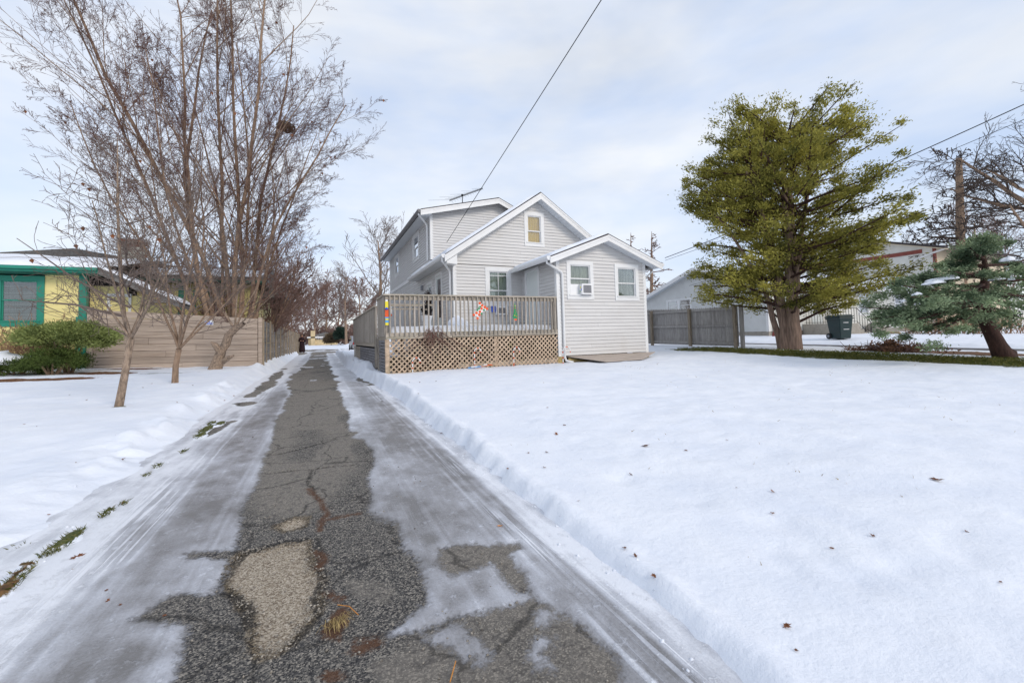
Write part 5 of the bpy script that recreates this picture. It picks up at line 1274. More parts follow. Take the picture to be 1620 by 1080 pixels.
# ------------------------------------------------------------------ bare trees
class Grow:
    """collects tapered branches, grown level by level in arrays; levels above split go to the crown mesh"""

    def __init__(s, seed): s.rng = np.random.default_rng(seed); s.br = []; s.seeds = []; s.grown = []

    def branch(s, p, d, Ln, r, lvl, P, off=0):
        s.seeds.append((np.array(p, float), np.array(d, float), Ln, r, lvl, P, off))

    def grow(s):
        g = s.rng; groups = {}
        for sd in s.seeds: groups.setdefault((id(sd[5]), sd[4], sd[6]), []).append(sd)
        work = [(v[0][5], k[1], k[2], np.array([q[0] for q in v]), np.array([q[1] for q in v]), np.array([q[2] for q in v], float), np.array([q[3] for q in v], float)) for k, v in groups.items()]
        s.seeds = []
        while work:
            P, lvl, off, p, d, Ln, r = work.pop(); B = len(p); n = P['seg'][lvl]
            d = d / np.linalg.norm(d, axis=1)[:, None]; pts = np.zeros((B, n + 1, 3)); pts[:, 0] = p; rad = np.zeros((B, n + 1)); rad[:, 0] = r
            tip = P.get('tip', .25) if lvl < P['max'] else .4
            for i in range(n):
                d = d + g.normal(0, P['wob'][lvl], (B, 3)); d[:, 2] += P['up'][lvl]; d = d / np.linalg.norm(d, axis=1)[:, None]
                pts[:, i + 1] = pts[:, i] + d * (Ln / n)[:, None]; rad[:, i + 1] = r * (1 - (1 - tip) * (i + 1) / n)
            s.grown.append((lvl + off, pts, rad))
            if lvl >= P['max']: continue
            k = P['n'][lvl]; k = g.poisson(k, B) if k > 2 else np.full(B, int(k)); idx = np.repeat(np.arange(B), k)
            if not len(idx): continue
            c = np.arange(len(idx)) - np.repeat(np.cumsum(k) - k, k); m = len(idx)
            t = P['t0'][lvl] + (1 - P['t0'][lvl]) * ((c + g.random(m)) / np.maximum(k[idx], 1)); i = np.minimum((t * n).astype(int), n - 1); f = (t * n - i)[:, None]
            q0, q1 = pts[idx, i], pts[idx, i + 1]; q = q0 * (1 - f) + q1 * f; tg = q1 - q0; tg /= np.linalg.norm(tg, axis=1)[:, None]
            a = np.cross(tg, g.normal(0, 1, (m, 3))); a /= np.linalg.norm(a, axis=1)[:, None]
            ang = (P['ang'][lvl] * g.uniform(.7, 1.3, m))[:, None]; nd = tg * np.cos(ang) + a * np.sin(ang)
            rr = np.maximum((rad[idx, i] * (1 - f[:, 0]) + rad[idx, i + 1] * f[:, 0]) * P['rr'][lvl] * g.uniform(.7, 1.1, m), P['rmin'])
            work.append((P, lvl + 1, off, q, nd, Ln[idx] * P['lr'][lvl] * g.uniform(.65, 1.2, m) * (1 - P['ts'] * t), rr))

    def meshes(s, split=1, rmin=0):
        s.grow(); out_ = []
        batches = list(s.grown) + [(l, np.array([p_]), np.array([r_])) for l, p_, r_ in s.br]
        for want in (0, 1):
            VV = []; FF = []; base = 0
            for lvl, pts, rad in batches:
                if (lvl > split) != bool(want): continue
                r0 = rad[:, 0]; kk = np.where(r0 > .08, 10, np.where(r0 > .03, 6, np.where(r0 > .013, 4, 3)))
                for k in (10, 6, 4, 3):
                    m = kk == k
                    if not m.any(): continue
                    p = pts[m]; r = np.maximum(rad[m], rmin); B, n, _ = p.shape
                    t = np.concatenate([p[:, 1:2] - p[:, :1], p[:, 2:] - p[:, :-2], p[:, -1:] - p[:, -2:-1]], 1); t /= np.linalg.norm(t, axis=2)[..., None] + 1e-9
                    ref = np.where(np.abs(t[..., 2:3]) < .9, np.array([.31, .27, .91]), np.array([.95, .2, .1])); a = np.cross(t, ref); a /= np.linalg.norm(a, axis=2)[..., None]; b = np.cross(t, a)
                    an = 2 * np.pi * np.arange(k) / k
                    v = p[:, :, None] + r[:, :, None, None] * (np.cos(an)[None, None, :, None] * a[:, :, None] + np.sin(an)[None, None, :, None] * b[:, :, None])
                    I = base + np.arange(B * n * k).reshape(B, n, k); J2 = np.roll(I, -1, axis=2)
                    FF.append(np.stack([I[:, :-1], J2[:, :-1], J2[:, 1:], I[:, 1:]], -1).reshape(-1, 4)); VV.append(v.reshape(-1, 3)); base += B * n * k
            out_.append((np.concatenate(VV), np.concatenate(FF)) if VV else None)
        return out_


def tree(name, label, cat, gr, base, bark, twig, split=1, group=None, rmin=0):
    root = thing(name, label, cat, base, group); a, b = gr.meshes(split, rmin)
    if a: own(np_mesh('trunk', *a, M[bark], smooth=True), root)
    if b: own(np_mesh('crown', *b, M[twig]), root)
    return root


PB = dict(seg=(9, 6, 5, 3, 2), wob=(.065, .075, .09, .11, .13), up=(.02, .012, .02, .02, .02), n=(14, 9.5, 6.8, 4.2, 0), t0=(.2, .12, .1, .1, 0), ang=(.58, .6, .62, .7, .7), rr=(.46, .46, .55, .6, .6), lr=(.41, .46, .44, .5, .5), ts=.5, rmin=.0034, max=4)
# the big many-stemmed tree behind the fence
bt = Grow(42); bb = np.array([-3.0, 19.2, .3])
mb_st = [(-5.6, 12.5, .13), (-4.3, 14, .14), (-3.0, 14.5, .15), (-1.5, 15, .16), (-.4, 15, .15), (.6, 15, .16), (1.5, 14.5, .15), (2.3, 13.5, .14), (3.0, 10.5, .12), (3.3, 7.5, .09), (-2.3, 12.5, .12), (1.2, 12, .11), (-5.6, 8.5, .10), (3.2, 9, .10), (-3.6, 10, .10)]
for i, (lx, hgt, r) in enumerate(mb_st):
    r = r * .60
    tgt = np.array([lx * (.80 if lx < 0 else .78), bt.rng.normal(0, 1.6), hgt]); d = tgt / np.linalg.norm(tgt); st0 = bb + np.array([lx * .12, bt.rng.normal(0, .3), .2 + .5 * bt.rng.random()])
    d0 = d * np.array([1.08, 1.1, 1])
    bt.branch(st0, d0, np.linalg.norm(tgt), r, 0, PB)
for i in range(10):   # stool of the tree
    a = i * .628; bt.br.append((0, [bb + (.15 * math.cos(a), .15 * math.sin(a), -.4), bb + (.42 * math.cos(a), .32 * math.sin(a), .7), bb + (.8 * math.cos(a), .4 * math.sin(a), 1.9)], [.22, .17, .09]))
bigt = tree('bare_tree', 'huge many stemmed bare tree rising behind the board fence', 'tree', bt, bb, 'bark', 'twig', 1, rmin=.0042)
# dry leaf hangers in it
rng = np.random.default_rng(4)
tips = np.concatenate([q_[1][:, -1] for q_ in bt.grown if q_[0] >= 3])
for k in range(46):
    p = tips[rng.integers(len(tips))]; mb = MB(); mb.add([p, p + (.05, 0, -.03), p + (.01, .02, -.11), p + (-.045, 0, -.04)], [(0, 1, 2, 3)]); own(mb.build('dry_leaf', M['leaf_brown']), bigt)
# squirrel nest
nc = atd(452, 201, 17.2); nv = MB()
for i in range(260):
    d = rng.normal(0, 1, 3); d /= np.linalg.norm(d); p = nc + d * np.array([.34, .28, .2]) * rng.random() ** .3; e = np.cross(d, rng.normal(0, 1, 3)); e /= np.linalg.norm(e); nv.tube([p - e * .12, p + e * .12], .012, 3, False)
tag(nv.build('squirrel_nest', M['nest']), 'dark leafy squirrel nest high in the big bare tree', 'nest')

PS = dict(seg=(8, 6, 5, 4, 3), wob=(.05, .09, .11, .13, .14), up=(.02, .04, .03, .02, .02), n=(9, 5, 3.2, 2, 0), t0=(.22, .12, .1, .1, 0), ang=(.7, .7, .7, .75, .7), rr=(.5, .55, .6, .6, .6), lr=(.66, .58, .5, .5, .5), ts=.4, rmin=.0028, max=3)
# nearest small tree: trunk, tall leader, spreading limbs
t1b = np.array([-2.7, 8.17, gz1(-2.7, 8.17) - .06]); t1 = Grow(7)
fk = atd(207, 536, 6.35); p_a = atd(197, 595, 6.3); top = atd(186, 216, 6.6); lm = atd(190, 420, 6.45)
t1.br.append((0, [t1b, p_a, fk], [.06, .05, .05]))
t1.br.append((0, [fk, atd(196, 500, 6.38), lm, atd(186, 330, 6.5), top], [.036, .031, .026, .017, .005]))
for f in np.linspace(.15, .97, 17):
    q = fk * (1 - f) + np.array(top) * f + np.array([0.02, 0, 0]); a = t1.rng.uniform(0, 6.28); t1.branch(q, (math.cos(a), math.sin(a), .5), (1.0 * (1 - f) + .35) * t1.rng.uniform(.7, 1.25), .014 * (1 - f) + .006, 1, PS)
for (px, py, dd, r) in [(225, 480, .1, .03), (262, 400, .3, .024), (290, 392, .6, .022), (150, 470, -.2, .03), (160, 400, -.5, .028), (130, 490, .1, .022), (250, 455, -.4, .03)]:
    tg = atd(px, py, 6.35 + dd); t1.branch(fk + np.array([0, 0, .05 * t1.rng.random()]), tg - fk, np.linalg.norm(tg - fk) * 1.5, r * .75, 0, PS)
# the long low limb pointing left
lb = [atd(196, 500, 6.38), atd(160, 492, 6.2), atd(120, 482, 6.0), atd(70, 478, 5.85), atd(28, 474, 5.7)]
t1.br.append((1, lb, [.022, .018, .014, .010, .005]))
for f in np.linspace(.2, .95, 9):
    i = int(f * 4); q = lb[i] + (lb[min(i + 1, 4)] - lb[i]) * (f * 4 - i); t1.branch(q, (t1.rng.normal(0, .6), t1.rng.normal(0, .5), t1.rng.normal(0, .8)), .35, .006, 2, PS)
tree1 = tree('young_bare_tree', 'nearest small bare tree with a tall straight leader and flaking trunk', 'tree', t1, t1b, 'bark_pale', 'twig_grey', 0, rmin=.003)
for k, (px, py, m_) in enumerate([(50, 409, 0), (178, 370, 0), (120, 386, 0), (131, 358, 0), (252, 376, 0)]):
    p = atd(px, py, 6.2); mb = MB(); mb.add([p, p + (.03, 0, -.02), p + (.005, .015, -.07), p + (-.03, 0, -.03), p + (0, .02, -.02)], [(0, 1, 4), (1, 2, 4), (2, 3, 4), (3, 0, 4)]); own(mb.build('dry_leaf', M['leaf_brown']), tree1)
# second small tree
t2b = np.array([-2.9, 11.68, gz1(-2.9, 11.68) - .06]); t2 = Grow(11); fk2 = atd(283, 552, 9.4)
t2.br.append((0, [t2b, atd(278, 578, 9.4), fk2], [.075, .062, .06]))
for (px, py, dd, r) in [(232, 430, -.4, .04), (262, 400, .3, .045), (290, 380, .0, .045), (335, 410, .4, .05), (360, 470, -.3, .042), (250, 480, .6, .035), (310, 440, -.6, .04), (390, 440, .5, .03)]:
    tg = atd(px, py, 9.4 + dd); t2.branch(fk2, tg - fk2, np.linalg.norm(tg - fk2) * 1.25, r * .75, 0, PS)
tree('young_bare_tree', 'short bare tree with a low fork in front of the middle of the board fence', 'tree', t2, t2b, 'bark', 'twig_grey', 0, rmin=.004)
# gnarled leaning stump tree by the fence
t3b = np.array([-2.89, 15.5, gz1(-2.89, 15.5) - .08]); t3 = Grow(13); m3 = atd(357, 545, 13.0); f3 = atd(372, 520, 13.0)
t3.br.append((0, [t3b, atd(348, 562, 13.05), m3, atd(362, 530, 13.0), f3, atd(386, 512, 12.9)], [.20, .145, .12, .115, .10, .05]))
t3.br.append((0, [atd(350, 560, 13), atd(340, 545, 12.9), atd(334, 541, 12.9)], [.10, .08, .03])); t3.br.append((0, [atd(352, 572, 13), atd(362, 566, 12.9), atd(370, 562, 12.9)], [.09, .06, .025]))
for (px, py, dd, r) in [(392, 470, .3, .05), (352, 500, -.3, .05), (330, 470, .2, .035), (420, 470, -.5, .03), (375, 440, .4, .04)]:
    tg = atd(px, py, 13 + dd); t3.branch(f3, tg - f3, np.linalg.norm(tg - f3) * 1.4, r * .75, 0, PS)
tree('gnarled_tree', 'leaning gnarled trunk with broken stubs against the right part of the board fence', 'tree', t3, t3b, 'bark_pale', 'twig', 0, rmin=.005)

# row of bushy red-brown trees along the side fence
PR = dict(seg=(7, 5, 4, 3), wob=(.07, .1, .13, .15), up=(.03, .05, .05, .04), n=(11, 7, 4, 0), t0=(.12, .1, .1, 0), ang=(.5, .6, .7, .7), rr=(.5, .55, .6, .6), lr=(.55, .5, .5, .5), ts=.45, rmin=.006, max=3)
row = [(-2.9, 21.5, 4.2, 'low bushy thicket tree just behind the front corner of the side fence'), (-3.2, 25.5, 6.0, 'reddish bushy bare tree behind the near half of the side fence'), (-3.5, 30, 6.8, 'reddish bushy bare tree behind the middle of the side fence'), (-3.4, 36, 7.2, 'reddish bushy bare tree behind the far half of the side fence'), (-3.8, 43, 7.0, 'reddish bushy bare tree behind the end of the side fence'), (-6, 56, 8, 'reddish bare tree beyond the end of the side fence, behind the standing person')]
for i, (x, y_, h, lab) in enumerate(row):
    g = Grow(60 + i); b0 = np.array([x, y_, .1])
    for k in range(9):
        a = g.rng.uniform(0, 6.28); sp = g.rng.uniform(.1, .55); g.branch(b0 + (.2 * math.cos(a), .3 * math.sin(a), 0), (sp * math.cos(a), sp * math.sin(a), 1), h * g.rng.uniform(.7, 1.05), .05, 0, PR)
    tree('thicket_tree', lab, 'tree', g, b0, 'bark', 'twig_red', 0, 'bare trees along the side fence', rmin=.010)

# background bare trees: two grown once, then copied
PBk = dict(seg=(7, 6, 5, 3), wob=(.06, .09, .12, .14), up=(.02, .03, .04, .03), n=(15, 9, 7, 0), t0=(.25, .2, .12, 0), ang=(.7, .7, .7, .7), rr=(.5, .5, .55, .6), lr=(.6, .55, .5, .5), ts=.45, rmin=.014, max=3)
protos = []
PBf = dict(PBk, n=(20, 11, 7, 0), lr=(.62, .5, .5, .5), rmin=.03)
for sd, PP_, rm in ((71, PBk, .014), (72, PBk, .014), (73, PBf, .034), (74, PBf, .034), (75, PBf, .034)):
    g = Grow(sd); g.branch((0, 0, -.2), (0.03, 0, 1), 11.5, .24, 0, PP_); A_, B_ = g.meshes(0, rm)
    tmp = [np_mesh('trunk', *A_, M['bark'], smooth=True), np_mesh('crown', *B_, M['twig_grey']), np_mesh('crown', *B_, M['twig_red'])]; protos.append([o.data for o in tmp])
    for o in tmp: bpy.data.objects.remove(o)
far = [(600, 24.5, 46, 1.05, 'bare tree standing close behind the left rear corner of the grey house', 0), (640, 62, 62, 1.3, 'large bare tree over the rear of the grey house', 0), (548, 70, 70, 1.0, 'bare tree behind the parked car at the end of the driveway', 0),
       (515, 125, 125, 1.45, 'tall bare tree rising over the far yellow stone house', 1), (497, 110, 110, 1.1, 'bare tree left of the far yellow stone house', 1), (572, 118, 118, 1.35, 'bare tree right of the far yellow stone house', 1), (460, 85, 85, .95, 'bare tree in the thicket left of the far stone house', 1),
       (535, 150, 150, 1.5, 'hazy bare tree farthest back above the end of the driveway', 1), (485, 150, 150, 1.3, 'hazy bare tree farthest back left of the driveway end', 1), (590, 135, 135, 1.2, 'bare tree far back beside the deck corner', 1), (440, 120, 120, 1.2, 'bare tree far back above the side fence', 1), (1440, 62, 62, 1.0, 'bare tree behind the roof of the two storey house', 0), (1560, 45, 45, 1.0, 'bare tree behind the juniper top', 1), (1600, 52, 52, 1.05, 'bare tree at the right edge behind the juniper', 1)]
for i, (px, _, d, sc, lab, tw) in enumerate(far):
    p = atd(px, 540, d); r = thing('background_tree', lab, 'tree', (p[0], p[1], .1 if px < 700 else .5), 'bare trees in the background'); r.rotation_euler = (0, 0, i * 1.7); r.scale = (sc, sc, sc)
    pr = protos[i % 2 if d < 80 else 2 + i % 3]
    for nm, me in (('trunk', pr[0]), ('crown', pr[1 + tw])): o = bpy.data.objects.new(nm, me); COL.objects.link(o); o.parent = r


PBu = dict(seg=(5, 4, 3), wob=(.1, .13, .15), up=(.03, .04, .03), n=(9, 7, 0), t0=(.1, .1, 0), ang=(.55, .65, .7), rr=(.5, .6, .6), lr=(.55, .5, .5), ts=.4, rmin=.04, max=2)
bush_me = []
for sd in (76, 77):
    g = Grow(sd)
    for k in range(16): a = g.rng.uniform(0, 6.28); g.branch((1.2 * math.cos(a) * g.rng.random(), 1.2 * math.sin(a) * g.rng.random(), -.1), (.6 * math.cos(a), .6 * math.sin(a), 1), g.rng.uniform(2.5, 4.4), .07, 0, PBu)
    A_, B_ = g.meshes(0, .04); tmp = [np_mesh('stems', *A_, M['twig_red']), np_mesh('crown', *B_, M['twig_red'])]; bush_me.append([o.data for o in tmp])
    for o in tmp: bpy.data.objects.remove(o)
for i, (px, d, sc_b, lab) in enumerate([(446, 92, 1.0, 'far brown thicket bush behind the end of the side fence'), (462, 100, 1.1, 'far brown thicket bush just left of the standing person'), (474, 118, 1.3, 'far brown thicket bush just right of the standing person'), (486, 135, 1.4, 'far brown thicket bush left of the stone house chimney'), (518, 140, 1.6, 'far brown thicket bush behind the stone house roof'), (532, 125, 1.2, 'far brown thicket bush behind the brown hedge'), (546, 112, 1.2, 'far brown thicket bush behind the dark evergreen'), (558, 100, 1.2, 'far brown thicket bush behind the parked car'), (574, 92, 1.1, 'far brown thicket bush hidden partly by the deck end'), (505, 150, 1.5, 'farthest brown thicket bush over the stone house')]):
    p = atd(px, 540, d); r = thing('thicket_bush', lab, 'bush', (p[0], p[1], 0), 'brown thicket at the end of the driveway'); r.rotation_euler = (0, 0, i * 2.1); r.scale = (sc_b,) * 3
    for nm, me in zip(('stems', 'crown'), bush_me[i % 2]): o = bpy.data.objects.new(nm, me); COL.objects.link(o); o.parent = r


# larch-like conifers behind the annex and the topped spruce at right
def spire(seed, base, H, R, lean, n, droop, r0, topped=False):
    g = Grow(seed); P = dict(seg=(6, 5, 3), wob=(.07, .12, .14), up=(droop, droop * .6, 0), n=(7, 4, 0), t0=(.15, .15, 0), ang=(.7, .7, .7), rr=(.5, .6, .6), lr=(.42, .4, .5), ts=.4, rmin=.028, max=2)
    b = np.array(base, float); top = b + np.array([lean[0], lean[1], H]); g.br.append((0, [b, b * .66 + top * .34, b * .33 + top * .67, top], [r0, r0 * .8, r0 * .62, r0 * .45 if topped else .02]))
    for i in range(n):
        f = .12 + .86 * (i + g.rng.random()) / n; q = b * (1 - f) + top * f; a = g.rng.uniform(0, 6.28); Lb = R * (1.05 - f * (.45 if topped else .9)) * g.rng.uniform(.6, 1.1); pass
        g.branch(q, (math.cos(a), math.sin(a), .15 if topped else .12), Lb, .10 * (1.2 - f), 0, P, 1)
    return g


p = atd(1521, 545, 34); b_sp = (p[0] + .3, p[1], .5); tp = atd(1517, 250, 34)
g = spire(81, b_sp, tp[2] - .5, 5.2, (tp[0] - b_sp[0], tp[1] - b_sp[1]), 70, -.035, .42, True); tree('dead_spruce', 'bare dead spruce with its top cut off behind the two storey house', 'tree', g, b_sp, 'bark', 'twig_dark', 0, rmin=.026)
for (px, pt, d, R, lab) in [(1031, 366, 42, 3.3, 'thin bare larch with level branches right of the annex gable'), (998, 368, 45, 3.0, 'thin bare larch top showing behind the annex roof')]:
    p = atd(px, 545, d); tp = atd(px, pt, d); g = spire(int(px), (p[0], p[1], .3), tp[2] - .3, R, (tp[0] - p[0], tp[1] - p[1]), 46, .02, .22); tree('bare_larch', lab, 'tree', g, (p[0], p[1], .3), 'bark', 'twig_red', 0, 'bare larches behind the annex', rmin=.018)
# spreading oak whose limbs enter at the right edge
po = atd(1735, 540, 24); go = Grow(91); ob = np.array([po[0], po[1], .4])
PO = dict(seg=(7, 6, 5, 4), wob=(.12, .14, .15, .16), up=(.0, .01, .01, .02), n=(9, 7, 5, 0), t0=(.2, .15, .1, 0), ang=(.75, .7, .7, .7), rr=(.5, .5, .55, .6), lr=(.55, .55, .5, .5), ts=.4, rmin=.009, max=3)
go.br.append((0, [ob, ob + (.1, 0, 3), ob + (-.1, 0, 7)], [.5, .42, .34]))
for (px, py, dd, r) in [(1560, 215, 0, .2), (1540, 262, 1, .16), (1580, 320, -1, .16), (1545, 350, 0, .14), (1600, 190, 1.5, .16), (1640, 120, 0, .2), (1760, 60, 0, .25), (1850, 150, 0, .2), (1590, 400, 1, .12)]:
    tg = atd(px, py, 24 + dd); q = ob + (-.05, 0, 4.2 + go.rng.random() * 2.5); go.branch(q, tg - q + np.array([0, 0, -.6]), np.linalg.norm(tg - q) * .95, r, 0, PO)
tree('spreading_oak', 'spreading dark bare oak whose limbs reach in from the right edge', 'tree', go, ob, 'bark', 'twig_dark', 0, rmin=.010)

# ------------------------------------------------------------------ the large cedar
def conifer_crown(seed, stems, limbs, spray, n_spray, mat, root, tintf=None, jitter=.12, width=.34, droop=0.0, fan=.55):
    rng = np.random.default_rng(seed); cen = []; dirs = []
    for (a, b) in limbs:
        a, b = np.array(a), np.array(b); Ln = np.linalg.norm(b - a); d = (b - a) / Ln
        side = np.cross(d, (0, 0, 1)); side /= np.linalg.norm(side) + 1e-9
        k = max(4, int(Ln * 2.6))
        for j in range(k):
            f = .36 + .64 * (j + rng.random()) / k; sw = Ln * .34 * (1.12 - f) + .15; s_ = rng.normal(0, .55)
            q = a + (b - a) * f + side * s_ * sw + np.array([0, 0, rng.normal(0, .07) - droop * f * f]); cen.append((*q, jitter * rng.uniform(.5, 1.3))); dirs.append(d * .8 + side * s_ * fan + np.array([0, 0, .14]))
    cen = np.array(cen); dirs = np.array(dirs)
    V_, F_, t_ = leaf_cloud(cen, n_spray, spray, rng, lambda P, i, g: dirs[i] / np.linalg.norm(dirs[i], axis=1)[:, None] + g.normal(0, .6, P.shape), width, tintf and (lambda P, i: tintf(P, i, rng)), .62)
    return own(np_mesh('crown', V_, F_, M[mat], attrs={'tint': t_}), root)


cb = atZ(1250, 551, .41); cd = thing('cedar_tree', 'large rounded olive green cedar with a fluted trunk on the grass strip', 'tree', (cb[0], cb[1], .4))
dcd = (cb - CAM) @ (DX[2], DY[2], UP[2])
print('cedar', cb, dcd)
RGT = np.array([DX[0], DY[0], 0]); RGT /= np.linalg.norm(RGT); FWD = np.array([DX[2], DY[2], 0]); FWD /= np.linalg.norm(FWD)
sc = dcd / F
rng = np.random.default_rng(101)
mb = MB(); stems = []
for (ox, oy, tx, tz, r) in [(-.17, -.04, -1.2, 6.4, .16), (.0, -.11, -.2, 7.6, .18), (.16, -.03, .4, 7.4, .17), (.2, .10, 1.3, 6.0, .14), (-.10, .12, -.6, 6.2, .14), (-.22, .06, -2.0, 4.9, .10), (.08, -.14, .2, 3.8, .09)]:
    b0 = cb + RGT * ox + FWD * oy; b0[2] = .3; pts = []; rad = []
    for k in range(9):
        f = k / 8; pts.append(b0 + RGT * (tx - ox) * f ** 1.7 + FWD * (oy * 3.0) * f + np.array([0, 0, (tz - .3) * f]) + rng.normal(0, .04, 3) * (k > 0)); rad.append(r * (1.25 - .25 * min(1, f * 8)) * (1 - .86 * f) + .01)
    mb.tube(pts, rad, 10); stems.append(pts)
limbs = []
lmb = MB()
# silhouette of the crown as (height above ground, left reach, right reach) in metres
prof_z = np.array([1.7, 2.3, 3.2, 4.4, 5.6, 6.8, 7.8, 8.8, 9.6, 10.2])
def PXW(dpx): return dpx * sc
prof_l = np.array([3.2, 4.2, 4.4, 4.5, 4.5, 4.35, 4.0, 3.5, 2.9, 1.9]); prof_r = np.array([2.0, 3.2, 4.3, 4.7, 4.95, 4.8, 4.4, 3.8, 3.1, 2.2])
SCL = 395 * sc / 10.0
for i in range(190):
    z = 2.05 + 7.9 * ((i + rng.random()) / 190) ** .84; z = z + .3 * math.sin(z * 5.5); a = rng.uniform(0, 2 * math.pi); ca, sa = math.cos(a), math.sin(a)
    R = np.interp(z, prof_z, prof_r) if ca > 0 else np.interp(z, prof_z, prof_l); R = R * .90 * (1 - .10 * abs(sa)) * (rng.uniform(.80, 1.08) if rng.random() < .75 else rng.uniform(.45, .8))
    st_p = stems[rng.integers(0, 5)]; f = min(.95, max(.10, (z - .5 - R * .07) / 8.6)); k = min(7, int(f * 8)); q = st_p[k] + (st_p[min(k + 1, 8)] - st_p[k]) * (f * 8 - k)
    tip = cb + RGT * ca * R * SCL + FWD * sa * R * SCL; tip[2] = .4 + z * SCL - .12 * R * (z < 6)
    if np.linalg.norm(tip - q) < .3: continue
    limbs.append((q, tip)); mid_ = q * .5 + tip * .5 + np.array([0, 0, .12 * rng.normal()]); lmb.tube([q, mid_, tip], [.05, .032, .008], 5, False)
own(mb.build('trunk', M['bark_cedar'], smooth=True), cd); own(lmb.build('limbs', M['bark_dark']), cd)
conifer_crown(102, stems, limbs, .09, 160000, 'cedar_leaf', cd, lambda P, i, g: np.clip(.38 + .5 * (fbm(P[:, 0] * .9 + P[:, 2] * .7, P[:, 1] * .9 + P[:, 2] * .8, 3, 5) - .4) * 2 + g.normal(0, .18, len(P)), 0, 1), .125, .36)

# ------------------------------------------------------------------ leaning juniper at right
jb = atZ(1590, 566, .3); dj = (jb - CAM) @ (DX[2], DY[2], UP[2]); jn = thing('leaning_juniper', 'blue green juniper with a dark leaning trunk and snow on its boughs at the right', 'tree', (jb[0], jb[1], .28))
J = lambda px, py, dd=0: atd(px, py, dj + dd)
mb = MB(); tr_pts = [J(1592, 570), J(1578, 545), J(1565, 520), J(1556, 498), J(1555, 470), J(1560, 430), J(1555, 395)]; mb.tube(tr_pts, [.20, .145, .125, .115, .095, .06, .02], 12)
mb.tube([J(1598, 566), J(1598, 556), J(1595, 549)], [.12, .10, .02], 8); mb.tube([J(1570, 528), J(1580, 520), J(1585, 519)], [.07, .045, .015], 7)
own(mb.build('trunk', M['bark_dark'], smooth=True), jn)
jl = []; lm_ = MB(); rng = np.random.default_rng(111)
for (px0, py0, px, py, dd) in [(1556, 490, 1362, 486, .2), (1556, 480, 1372, 505, -.3), (1556, 470, 1385, 462, .6), (1556, 465, 1405, 448, -.4), (1556, 455, 1430, 437, .5), (1557, 470, 1395, 520, -.7), (1557, 485, 1430, 527, .2), (1557, 480, 1470, 530, -.7), 
                               (1558, 440, 1470, 420, -.2), (1558, 430, 1450, 440, .8), (1556, 420, 1490, 415, .4), (1556, 410, 1520, 400, 0), (1556, 400, 1545, 372, 0), (1556, 400, 1580, 385, .3), (1556, 420, 1630, 410, .2), (1556, 440, 1660, 440, -.3), (1556, 460, 1680, 470, .3), (1556, 470, 1690, 500, -.4), (1556, 480, 1650, 512, .6), (1556, 485, 1610, 505, -.8), (1556, 480, 1530, 505, -1.0), (1556, 470, 1480, 480, -1.2), (1556, 460, 1440, 470, -1.0), (1556, 460, 1600, 470, -1.3), (1556, 450, 1520, 460, -1.1), (1556, 450, 1560, 470, 1.3), (1556, 450, 1500, 470, 1.4), (1556, 440, 1620, 450, 1.2), (1556, 450, 1430, 490, .9), (1556, 430, 1590, 425, -.7), (1556, 430, 1510, 430, -.8), (1556, 400, 1556, 376, .1), (1556, 410, 1535, 392, -.3), (1556, 470, 1450, 505, .4), (1557, 480, 1408, 500, .0), (1557, 480, 1540, 520, .8)]:
    a = J(px0, py0); b = J(px, py, dd); jl.append((a, b)); lm_.tube([a, a * .5 + b * .5 + np.array([0, 0, -.05]), b], [.04, .025, .008], 5, False)
own(lm_.build('limbs', M['bark_dark']), jn)
conifer_crown(112, None, jl, .065, 50000, 'juniper_leaf', jn, lambda P, i, g: np.clip(.45 + 1.6 * (fbm(P[:, 0] * 2.2, P[:, 2] * 3 + P[:, 1] * 2, 3, 6) - .5) + g.normal(0, .16, len(P)), 0, 1), .075, .34, .05)
for k, (px, py, w, h, dd) in enumerate([(1495, 441, 30, 3.2, -.75), (1478, 447, 22, 2.6, -.9), (1450, 465, 11, 2.0, -.9), (1455, 472, 8, 2, -1.0), (1575, 441, 15, 2.6, -.8), (1600, 441, 6, 2.5, -.9), (1595, 411, 14, 3.5, -.5), (1430, 475, 5, 1.6, -.9), (1451, 480, 6, 2, -1.0)]):
    p = J(px, py + 2, dd * .55); mb = MB(); sx_ = .72 * w * dj / F; pr = []
    hv = []
    for r in range(6):
        for q_ in range(16):
            a = 6.283 * q_ / 16; f = r / 5; rr = math.cos(f * math.pi / 2) ** .7 * (1 + .2 * math.sin(3 * a + k) + .12 * math.sin(5 * a)) + .001; off = RGT * sx_ * rr * math.cos(a) + FWD * .55 * sx_ * rr * math.sin(a); hv.append(p + off + np.array([0, 0, 2.2 * h * dj / F * f ** .8 + .10 * sx_ * math.cos(a)]))
    mb.add(hv, [(r * 16 + q_, r * 16 + (q_ + 1) % 16, (r + 1) * 16 + (q_ + 1) % 16, (r + 1) * 16 + q_) for r in range(5) for q_ in range(16)] + [tuple(range(15, -1, -1))]); own(mb.build('snow_patch', M['snow'], smooth=True), jn)

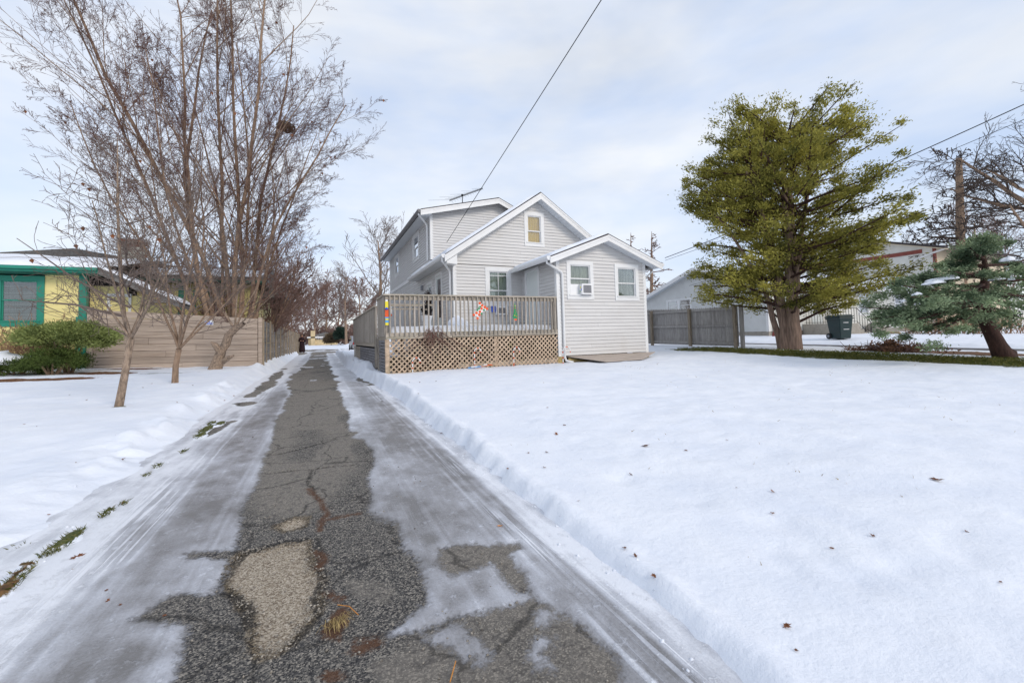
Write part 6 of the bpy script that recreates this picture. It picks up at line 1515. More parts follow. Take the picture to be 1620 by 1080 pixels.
# ------------------------------------------------------------------ neighbour's picket fence
nf = thing('picket_fence', 'tall grey wooden picket fence between the annex and the cedar', 'fence', (14, 13, .45))
FXN = 14.0; y_a, y_b = 10.85, 17.6
rng = np.random.default_rng(15); y = y_a
def fgz(y): return .30 + .0165 * (y - 4.5)
pk = 0
while y < y_b:
    w = .098; h = 1.50 + .02 * rng.random() + .05 * math.sin(y * .9); z0 = fgz(y) + .06
    mb = MB(); mb.prism([(FXN, y, z0), (FXN, y + w, z0), (FXN, y + w, z0 + h - .03), (FXN, y + w * .5, z0 + h + .03), (FXN, y, z0 + h - .03)], (.02, 0, 0)); own(mb.build('picket', M['picket']), nf); y += w + .006
for hz in (.12, .78, 1.42):
    for k in range(3):
        a, b = y_a + k * 2.25, y_a + (k + 1) * 2.25 - .02; mb = MB(); mb.prism([(FXN - .045, a, fgz(a) + hz), (FXN - .045, b, fgz(b) + hz), (FXN - .045, b, fgz(b) + hz + .085), (FXN - .045, a, fgz(a) + hz + .085)], (.042, 0, 0)); own(mb.build('rail', M['picket']), nf)
for yy in (10.9, 13.0, 15.2, 17.4):
    mb = MB(); mb.box(FXN - .15, FXN - .048, yy - .05, yy + .05, fgz(yy) - .1, fgz(yy) + 1.55); own(mb.build('post', M['post']), nf)
mb = MB(); mb.box(FXN + .022, FXN + .12, y_a - .16, y_a - .04, fgz(y_a), fgz(y_a) + 1.6); own(mb.build('post', M['picket']), nf)
# ------------------------------------------------------------------ neighbour's ranch house
rh = thing('ranch_house', 'long low house with pale siding, white gable and front steps behind the cedar', 'house', (22.4, 15.5, .5))
def rp(mb, name, mat, **k): return own(mb.build(name, M[mat], **k), rh)
RX0, RX1, RY0, RY1, RZ0, RZE = 22.4, 38.5, 15.5, 25.2, .95, 3.35
RYC = 20.2; RZR = 5.0
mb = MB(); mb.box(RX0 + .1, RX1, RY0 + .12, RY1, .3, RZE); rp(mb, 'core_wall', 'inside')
def rsiding(*a, **k): o = siding(None, *a, joined=True, row=.115, **k); own(o, rh); return o
# gable end facing the grey house, greyer cream with its shade put into the colour
gop = [(20.7, 22.9, 2.35, 3.3)]
rsiding((RX0, 0, 0), (0, 1, 0), (-1, 0, 0), [(RY0 + .05, RZ0), (RY1, RZ0), (RY1, RZE + .1), (RYC, RZR), (RY0 + .05, RZE + .1)], gop, mat='cream_shaded')
fop = [(23.15, 24.5, 1.75, 3.0), (26.2, 27.3, 1.32, 3.25), (30.95, 32.25, 1.80, 3.3), (35.2, 36.4, 1.8, 3.3)]
rsiding((0, RY0, 0), (1, 0, 0), (0, -1, 0), [(RX0 + .05, RZ0), (RX1, RZ0), (RX1, RZE + .3), (RX0 + .05, RZE + .3)], fop, mat='cream')
mb = MB(); mb.box(RX0 + .01, RX1, RY0 + .01, RY1, .2, RZ0); rp(mb, 'foundation', 'concrete')
mb = MB(); mb.box(RX0 - .03, RX0 + .09, RY0 - .035, RY0 + .0, RZ0 - .02, RZE + .2); mb.box(RX0 - .035, RX0 + .0, RY0 + .003, RY0 + .1, RZ0 - .02, RZE + .2); rp(mb, 'corner_trim', 'trim')
mb = MB(); mb.tube([(RX0 + .32, RY0 - .06, RZE), (RX0 + .32, RY0 - .06, .75), (RX0 + .42, RY0 - .3, .62)], .05, 8); rp(mb, 'downspout', 'trim')
own(window(None, (RX0, 0, 0), (0, 1, 0), (-1, 0, 0), 20.7, 21.8, 2.35, 3.3, .10, 'curtain_dark', glass='glass_side'), rh); own(window(None, (RX0, 0, 0), (0, 1, 0), (-1, 0, 0), 21.8, 22.9, 2.35, 3.3, .10, 'curtain_dark', glass='glass_side'), rh)
for i, w_ in enumerate(fop):
    if i == 1: continue
    own(window(None, (0, RY0, 0), (1, 0, 0), (0, -1, 0), *w_, .14, 'curtain_dark', glass='glass_side'), rh)
mb = MB(); mb.box(fop[1][0], fop[1][1], RY0 - .03, RY0 + .02, 1.32, 3.25); d_ = rp(mb, 'door', 'door', bevel=.01)
mb = MB(); mb.box(fop[1][0] + .2, fop[1][1] - .2, RY0 - .036, RY0 - .03, 1.9, 3.0); p_ = mb.build('pane', M['darkglass']); p_.parent = d_
# roof: ridge along X
for (ya_, za_, yb_, zb_) in ((RY0 - .45, RZE + .05, RYC, RZR + .16), (RY1 + .45, RZE + .05, RYC, RZR + .16)):
    mb = MB(); mb.prism([(RX0 - .4, ya_, za_), (RX0 - .4, yb_, zb_), (RX0 - .4, yb_, zb_ - .06), (RX0 - .4, ya_, za_ - .06)], (RX1 - RX0 + .6, 0, 0)); rp(mb, 'roof', 'shingle_grey')
    mb = MB(); mb.prism([(RX0 - .45, ya_, za_ - .01), (RX0 - .45, yb_, zb_ - .01), (RX0 - .45, yb_, zb_ - .26), (RX0 - .45, ya_, za_ - .24)], (.045, 0, 0)); rp(mb, 'rake_board', 'trim')
    mb = MB(); mb.prism([(RX0 - .40, ya_, za_ - .2), (RX0 - .40, yb_, zb_ - .22), (RX0 - .40, yb_, zb_ - .20), (RX0 - .40, ya_, za_ - .18)], (.4, 0, 0)); rp(mb, 'soffit', 'soffit')
mb = MB(); mb.box(RX0 - .4, RX1, RY0 - .56, RY0 - .45, RZE - .1, RZE + .05); rp(mb, 'gutter', 'gutter'); mb = MB(); mb.box(RX0 - .4, RX1, RY0 - .45, RY0, RZE - .06, RZE - .03); rp(mb, 'soffit', 'soffit')
own(snow_slab(None, [(RX0 - .4, RY0 - .5, RZE + .06), (RX1 + .1, RY0 - .5, RZE + .06), (RX1 + .1, RYC, RZR + .17), (RX0 - .4, RYC, RZR + .17)], .12, seed=51, nu=60), rh); own(snow_slab(None, [(RX0 - .4, RY1 + .4, RZE + .06), (RX1 + .1, RY1 + .4, RZE + .06), (RX1 + .1, RYC, RZR + .17), (RX0 - .4, RYC, RZR + .17)], .10, seed=52), rh)
# stepped porch with iron railings
ps = thing('front_steps', 'concrete front steps with black iron railings left of the wheeled bin', 'steps', (26.8, 15, .5))
sx0 = 25.3
mb = MB(); mb.box(sx0, 28.0, RY0 - 1.5, RY0 - .035, .4, 1.28); own(mb.build('landing', M['concrete'], bevel=.01), ps)
for k in range(4): mb = MB(); mb.box(28.0 + k * .3 + .001, 28.3 + k * .3, RY0 - 1.45, RY0 - .1, .35, 1.11 - k * .18); own(mb.build('step', M['concrete'], bevel=.01), ps)
for yy in (RY0 - 1.42, RY0 - .2):
    for k in range(11):
        x = sx0 + .1 + k * .26; mb = MB(); mb.box(x - .009, x + .009, yy - .009, yy + .009, 1.28, 2.14); own(mb.build('baluster', M['black']), ps)
    for k in range(5):
        x = 28.25 + k * .26; zz = 1.2 - .6 * (x - 28.0); mb = MB(); mb.box(x - .009, x + .009, yy - .009, yy + .009, zz - .15, zz + .85); own(mb.build('baluster', M['black']), ps)
    mb = MB(); mb.tube([(sx0 + .05, yy, 2.15), (28.0, yy, 2.15), (29.4, yy, 1.28), (29.4, yy, .4)], .02, 6); mb.tube([(sx0 + .05, yy, 1.38), (28.0, yy, 1.38), (29.3, yy, .55)], .014, 6); own(mb.build('handrail', M['black']), ps)
# ------------------------------------------------------------------ wheeled bin
bp = atZ(1330, 536, .55); wb_ = thing('wheeled_bin', 'dark green wheeled rubbish bin standing on the snow by the front steps', 'rubbish bin', bp)
BX, BY, BZ = bp
def bpart(mb, name, mat, **k):
    o = mb.build(name, M[mat], **k); own(o, wb_); return o
ang = -.35
def rot(mb):
    c, s = math.cos(ang), math.sin(ang); mb.v = [(BX + c * x - s * y, BY + s * x + c * y, BZ + z) for x, y, z in mb.v]; return mb
mb = MB(); lo = [(-.24, -.28), (.24, -.28), (.24, .28), (-.24, .28)]; hi = [(-.32, -.36), (.32, -.36), (.32, .38), (-.32, .38)]
mb.add([(x, y, .02) for x, y in lo] + [(x, y, .98) for x, y in hi], [(3, 2, 1, 0), (4, 5, 6, 7), (0, 1, 5, 4), (1, 2, 6, 5), (2, 3, 7, 6), (3, 0, 4, 7)]); bpart(rot(mb), 'body', 'bin', bevel=.03)
mb = MB(); mb.box(-.35, .35, -.39, .41, .975, 1.02); mb.box(-.3, .3, -.34, .36, 1.02, 1.06); bpart(rot(mb), 'lid', 'bin', bevel=.015)
mb = MB(); mb.box(-.345, .345, -.40, .40, .87, .915); bpart(rot(mb), 'rim', 'bin', bevel=.008)
mb = MB(); mb.tube([(-.3, .46, .95), (.3, .46, .95)], .02, 6); bpart(rot(mb), 'handle', 'black')
for sx in (-.28, .28):
    mb = MB(); mb.lathe((0, 0, 0), [(.125, -.03), (.135, -.015), (.135, .015), (.125, .03)], 16); mb.v = [(sx + z, .30 + x, .13 + y) for x, y, z in mb.v]; w0 = bpart(rot(mb), 'wheel', 'tyre')
    mb = MB(); mb.lathe((0, 0, 0), [(.06, -.035), (.06, .035)], 10); mb.v = [(sx + z, .30 + x, .13 + y) for x, y, z in mb.v]; h0 = rot(mb).build('hub', M['steel']); h0.parent = w0
for (u0, u1, z0, z1) in ((-.10, .10, .70, .725), (-.12, .14, .41, .432), (-.14, -.12, .70, .725)):
    mb = MB(); f = lambda z: -.28 - .08 * z - .0045; mb.add([(u0, f(z0), z0), (u1, f(z0), z0), (u1, f(z1), z1), (u0, f(z1), z1)], [(0, 1, 2, 3)]); bpart(rot(mb), 'marking', 'white')
mb = MB(); mb.add([(.242 + .08 * .68 + .02, -.2, .66), (.242 + .08 * .68 + .02, .02, .66), (.25 + .08 * .8 + .025, .02, .80), (.25 + .08 * .8 + .025, -.2, .80)], [(0, 1, 2, 3)]); bpart(rot(mb), 'sticker', 'white')
# ------------------------------------------------------------------ two storey house beyond
th_ = thing('two_storey_house', 'cream two storey house with red brown trim behind the juniper', 'house', (42, 16, .6))
def tp_(mb, name, mat, **k): return own(mb.build(name, M[mat], **k), th_)
TX, TY0, TY1 = 42.0, 15.9, 30
mb = MB(); mb.prism([(TX + .05, TY0 + .05, .4), (TX + .05, TY1, .4), (TX + .05, TY1, 6.9), (TX + .05, 22.8, 9.0), (TX + .05, TY0 + .05, 6.9)], (12, 0, 0)); tp_(mb, 'core_wall', 'tan_siding')
o = siding(None, (TX, 0, 0), (0, 1, 0), (-1, 0, 0), [(TY0, 1.0), (TY1, 1.0), (TY1, 7.0), (22.8, 9.1), (TY0, 7.0)], joined=True, row=.16, mat='cream'); own(o, th_)
mb = MB(); mb.box(TX - .06, TX - .031, TY0 + .6, TY1, 6.55, 6.85); tp_(mb, 'belt_trim', 'redtrim')
mb = MB(); mb.box(TX - .05, TX + .15, TY0 - .15, TY0 - .0, .5, 6.9); tp_(mb, 'corner_trim', 'redtrim')
for (ya_, yb_) in ((TY0 - .9, 22.8), (TY1 + .9, 22.8)):
    za_ = 9.2 - .31 * abs(22.8 - ya_); mb = MB(); mb.prism([(TX - .6, ya_, za_), (TX - .6, yb_, 9.2), (TX - .6, yb_, 9.05), (TX - .6, ya_, za_ - .15)], (13, 0, 0)); tp_(mb, 'roof', 'shingle')
    mb = MB(); mb.prism([(TX - .58, ya_ + .02, za_ - .18), (TX - .58, yb_, 9.02), (TX - .58, yb_, 8.97), (TX - .58, ya_ + .02, za_ - .23)], (.58, 0, 0)); tp_(mb, 'soffit', 'tan_siding')
mb = MB(); mb.box(TX + .2, TX + 12, TY0 - .02, TY0 + .04, .5, 6.9); tp_(mb, 'front_wall', 'tan_siding')
mb = MB(); mb.tube([(TX - .1, TY0 - .95, 6.7), (TX - .05, TY0 + .2, 6.4), (TX - .05, TY0 + 1.4, 6.0)], .07, 6); tp_(mb, 'downspout', 'trim')
mb = MB(); mb.box(TX - 3.2, TX - .05, 17, 27, .4, 1.5); tp_(mb, 'brick_base', 'brickred'); mb = MB(); mb.box(TX - 3.24, TX - 3.2, 17.5, 18.9, .7, 1.35); tp_(mb, 'basement_window', 'darkglass')
mb = MB(); mb.box(TX - 3.4, TX - .06, 16.8, 27.2, 4.2, 4.55); tp_(mb, 'porch_roof', 'trim'); own(snow_slab(None, [(TX - 3.4, 16.8, 4.56), (TX - .06, 16.8, 4.56), (TX - .06, 27.2, 4.56), (TX - 3.4, 27.2, 4.56)], .2, seed=57), th_)
mb = MB(); mb.box(TX - 3.2, TX - .06, 17, 27, 1.5, 4.2); tp_(mb, 'porch_wall', 'cream')
# small yard things near the neighbour's wall
tu = thing('tipped_planter', 'pale round planter tipped on its side right of the wheeled bin', 'planter', atZ(1382, 528, .62))
pc = atZ(1382, 528, .60); mb = MB(); mb.lathe((0, 0, 0), [(.26, 0), (.34, .25), (.40, .55), (.36, .56), (.30, .3), (.05, .28)], 18); c_, s_ = math.cos(1.15), math.sin(1.15); mb.v = [(pc[0] - .3 + z * s_ + x * c_, pc[1] - y - .2 * z, pc[2] + .36 + z * c_ * .25 - x * s_) for x, y, z in mb.v]; own(mb.build('pot', M['concrete'], smooth=True), tu)
mb = MB(); mb.lathe((0, 0, 0), [(.02, 0), (.33, .01), (.33, .03)], 16); mb.v = [(pc[0] - .3 + (z + .52) * s_ + x * c_, pc[1] - y - .1, pc[2] + .36 + .12 - x * s_) for x, y, z in mb.v]; own(mb.build('soil', M['mulch']), tu)
fx = atY(1227, 533, RY0 - .5); fg = thing('garden_figure', 'small red fox garden figure beside the house wall left of the cedar trunk', 'garden figure', fx)
mb = MB(); mb.lathe(fx, [(.05, -.1), (.16, .0), (.15, .18), (.09, .34), (.10, .42), (.11, .50), (.05, .60), (.01, .62)], 12); own(mb.build('body', M['redtrim'], smooth=True), fg)
for s__ in (-.06, .06): mb = MB(); mb.lathe(fx + (s__, 0, .56), [(.03, 0), (.03, .03), (.003, .12)], 6); own(mb.build('ear', M['redtrim']), fg)
mb = MB(); mb.lathe(fx + (.03, -.13, .1), [(.02, 0), (.06, .05), (.05, .2), (.02, .25)], 8); own(mb.build('chest', M['white'], smooth=True), fg)
# border stones of the neighbour's bed
rng = np.random.default_rng(17)
for i in range(16):
    p = atZ(1268 + i * 3.6, 531 - .15 * i, .58) if i < 9 else atZ(1388 + (i - 9) * 5.2, 528 + .1 * i, .58)
    mb = MB(); r_x = rng.uniform(.18, .3); mb.lathe((p[0], p[1], p[2] - .1), [(r_x * .8, 0), (r_x, .1), (r_x * .9, .22), (r_x * .5, .28)], 8, 1.3, .9); ob_ = mb.build('border_stone', M['stone'], smooth=False)
    ORD = ('leftmost', 'second from left', 'third from left', 'fourth from left', 'middle', 'fourth from right', 'third from right', 'second from right', 'rightmost'); OR7 = ('leftmost', 'second from left', 'third from left', 'middle', 'third from right', 'second from right', 'rightmost')
    tag(ob_, 'tan border stone before the front steps, %s of its row of nine' % ORD[i] if i < 9 else 'tan border stone right of the tipped planter, %s of its row of seven' % OR7[i - 9], 'stone', 'border stones by the steps' if i < 9 else 'border stones by the tipped planter')
# dry brown shrubs along the far bed
for k, (px, py, w) in enumerate([(1455, 527, 1.4), (1500, 524, 1.6), (1540, 520, 1.5), (1585, 518, 1.5)]):
    p = atZ(px, py, .62); p = p * np.array([1, 1, 1]); d_ = min(1, 30 / max(1, np.linalg.norm(p[:2]))); p = np.array([p[0] * d_, p[1] * d_, .55]); g = Grow(300 + k); PP = dict(seg=(4, 3), wob=(.12, .14), up=(.03, .02), n=(7, 0), t0=(.2, 0), ang=(.6, .6), rr=(.6, .6), lr=(.5, .5), ts=.3, rmin=.012, max=1)
    for j in range(36): a = g.rng.uniform(0, 6.28); g.branch(p + np.array([w * .8 * g.rng.normal(0, .6), .3 * g.rng.normal(), -.1]), (.5 * math.cos(a), .5 * math.sin(a), 1), g.rng.uniform(.7, 1.3), .018, 0, PP)
    tree('dry_shrub', ['dry tan shrub left of the basement window', 'dry tan shrub below the middle of the juniper', 'dry tan shrub just left of the juniper trunk', 'dry tan shrub just right of the juniper trunk'][k], 'shrub', g, p, 'twig_tan', 'twig_tan', 0, 'dry shrubs along the far bed')
# heap of cut brush and leaves on the grass strip
bc = atZ(1410, 557, .33); br = thing('brush_heap', 'heap of brown cut twigs and leaves on the grass strip', 'brush heap', (bc[0], bc[1], .3))
rng = np.random.default_rng(19); mb = MB()
for i in range(170):
    f = rng.normal(0, .4); p = bc + np.array([rng.normal(0, .16), f * .9, 0]); p[2] = gz1(p[0], p[1]) + abs(rng.normal(0, .10)) * max(.15, 1 - abs(f)) ; d = rng.normal(0, 1, 3); d[2] = abs(d[2]) * .5; d /= np.linalg.norm(d); mb.tube([p, p + d * .16 + np.array([0, 0, .02]), p + d * .34], [.008, .007, .004], 4, False)
own(mb.build('twigs', M['twig'], kind='stuff'), br)
cen = [(bc[0] + rng.normal(0, .16), bc[1] + rng.normal(0, .5), gz1(bc[0], bc[1]) + .03 + abs(rng.normal(0, .05)), .08) for i in range(40)] + [(bc[0], bc[1], gz1(bc[0], bc[1]) + .22, .09)] * 6
V_, F_, t_ = leaf_cloud(cen, 1600, .07, rng, None, .6); own(np_mesh('leaves', V_, F_, M['mulch'], attrs={'tint': t_}), br)

# ------------------------------------------------------------------ overhead cables
def cable(a, b, sag, r, label, n=24):
    a, b = np.asarray(a, float), np.asarray(b, float); pts = [a * (1 - t) + b * t + np.array([0, 0, -4 * sag * t * (1 - t)]) for t in np.linspace(0, 1, n)]; mb = MB(); mb.tube(pts, r, 6); return tag(mb.build('overhead_cable', M['black'], smooth=True), label, 'cable')


ha = atd(707, 383, 11.9); hb = atd(950, 0, 6.0); cable(ha, ha + (hb - ha) * 2.2, .02, .007, 'service cable sloping down from the top of the sky to the grey house')
for (x0, y0, x1, y1, d0, d1, r, lab) in [(1052, 408, 1640, 140, 22, 13.2, .016, 'uppermost black cable crossing the sky right of the cedar'), (1052, 412, 1640, 165, 22, 13.5, .009, 'thin cable just below the uppermost one right of the cedar'), (1090, 452, 1640, 255, 24, 15, .008, 'lowest thin cable passing the cut spruce top')]:
    a = atd(x0, y0, d0); b = atd(x1, y1, d1); cable(a, a + (b - a) * 1.5, .35, r, lab)

# ------------------------------------------------------------------ fallen leaves and twigs lying on the snow and the driveway
rng = np.random.default_rng(23)
def leaf_mesh(seed):
    g = np.random.default_rng(seed); n = 9; V_ = [(0, 0, .006)]; F_ = []
    for i in range(n * 2):
        a = math.pi * i / n; r = (1.0 if i % 2 == 0 else .45) * g.uniform(.7, 1.1); V_.append((r * math.cos(a), .75 * r * math.sin(a), .25 * g.random() + .12 * math.cos(a) ** 2))
    for i in range(n * 2): F_.append((0, 1 + i, 1 + (i + 1) % (n * 2)))
    mb = MB(); mb.add(V_, F_); return mb.mesh('leaf', None)
lm4 = []
for sd in range(4):
    for mt in ('leaf_brown', 'leaf_orange'):
        me = leaf_mesh(sd); me.materials.append(M[mt]); lm4.append(me)
def leaf(px, py, size, label, group, orange=False, z=None):
    zz = .1
    for _ in range(5): p = atZ(px, py, zz); zz = max(gz1(p[0], p[1]), .006)
    o = bpy.data.objects.new('fallen_leaf', lm4[rng.integers(0, 4) * 2 + (1 if orange else 0)]); COL.objects.link(o); o.location = (p[0], p[1], zz + .004); size *= .55; o.scale = (size, size, size); o.rotation_euler = (rng.normal(0, .2), rng.normal(0, .2), rng.uniform(0, 6.28))
    return tag(o, label, 'leaf', group)
for (px, py, s) in [(893, 673, .05), (880, 687, .06), (1021, 706, .075), (1085, 713, .035), (866, 645, .04), (836, 717, .03), (865, 716, .04), (861, 740, .035), (1150, 696, .025), (1222, 778, .035), (1222, 812, .03), (998, 751, .035), (1245, 992, .035), (915, 793, .02), (803, 743, .03), (1380, 848, .03), (1316, 868, .025), (698, 686, .04), (735, 695, .02), (648, 605, .04), (664, 605, .05), (690, 603, .05), (662, 632, .04), (640, 648, .03), (1165, 772, .02), (1530, 842, .03), (1260, 1030, .018), (1583, 922, .02), (860, 606, .03), (1040, 577, .05)]:
    leaf(px, py, s, 'small dry brown leaf lying on the snow of the right lawn', 'leaves on the right lawn')
leaf(1482, 760, .085, 'largest dark red leaf lying alone far right on the lawn', None)
for (px, py, wh) in [(988, 868, 'farthest'), (1034, 912, 'nearest'), (1005, 880, 'middle')]: leaf(px, py, .03, 'dark leaf stuck in the right snow bank, %s of the three' % wh, 'leaves in the right snow bank')
leaf(791, 833, .035, 'bright orange leaf lying on the ice right of the asphalt strip', None, True)
leaf(122, 883, .07, 'large brown oak leaf lying on the packed snow at the left', None)
for (px, py, s) in [(112, 903, .02), (171, 951, .025), (168, 935, .022), (190, 958, .02), (260, 975, .02), (208, 855, .02), (400, 692, .03), (330, 650, .03)]: leaf(px, py, s, 'small dry leaf on the ice left of the asphalt strip', 'leaves on the left ice')
for (px, py, s) in [(195, 727, .06), (38, 672, .03), (58, 676, .02), (120, 734, .02), (77, 814, .02), (110, 625, .04), (137, 634, .04), (226, 613, .04), (240, 607, .05), (305, 610, .05), (280, 640, .03), (370, 620, .05), (355, 632, .05)]: leaf(px, py, s, 'small dry brown leaf lying on the snow of the left lawn', 'leaves on the left lawn')
# dry straw tuft on the asphalt
tp0 = atZ(530, 990, .01); mb = MB()
for i in range(46):
    a = rng.normal(-1.0, .75); l_ = rng.uniform(.03, .06); p = tp0 + np.array([rng.normal(0, .015), rng.normal(0, .015), 0]); mb.tube([p, p + np.array([math.cos(a) * l_ * .6, math.sin(a) * l_ * .6, .03]), p + np.array([math.cos(a) * l_, math.sin(a) * l_, .012])], [.001, .0008, .0005], 3, False)
tag(mb.build('straw_tuft', M['lumber']), 'tuft of dry yellow grass growing from a crack in the asphalt', 'grass tuft')
for (px0, py0, px1, py1, lab) in [(534, 956, 567, 972, 'thin orange stem lying on the asphalt above the straw tuft'), (712, 1078, 721, 1045, 'thin brown stem lying on the asphalt at the bottom edge')]:
    a, b = atZ(px0, py0, .012), atZ(px1, py1, .012); mb = MB(); mb.tube([a, a * .5 + b * .5 + np.array([.006, .006, .008]), b], .0018, 5); tag(mb.build('dry_straw', M['leaf_orange']), lab, 'stem')

# ------------------------------------------------------------------ grass
def blades(spots, n, h, label, mat='grass_leaf', seed=1, zfix=None):
    g = np.random.default_rng(seed); S = np.array(spots); w = S[:, 2] * S[:, 3]; idx = g.choice(len(S), n, p=w / w.sum()); r = np.sqrt(g.random(n)); a = g.random(n) * 6.283
    x = S[idx, 0] + S[idx, 2] * r * np.cos(a); y = S[idx, 1] + S[idx, 3] * r * np.sin(a); z = (gz(x, y) if zfix is None else np.maximum(gz(x, y) * 0, .028)) - .015
    keep = np.ones(n, bool); P = np.stack([x, y, z], 1); d = np.stack([g.normal(0, .5, n), g.normal(0, .5, n), np.ones(n)], 1); hh = h * g.uniform(.5, 1.3, n)[:, None]; e = np.stack([np.cos(a * 7), np.sin(a * 7), np.zeros(n)], 1) * h * .07
    V_ = np.stack([P - e, P + e, P + d * hh * .6 + e * .7, P + d * hh + np.stack([d[:, 0], d[:, 1], np.zeros(n)], 1) * hh * .5], 1).reshape(-1, 3)
    o = np_mesh('grass', V_, np.arange(4 * n).reshape(-1, 4), M[mat], attrs={'tint': np.repeat(g.random(n), 4)}); return tag(o, label, 'grass', kind='stuff')
sp = [(12.5, y_, .95, .8) for y_ in np.arange(2.4, 11.5, .8)]
blades(sp, 14000, .075, 'strip of short green grass free of snow under the cedar and juniper', seed=3)
sp = []
for (px, py, rl, rw) in EDGE_GRASS: p = atZ(px, py, .03); sp.append((p[0], p[1], rw * .75, rl * .7))
blades(sp, 2600, .022, 'small tufts of turf showing along the left edge of the driveway', seed=4, zfix=9)
for k, (px, py) in enumerate([(35, 828), (195, 640), (650, 588)]):
    p = atZ(px, py, .12); g_ = blades([(p[0], p[1], .03, .03)], 16, .04, ['lone tuft of grass poking through the snow at the left edge', 'grass around the foot of the nearest small tree', 'grass blades at the foot of the lattice corner'][k], seed=9 + k)
sp = [(4 + 7 * rng.random(), 1.2 + 8 * rng.random(), .25, .25) for i in range(60)] + [(1.6 + 2 * rng.random(), 1 + 4 * rng.random(), .2, .2) for i in range(16)]
blades(sp, 260, .03, 'sparse straw tips of grass poking through the snow of the right lawn', mat='straw', seed=14)
# bare brown shrubs under the yellow house window
for k, (px, w, lab) in enumerate([(18, .5, 'leafless brown shrub under the left house window'), (66, .45, 'leafless brown shrub between the window and the pine shrub')]):
    p = atd(px, 560, 12.2); p = np.array([p[0], p[1], .35]); g = Grow(400 + k); PP = dict(seg=(5, 4, 3), wob=(.1, .14, .16), up=(.03, .03, .02), n=(6, 4, 0), t0=(.3, .2, 0), ang=(.5, .6, .6), rr=(.6, .6, .6), lr=(.4, .5, .5), ts=.3, rmin=.006, max=2)
    for j in range(26): a = g.rng.uniform(0, 6.28); g.branch(p + np.array([.2 * math.cos(a), .15 * math.sin(a), 0]), (.4 * math.cos(a), .4 * math.sin(a), 1), g.rng.uniform(.9, 1.45), .014, 0, PP)
    tree('bare_shrub', lab, 'shrub', g, p, 'twig_tan', 'twig_tan', 0, 'bare shrubs by the yellow house', rmin=.006)

# ------------------------------------------------------------------ person on the driveway
pz = .02; pp = atd(478, 556, 40); pX, pY = pp[0], pp[1]
per = thing('person', 'person in a long dark robe standing at the far end of the driveway', 'person', (pX, pY, pz))
sk = bpy.data.meshes.new('body')
jt = {'pel': (0, 0, .95, .17), 'wst': (0, 0, 1.12, .155), 'chs': (0, 0, 1.32, .18), 'nck': (0, 0, 1.47, .062), 'hdb': (0, -.01, 1.55, .075), 'hed': (0, -.015, 1.64, .092), 'hdt': (0, -.01, 1.71, .07),
      'sl': (.19, 0, 1.40, .075), 'el': (.25, -.03, 1.12, .055), 'wl': (.12, -.2, 1.10, .035), 'sr': (-.19, 0, 1.40, .075), 'er': (-.25, -.03, 1.12, .055), 'wr': (-.10, -.21, 1.13, .035), 'hl': (.05, -.235, 1.12, .034), 'hr': (-.04, -.24, 1.14, .034),
      'kl': (.10, 0, .5, .11), 'al': (.11, .01, .09, .055), 'fl': (.12, -.14, .04, .04), 'kr': (-.10, 0, .5, .11), 'ar': (-.11, .01, .09, .055), 'fr': (-.12, -.14, .04, .04), 'hpl': (.09, 0, .88, .13), 'hpr': (-.09, 0, .88, .13)}
eds = [('pel', 'wst'), ('wst', 'chs'), ('chs', 'nck'), ('nck', 'hdb'), ('hdb', 'hed'), ('hed', 'hdt'), ('chs', 'sl'), ('sl', 'el'), ('el', 'wl'), ('wl', 'hl'), ('chs', 'sr'), ('sr', 'er'), ('er', 'wr'), ('wr', 'hr'), ('pel', 'hpl'), ('hpl', 'kl'), ('kl', 'al'), ('al', 'fl'), ('pel', 'hpr'), ('hpr', 'kr'), ('kr', 'ar'), ('ar', 'fr')]
ks = list(jt); sk.from_pydata([(pX + jt[k][0], pY + jt[k][1], pz + jt[k][2]) for k in ks], [(ks.index(a), ks.index(b)) for a, b in eds], [])
body = bpy.data.objects.new('body', sk); COL.objects.link(body); md = body.modifiers.new('skin', 'SKIN'); sk.skin_vertices.new() if not sk.skin_vertices else None
for i, k in enumerate(ks): sk.skin_vertices[0].data[i].radius = (jt[k][3], jt[k][3])
sk.skin_vertices[0].data[0].use_root = True; ms = body.modifiers.new('sub', 'SUBSURF'); ms.levels = 2; ms.render_levels = 2; sk.materials.append(M['skin']); own(body, per)
mb = MB(); mb.lathe((pX, pY, pz), [(.25, .06), (.26, .3), (.23, .7), (.215, .95), (.20, 1.12), (.235, 1.32), (.22, 1.41), (.10, 1.48), (.07, 1.5)], 24, 1.0, .78); own(mb.build('robe', M['robe'], smooth=True), per)
for s_ in (1, -1): mb = MB(); mb.tube([(pX + .17 * s_, pY, pz + 1.41), (pX + .25 * s_, pY - .02, pz + 1.13), (pX + .13 * s_, pY - .2, pz + 1.11)], [.10, .10, .085], 10); own(mb.build('sleeve', M['robe'], smooth=True), per)
mb = MB(); mb.lathe((pX, pY + .02, pz + 1.62), [(.10, -.06), (.108, .0), (.10, .08), (.06, .13), (.01, .145)], 16); own(mb.build('hair', M['hair'], smooth=True), per)
for s_ in (.033, -.033): mb = MB(); mb.lathe((pX + s_, pY - .103, pz + 1.635), [(.002, -.008), (.010, 0), (.002, .008)], 6); own(mb.build('eye', M['hair']), per)
mb = MB(); mb.add([(pX - .012, pY - .1, pz + 1.60), (pX + .012, pY - .1, pz + 1.60), (pX, pY - .125, pz + 1.595), (pX, pY - .1, pz + 1.64)], [(0, 1, 2), (0, 2, 3), (1, 3, 2)]); own(mb.build('nose', M['skin']), per)

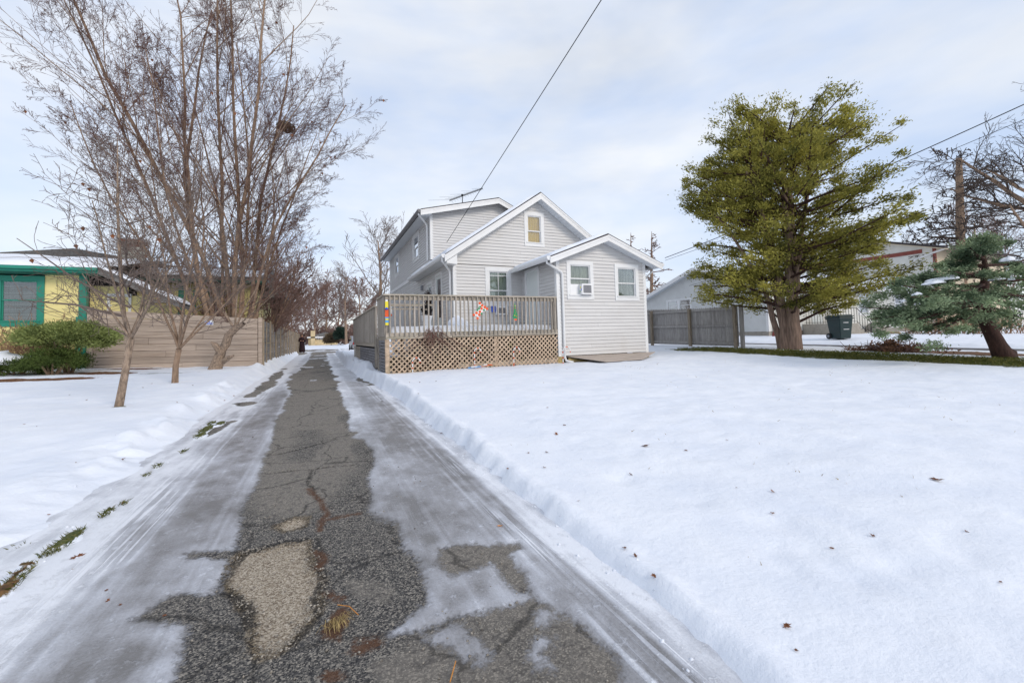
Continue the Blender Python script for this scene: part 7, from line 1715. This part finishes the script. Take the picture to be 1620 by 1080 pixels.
# ------------------------------------------------------------------ parked car behind the deck
cp = atd(560, 556, 37); car = thing('parked_car', 'silver car parked behind the far end of the deck', 'car', (cp[0] + .75, cp[1] + 2, .02))
CX, CY, CZ = cp[0] + .72, cp[1] + 2.2, .02
prof = [(-2.2, .35), (-2.25, .75), (-2.1, .95), (-1.5, 1.0), (-.9, 1.42), (.6, 1.45), (1.4, 1.02), (2.1, .92), (2.25, .7), (2.2, .32)]
mb = MB(); mb.prism([(CX - .86, CY + a, CZ + b) for a, b in prof], (1.72, 0, 0)); own(mb.build('body', M['car'], bevel=.09), car)
mb = MB(); mb.prism([(CX - .868, CY + a, CZ + b) for a, b in [(-1.3, 1.03), (-.85, 1.37), (.55, 1.39), (1.2, 1.03)]], (1.736, 0, 0)); own(mb.build('side_window', M['darkglass']), car)
mb = MB(); mb.add([(CX - .72, CY - 1.49, CZ + 1.04), (CX + .72, CY - 1.49, CZ + 1.04), (CX + .66, CY - .93, CZ + 1.42), (CX - .66, CY - .93, CZ + 1.42)], [(0, 1, 2, 3)]); own(mb.build('rear_window', M['darkglass']), car)
for sx in (-.8, .8):
    for yy in (-1.35, 1.4):
        mb = MB(); mb.lathe((0, 0, 0), [(.28, -.11), (.33, -.07), (.33, .07), (.28, .11)], 20); mb.v = [(CX + sx + z, CY + yy + x, CZ + .33 + y) for x, y, z in mb.v]; w0 = mb.build('wheel', M['tyre']); own(w0, car)
        mb = MB(); mb.lathe((0, 0, 0), [(.2, -.115), (.2, .115)], 14); mb.v = [(CX + sx + z, CY + yy + x, CZ + .33 + y) for x, y, z in mb.v]; r0 = mb.build('rim', M['steel']); r0.parent = w0
    mb = MB(); mb.box(CX + sx * .85 - .12, CX + sx * .85 + .12, CY - 2.29, CY - 2.2, CZ + .68, CZ + .88); own(mb.build('tail_light', M['lamp_red'], bevel=.01), car)
    mb = MB(); mb.box(CX + sx * 1.16 - .1, CX + sx * 1.16 + .1, CY + .8, CY + .95, CZ + .98, CZ + 1.13); own(mb.build('wing_mirror', M['black'], bevel=.02), car)
mb = MB(); mb.box(CX - .84, CX + .84, CY - 2.31, CY - 2.2, CZ + .35, CZ + .55); own(mb.build('bumper', M['car'], bevel=.03), car)
# ------------------------------------------------------------------ far house at the end of the driveway
fh = thing('far_house', 'small distant pale yellow stone house with a chimney at the end of the driveway', 'house', atd(520, 545, 108))
def fp(px, py): p = atY(px, py, 118.0); return p
a, b = fp(495, 545), fp(534, 533); 
def fpart(mb, n_, m_): return own(mb.build(n_, M[m_]), fh)
mb = MB(); mb.box(a[0] - 1, b[0], 118, 126, 0, b[2]); fpart(mb, 'wall', 'farhouse')
mb = MB(); mb.prism([(a[0] - 1.3, 117.4, b[2]), (b[0] + .6, 117.4, b[2]), (b[0] - 3, 122, b[2] + 1.3), (a[0] + 3, 122, b[2] + 1.3)], (0, .01, .15)); mb.prism([(a[0] + .5, 117.5, b[2] + .1), (b[0] + .6, 117.5, b[2] + .1), (b[0] - 2, 117.5, b[2] + 1.1), (a[0] + 4, 117.5, b[2] + 1.1)], (0, 8, 0)); fpart(mb, 'roof', 'shingle_grey')
mb = MB(); mb.box(a[0] - 1.3, b[0] + .6, 117.2, 117.4, b[2] - .12, b[2] + .2); fpart(mb, 'fascia', 'white')
c_ = fp(495, 527); mb = MB(); mb.box(c_[0] - .5, c_[0] + .5, 117.2, 118.4, 0, c_[2] + .6); fpart(mb, 'chimney', 'farhouse')
for px in (502.5, 506, 509.5):
    p = fp(px, 534); mb = MB(); mb.box(p[0] - .22, p[0] + .22, 117.93, 117.99, p[2] - .45, p[2] + .45); w0 = fpart(mb, 'window', 'white'); mb = MB(); mb.box(p[0] - .14, p[0] + .14, 117.9, 117.925, p[2] - .38, p[2] + .38); q_ = mb.build('pane', M['darkglass']); q_.parent = w0
# round dark evergreen and hedge beside it
for (px, py, d, rx, rz, mat, lab, nm, sd, cat) in [(539, 529, 95, 1.1, 1.7, 'dark_leaf', 'dark round evergreen tree right of the far stone house', 'evergreen_tree', 41, 'tree'), (524, 537, 98, 1.2, 1.2, 'nest', 'brown bushy hedge against the far stone house', 'brown_hedge', 42, 'hedge')]:
    c_ = atd(px, py, d); r_ = shrub(nm, lab, c_, rx, rx, rz, 5000, .5, mat, sd); r_['category'] = cat

# ------------------------------------------------------------------ loose stones on the worn asphalt, snow crumbs along the ploughed edges
def pebbles(name, P, size, mat, label, cat, seed):
    g = np.random.default_rng(seed); n = len(P); base = np.array([[1, 0, 0], [0, 1, 0], [-1, 0, 0], [0, -1, 0], [0, 0, .7], [0, 0, -.6]], float)
    s_ = (size * g.uniform(.4, 1.5, n) ** 1.3)[:, None, None] * g.uniform(.7, 1.3, (n, 1, 3)); a = g.random(n) * 6.28; c, si = np.cos(a)[:, None], np.sin(a)[:, None]
    v = base[None] * s_ + g.normal(0, .14, (n, 6, 3)) * size; v = np.stack([v[..., 0] * c - v[..., 1] * si, v[..., 0] * si + v[..., 1] * c, v[..., 2]], -1) + P[:, None]
    f = np.array([[0, 1, 4], [1, 2, 4], [2, 3, 4], [3, 0, 4], [1, 0, 5], [2, 1, 5], [3, 2, 5], [0, 3, 5]]); Fc = (f[None] + 6 * np.arange(n)[:, None, None]).reshape(-1, 3)
    return tag(np_mesh(name, v.reshape(-1, 3), Fc, M[mat], smooth=mat == 'snow'), label, cat, kind='stuff')


g = np.random.default_rng(77)
ring = c1((580, 310), (700, 290), (930, 250), (940, 370), (990, 430), (985, 560), (930, 640), (860, 760), (740, 840), (680, 800), (660, 640), (560, 530), (510, 400)); pts = []
for i in range(520):
    k = g.integers(0, len(ring)); f = g.random(); p = np.array(ring[k]) * (1 - f) + np.array(ring[(k + 1) % len(ring)]) * f + g.normal(0, .022, 2); pts.append((p[0], p[1], .004))
for i in range(500): pts.append((g.uniform(-.42, .8), 1.1 + 3.2 * g.random() ** 1.5, .008))
pebbles('loose_gravel', np.array(pts), .0042, 'gravel', 'loose grit scattered over the worn asphalt strip', 'gravel', 5)
pts = []
for i in range(120):
    y_ = .8 + 11 * g.random() ** 1.6; x_ = float(xr_edge(y_)) + abs(g.normal(.02, .10)) - .06; pts.append((x_, y_))
for i in range(170):
    y_ = 1.6 + 13 * g.random() ** 1.6; x_ = float(xl_edge(y_)) - abs(g.normal(.10, .22)) + .08; pts.append((x_, y_))
pts = np.array(pts); zz = np.maximum(gz(pts[:, 0], pts[:, 1]), .012)
pebbles('snow_crumbs', np.column_stack([pts, zz - .003]), .008, 'snow', 'crumbs of broken snow along both ploughed edges of the driveway', 'snow', 6)
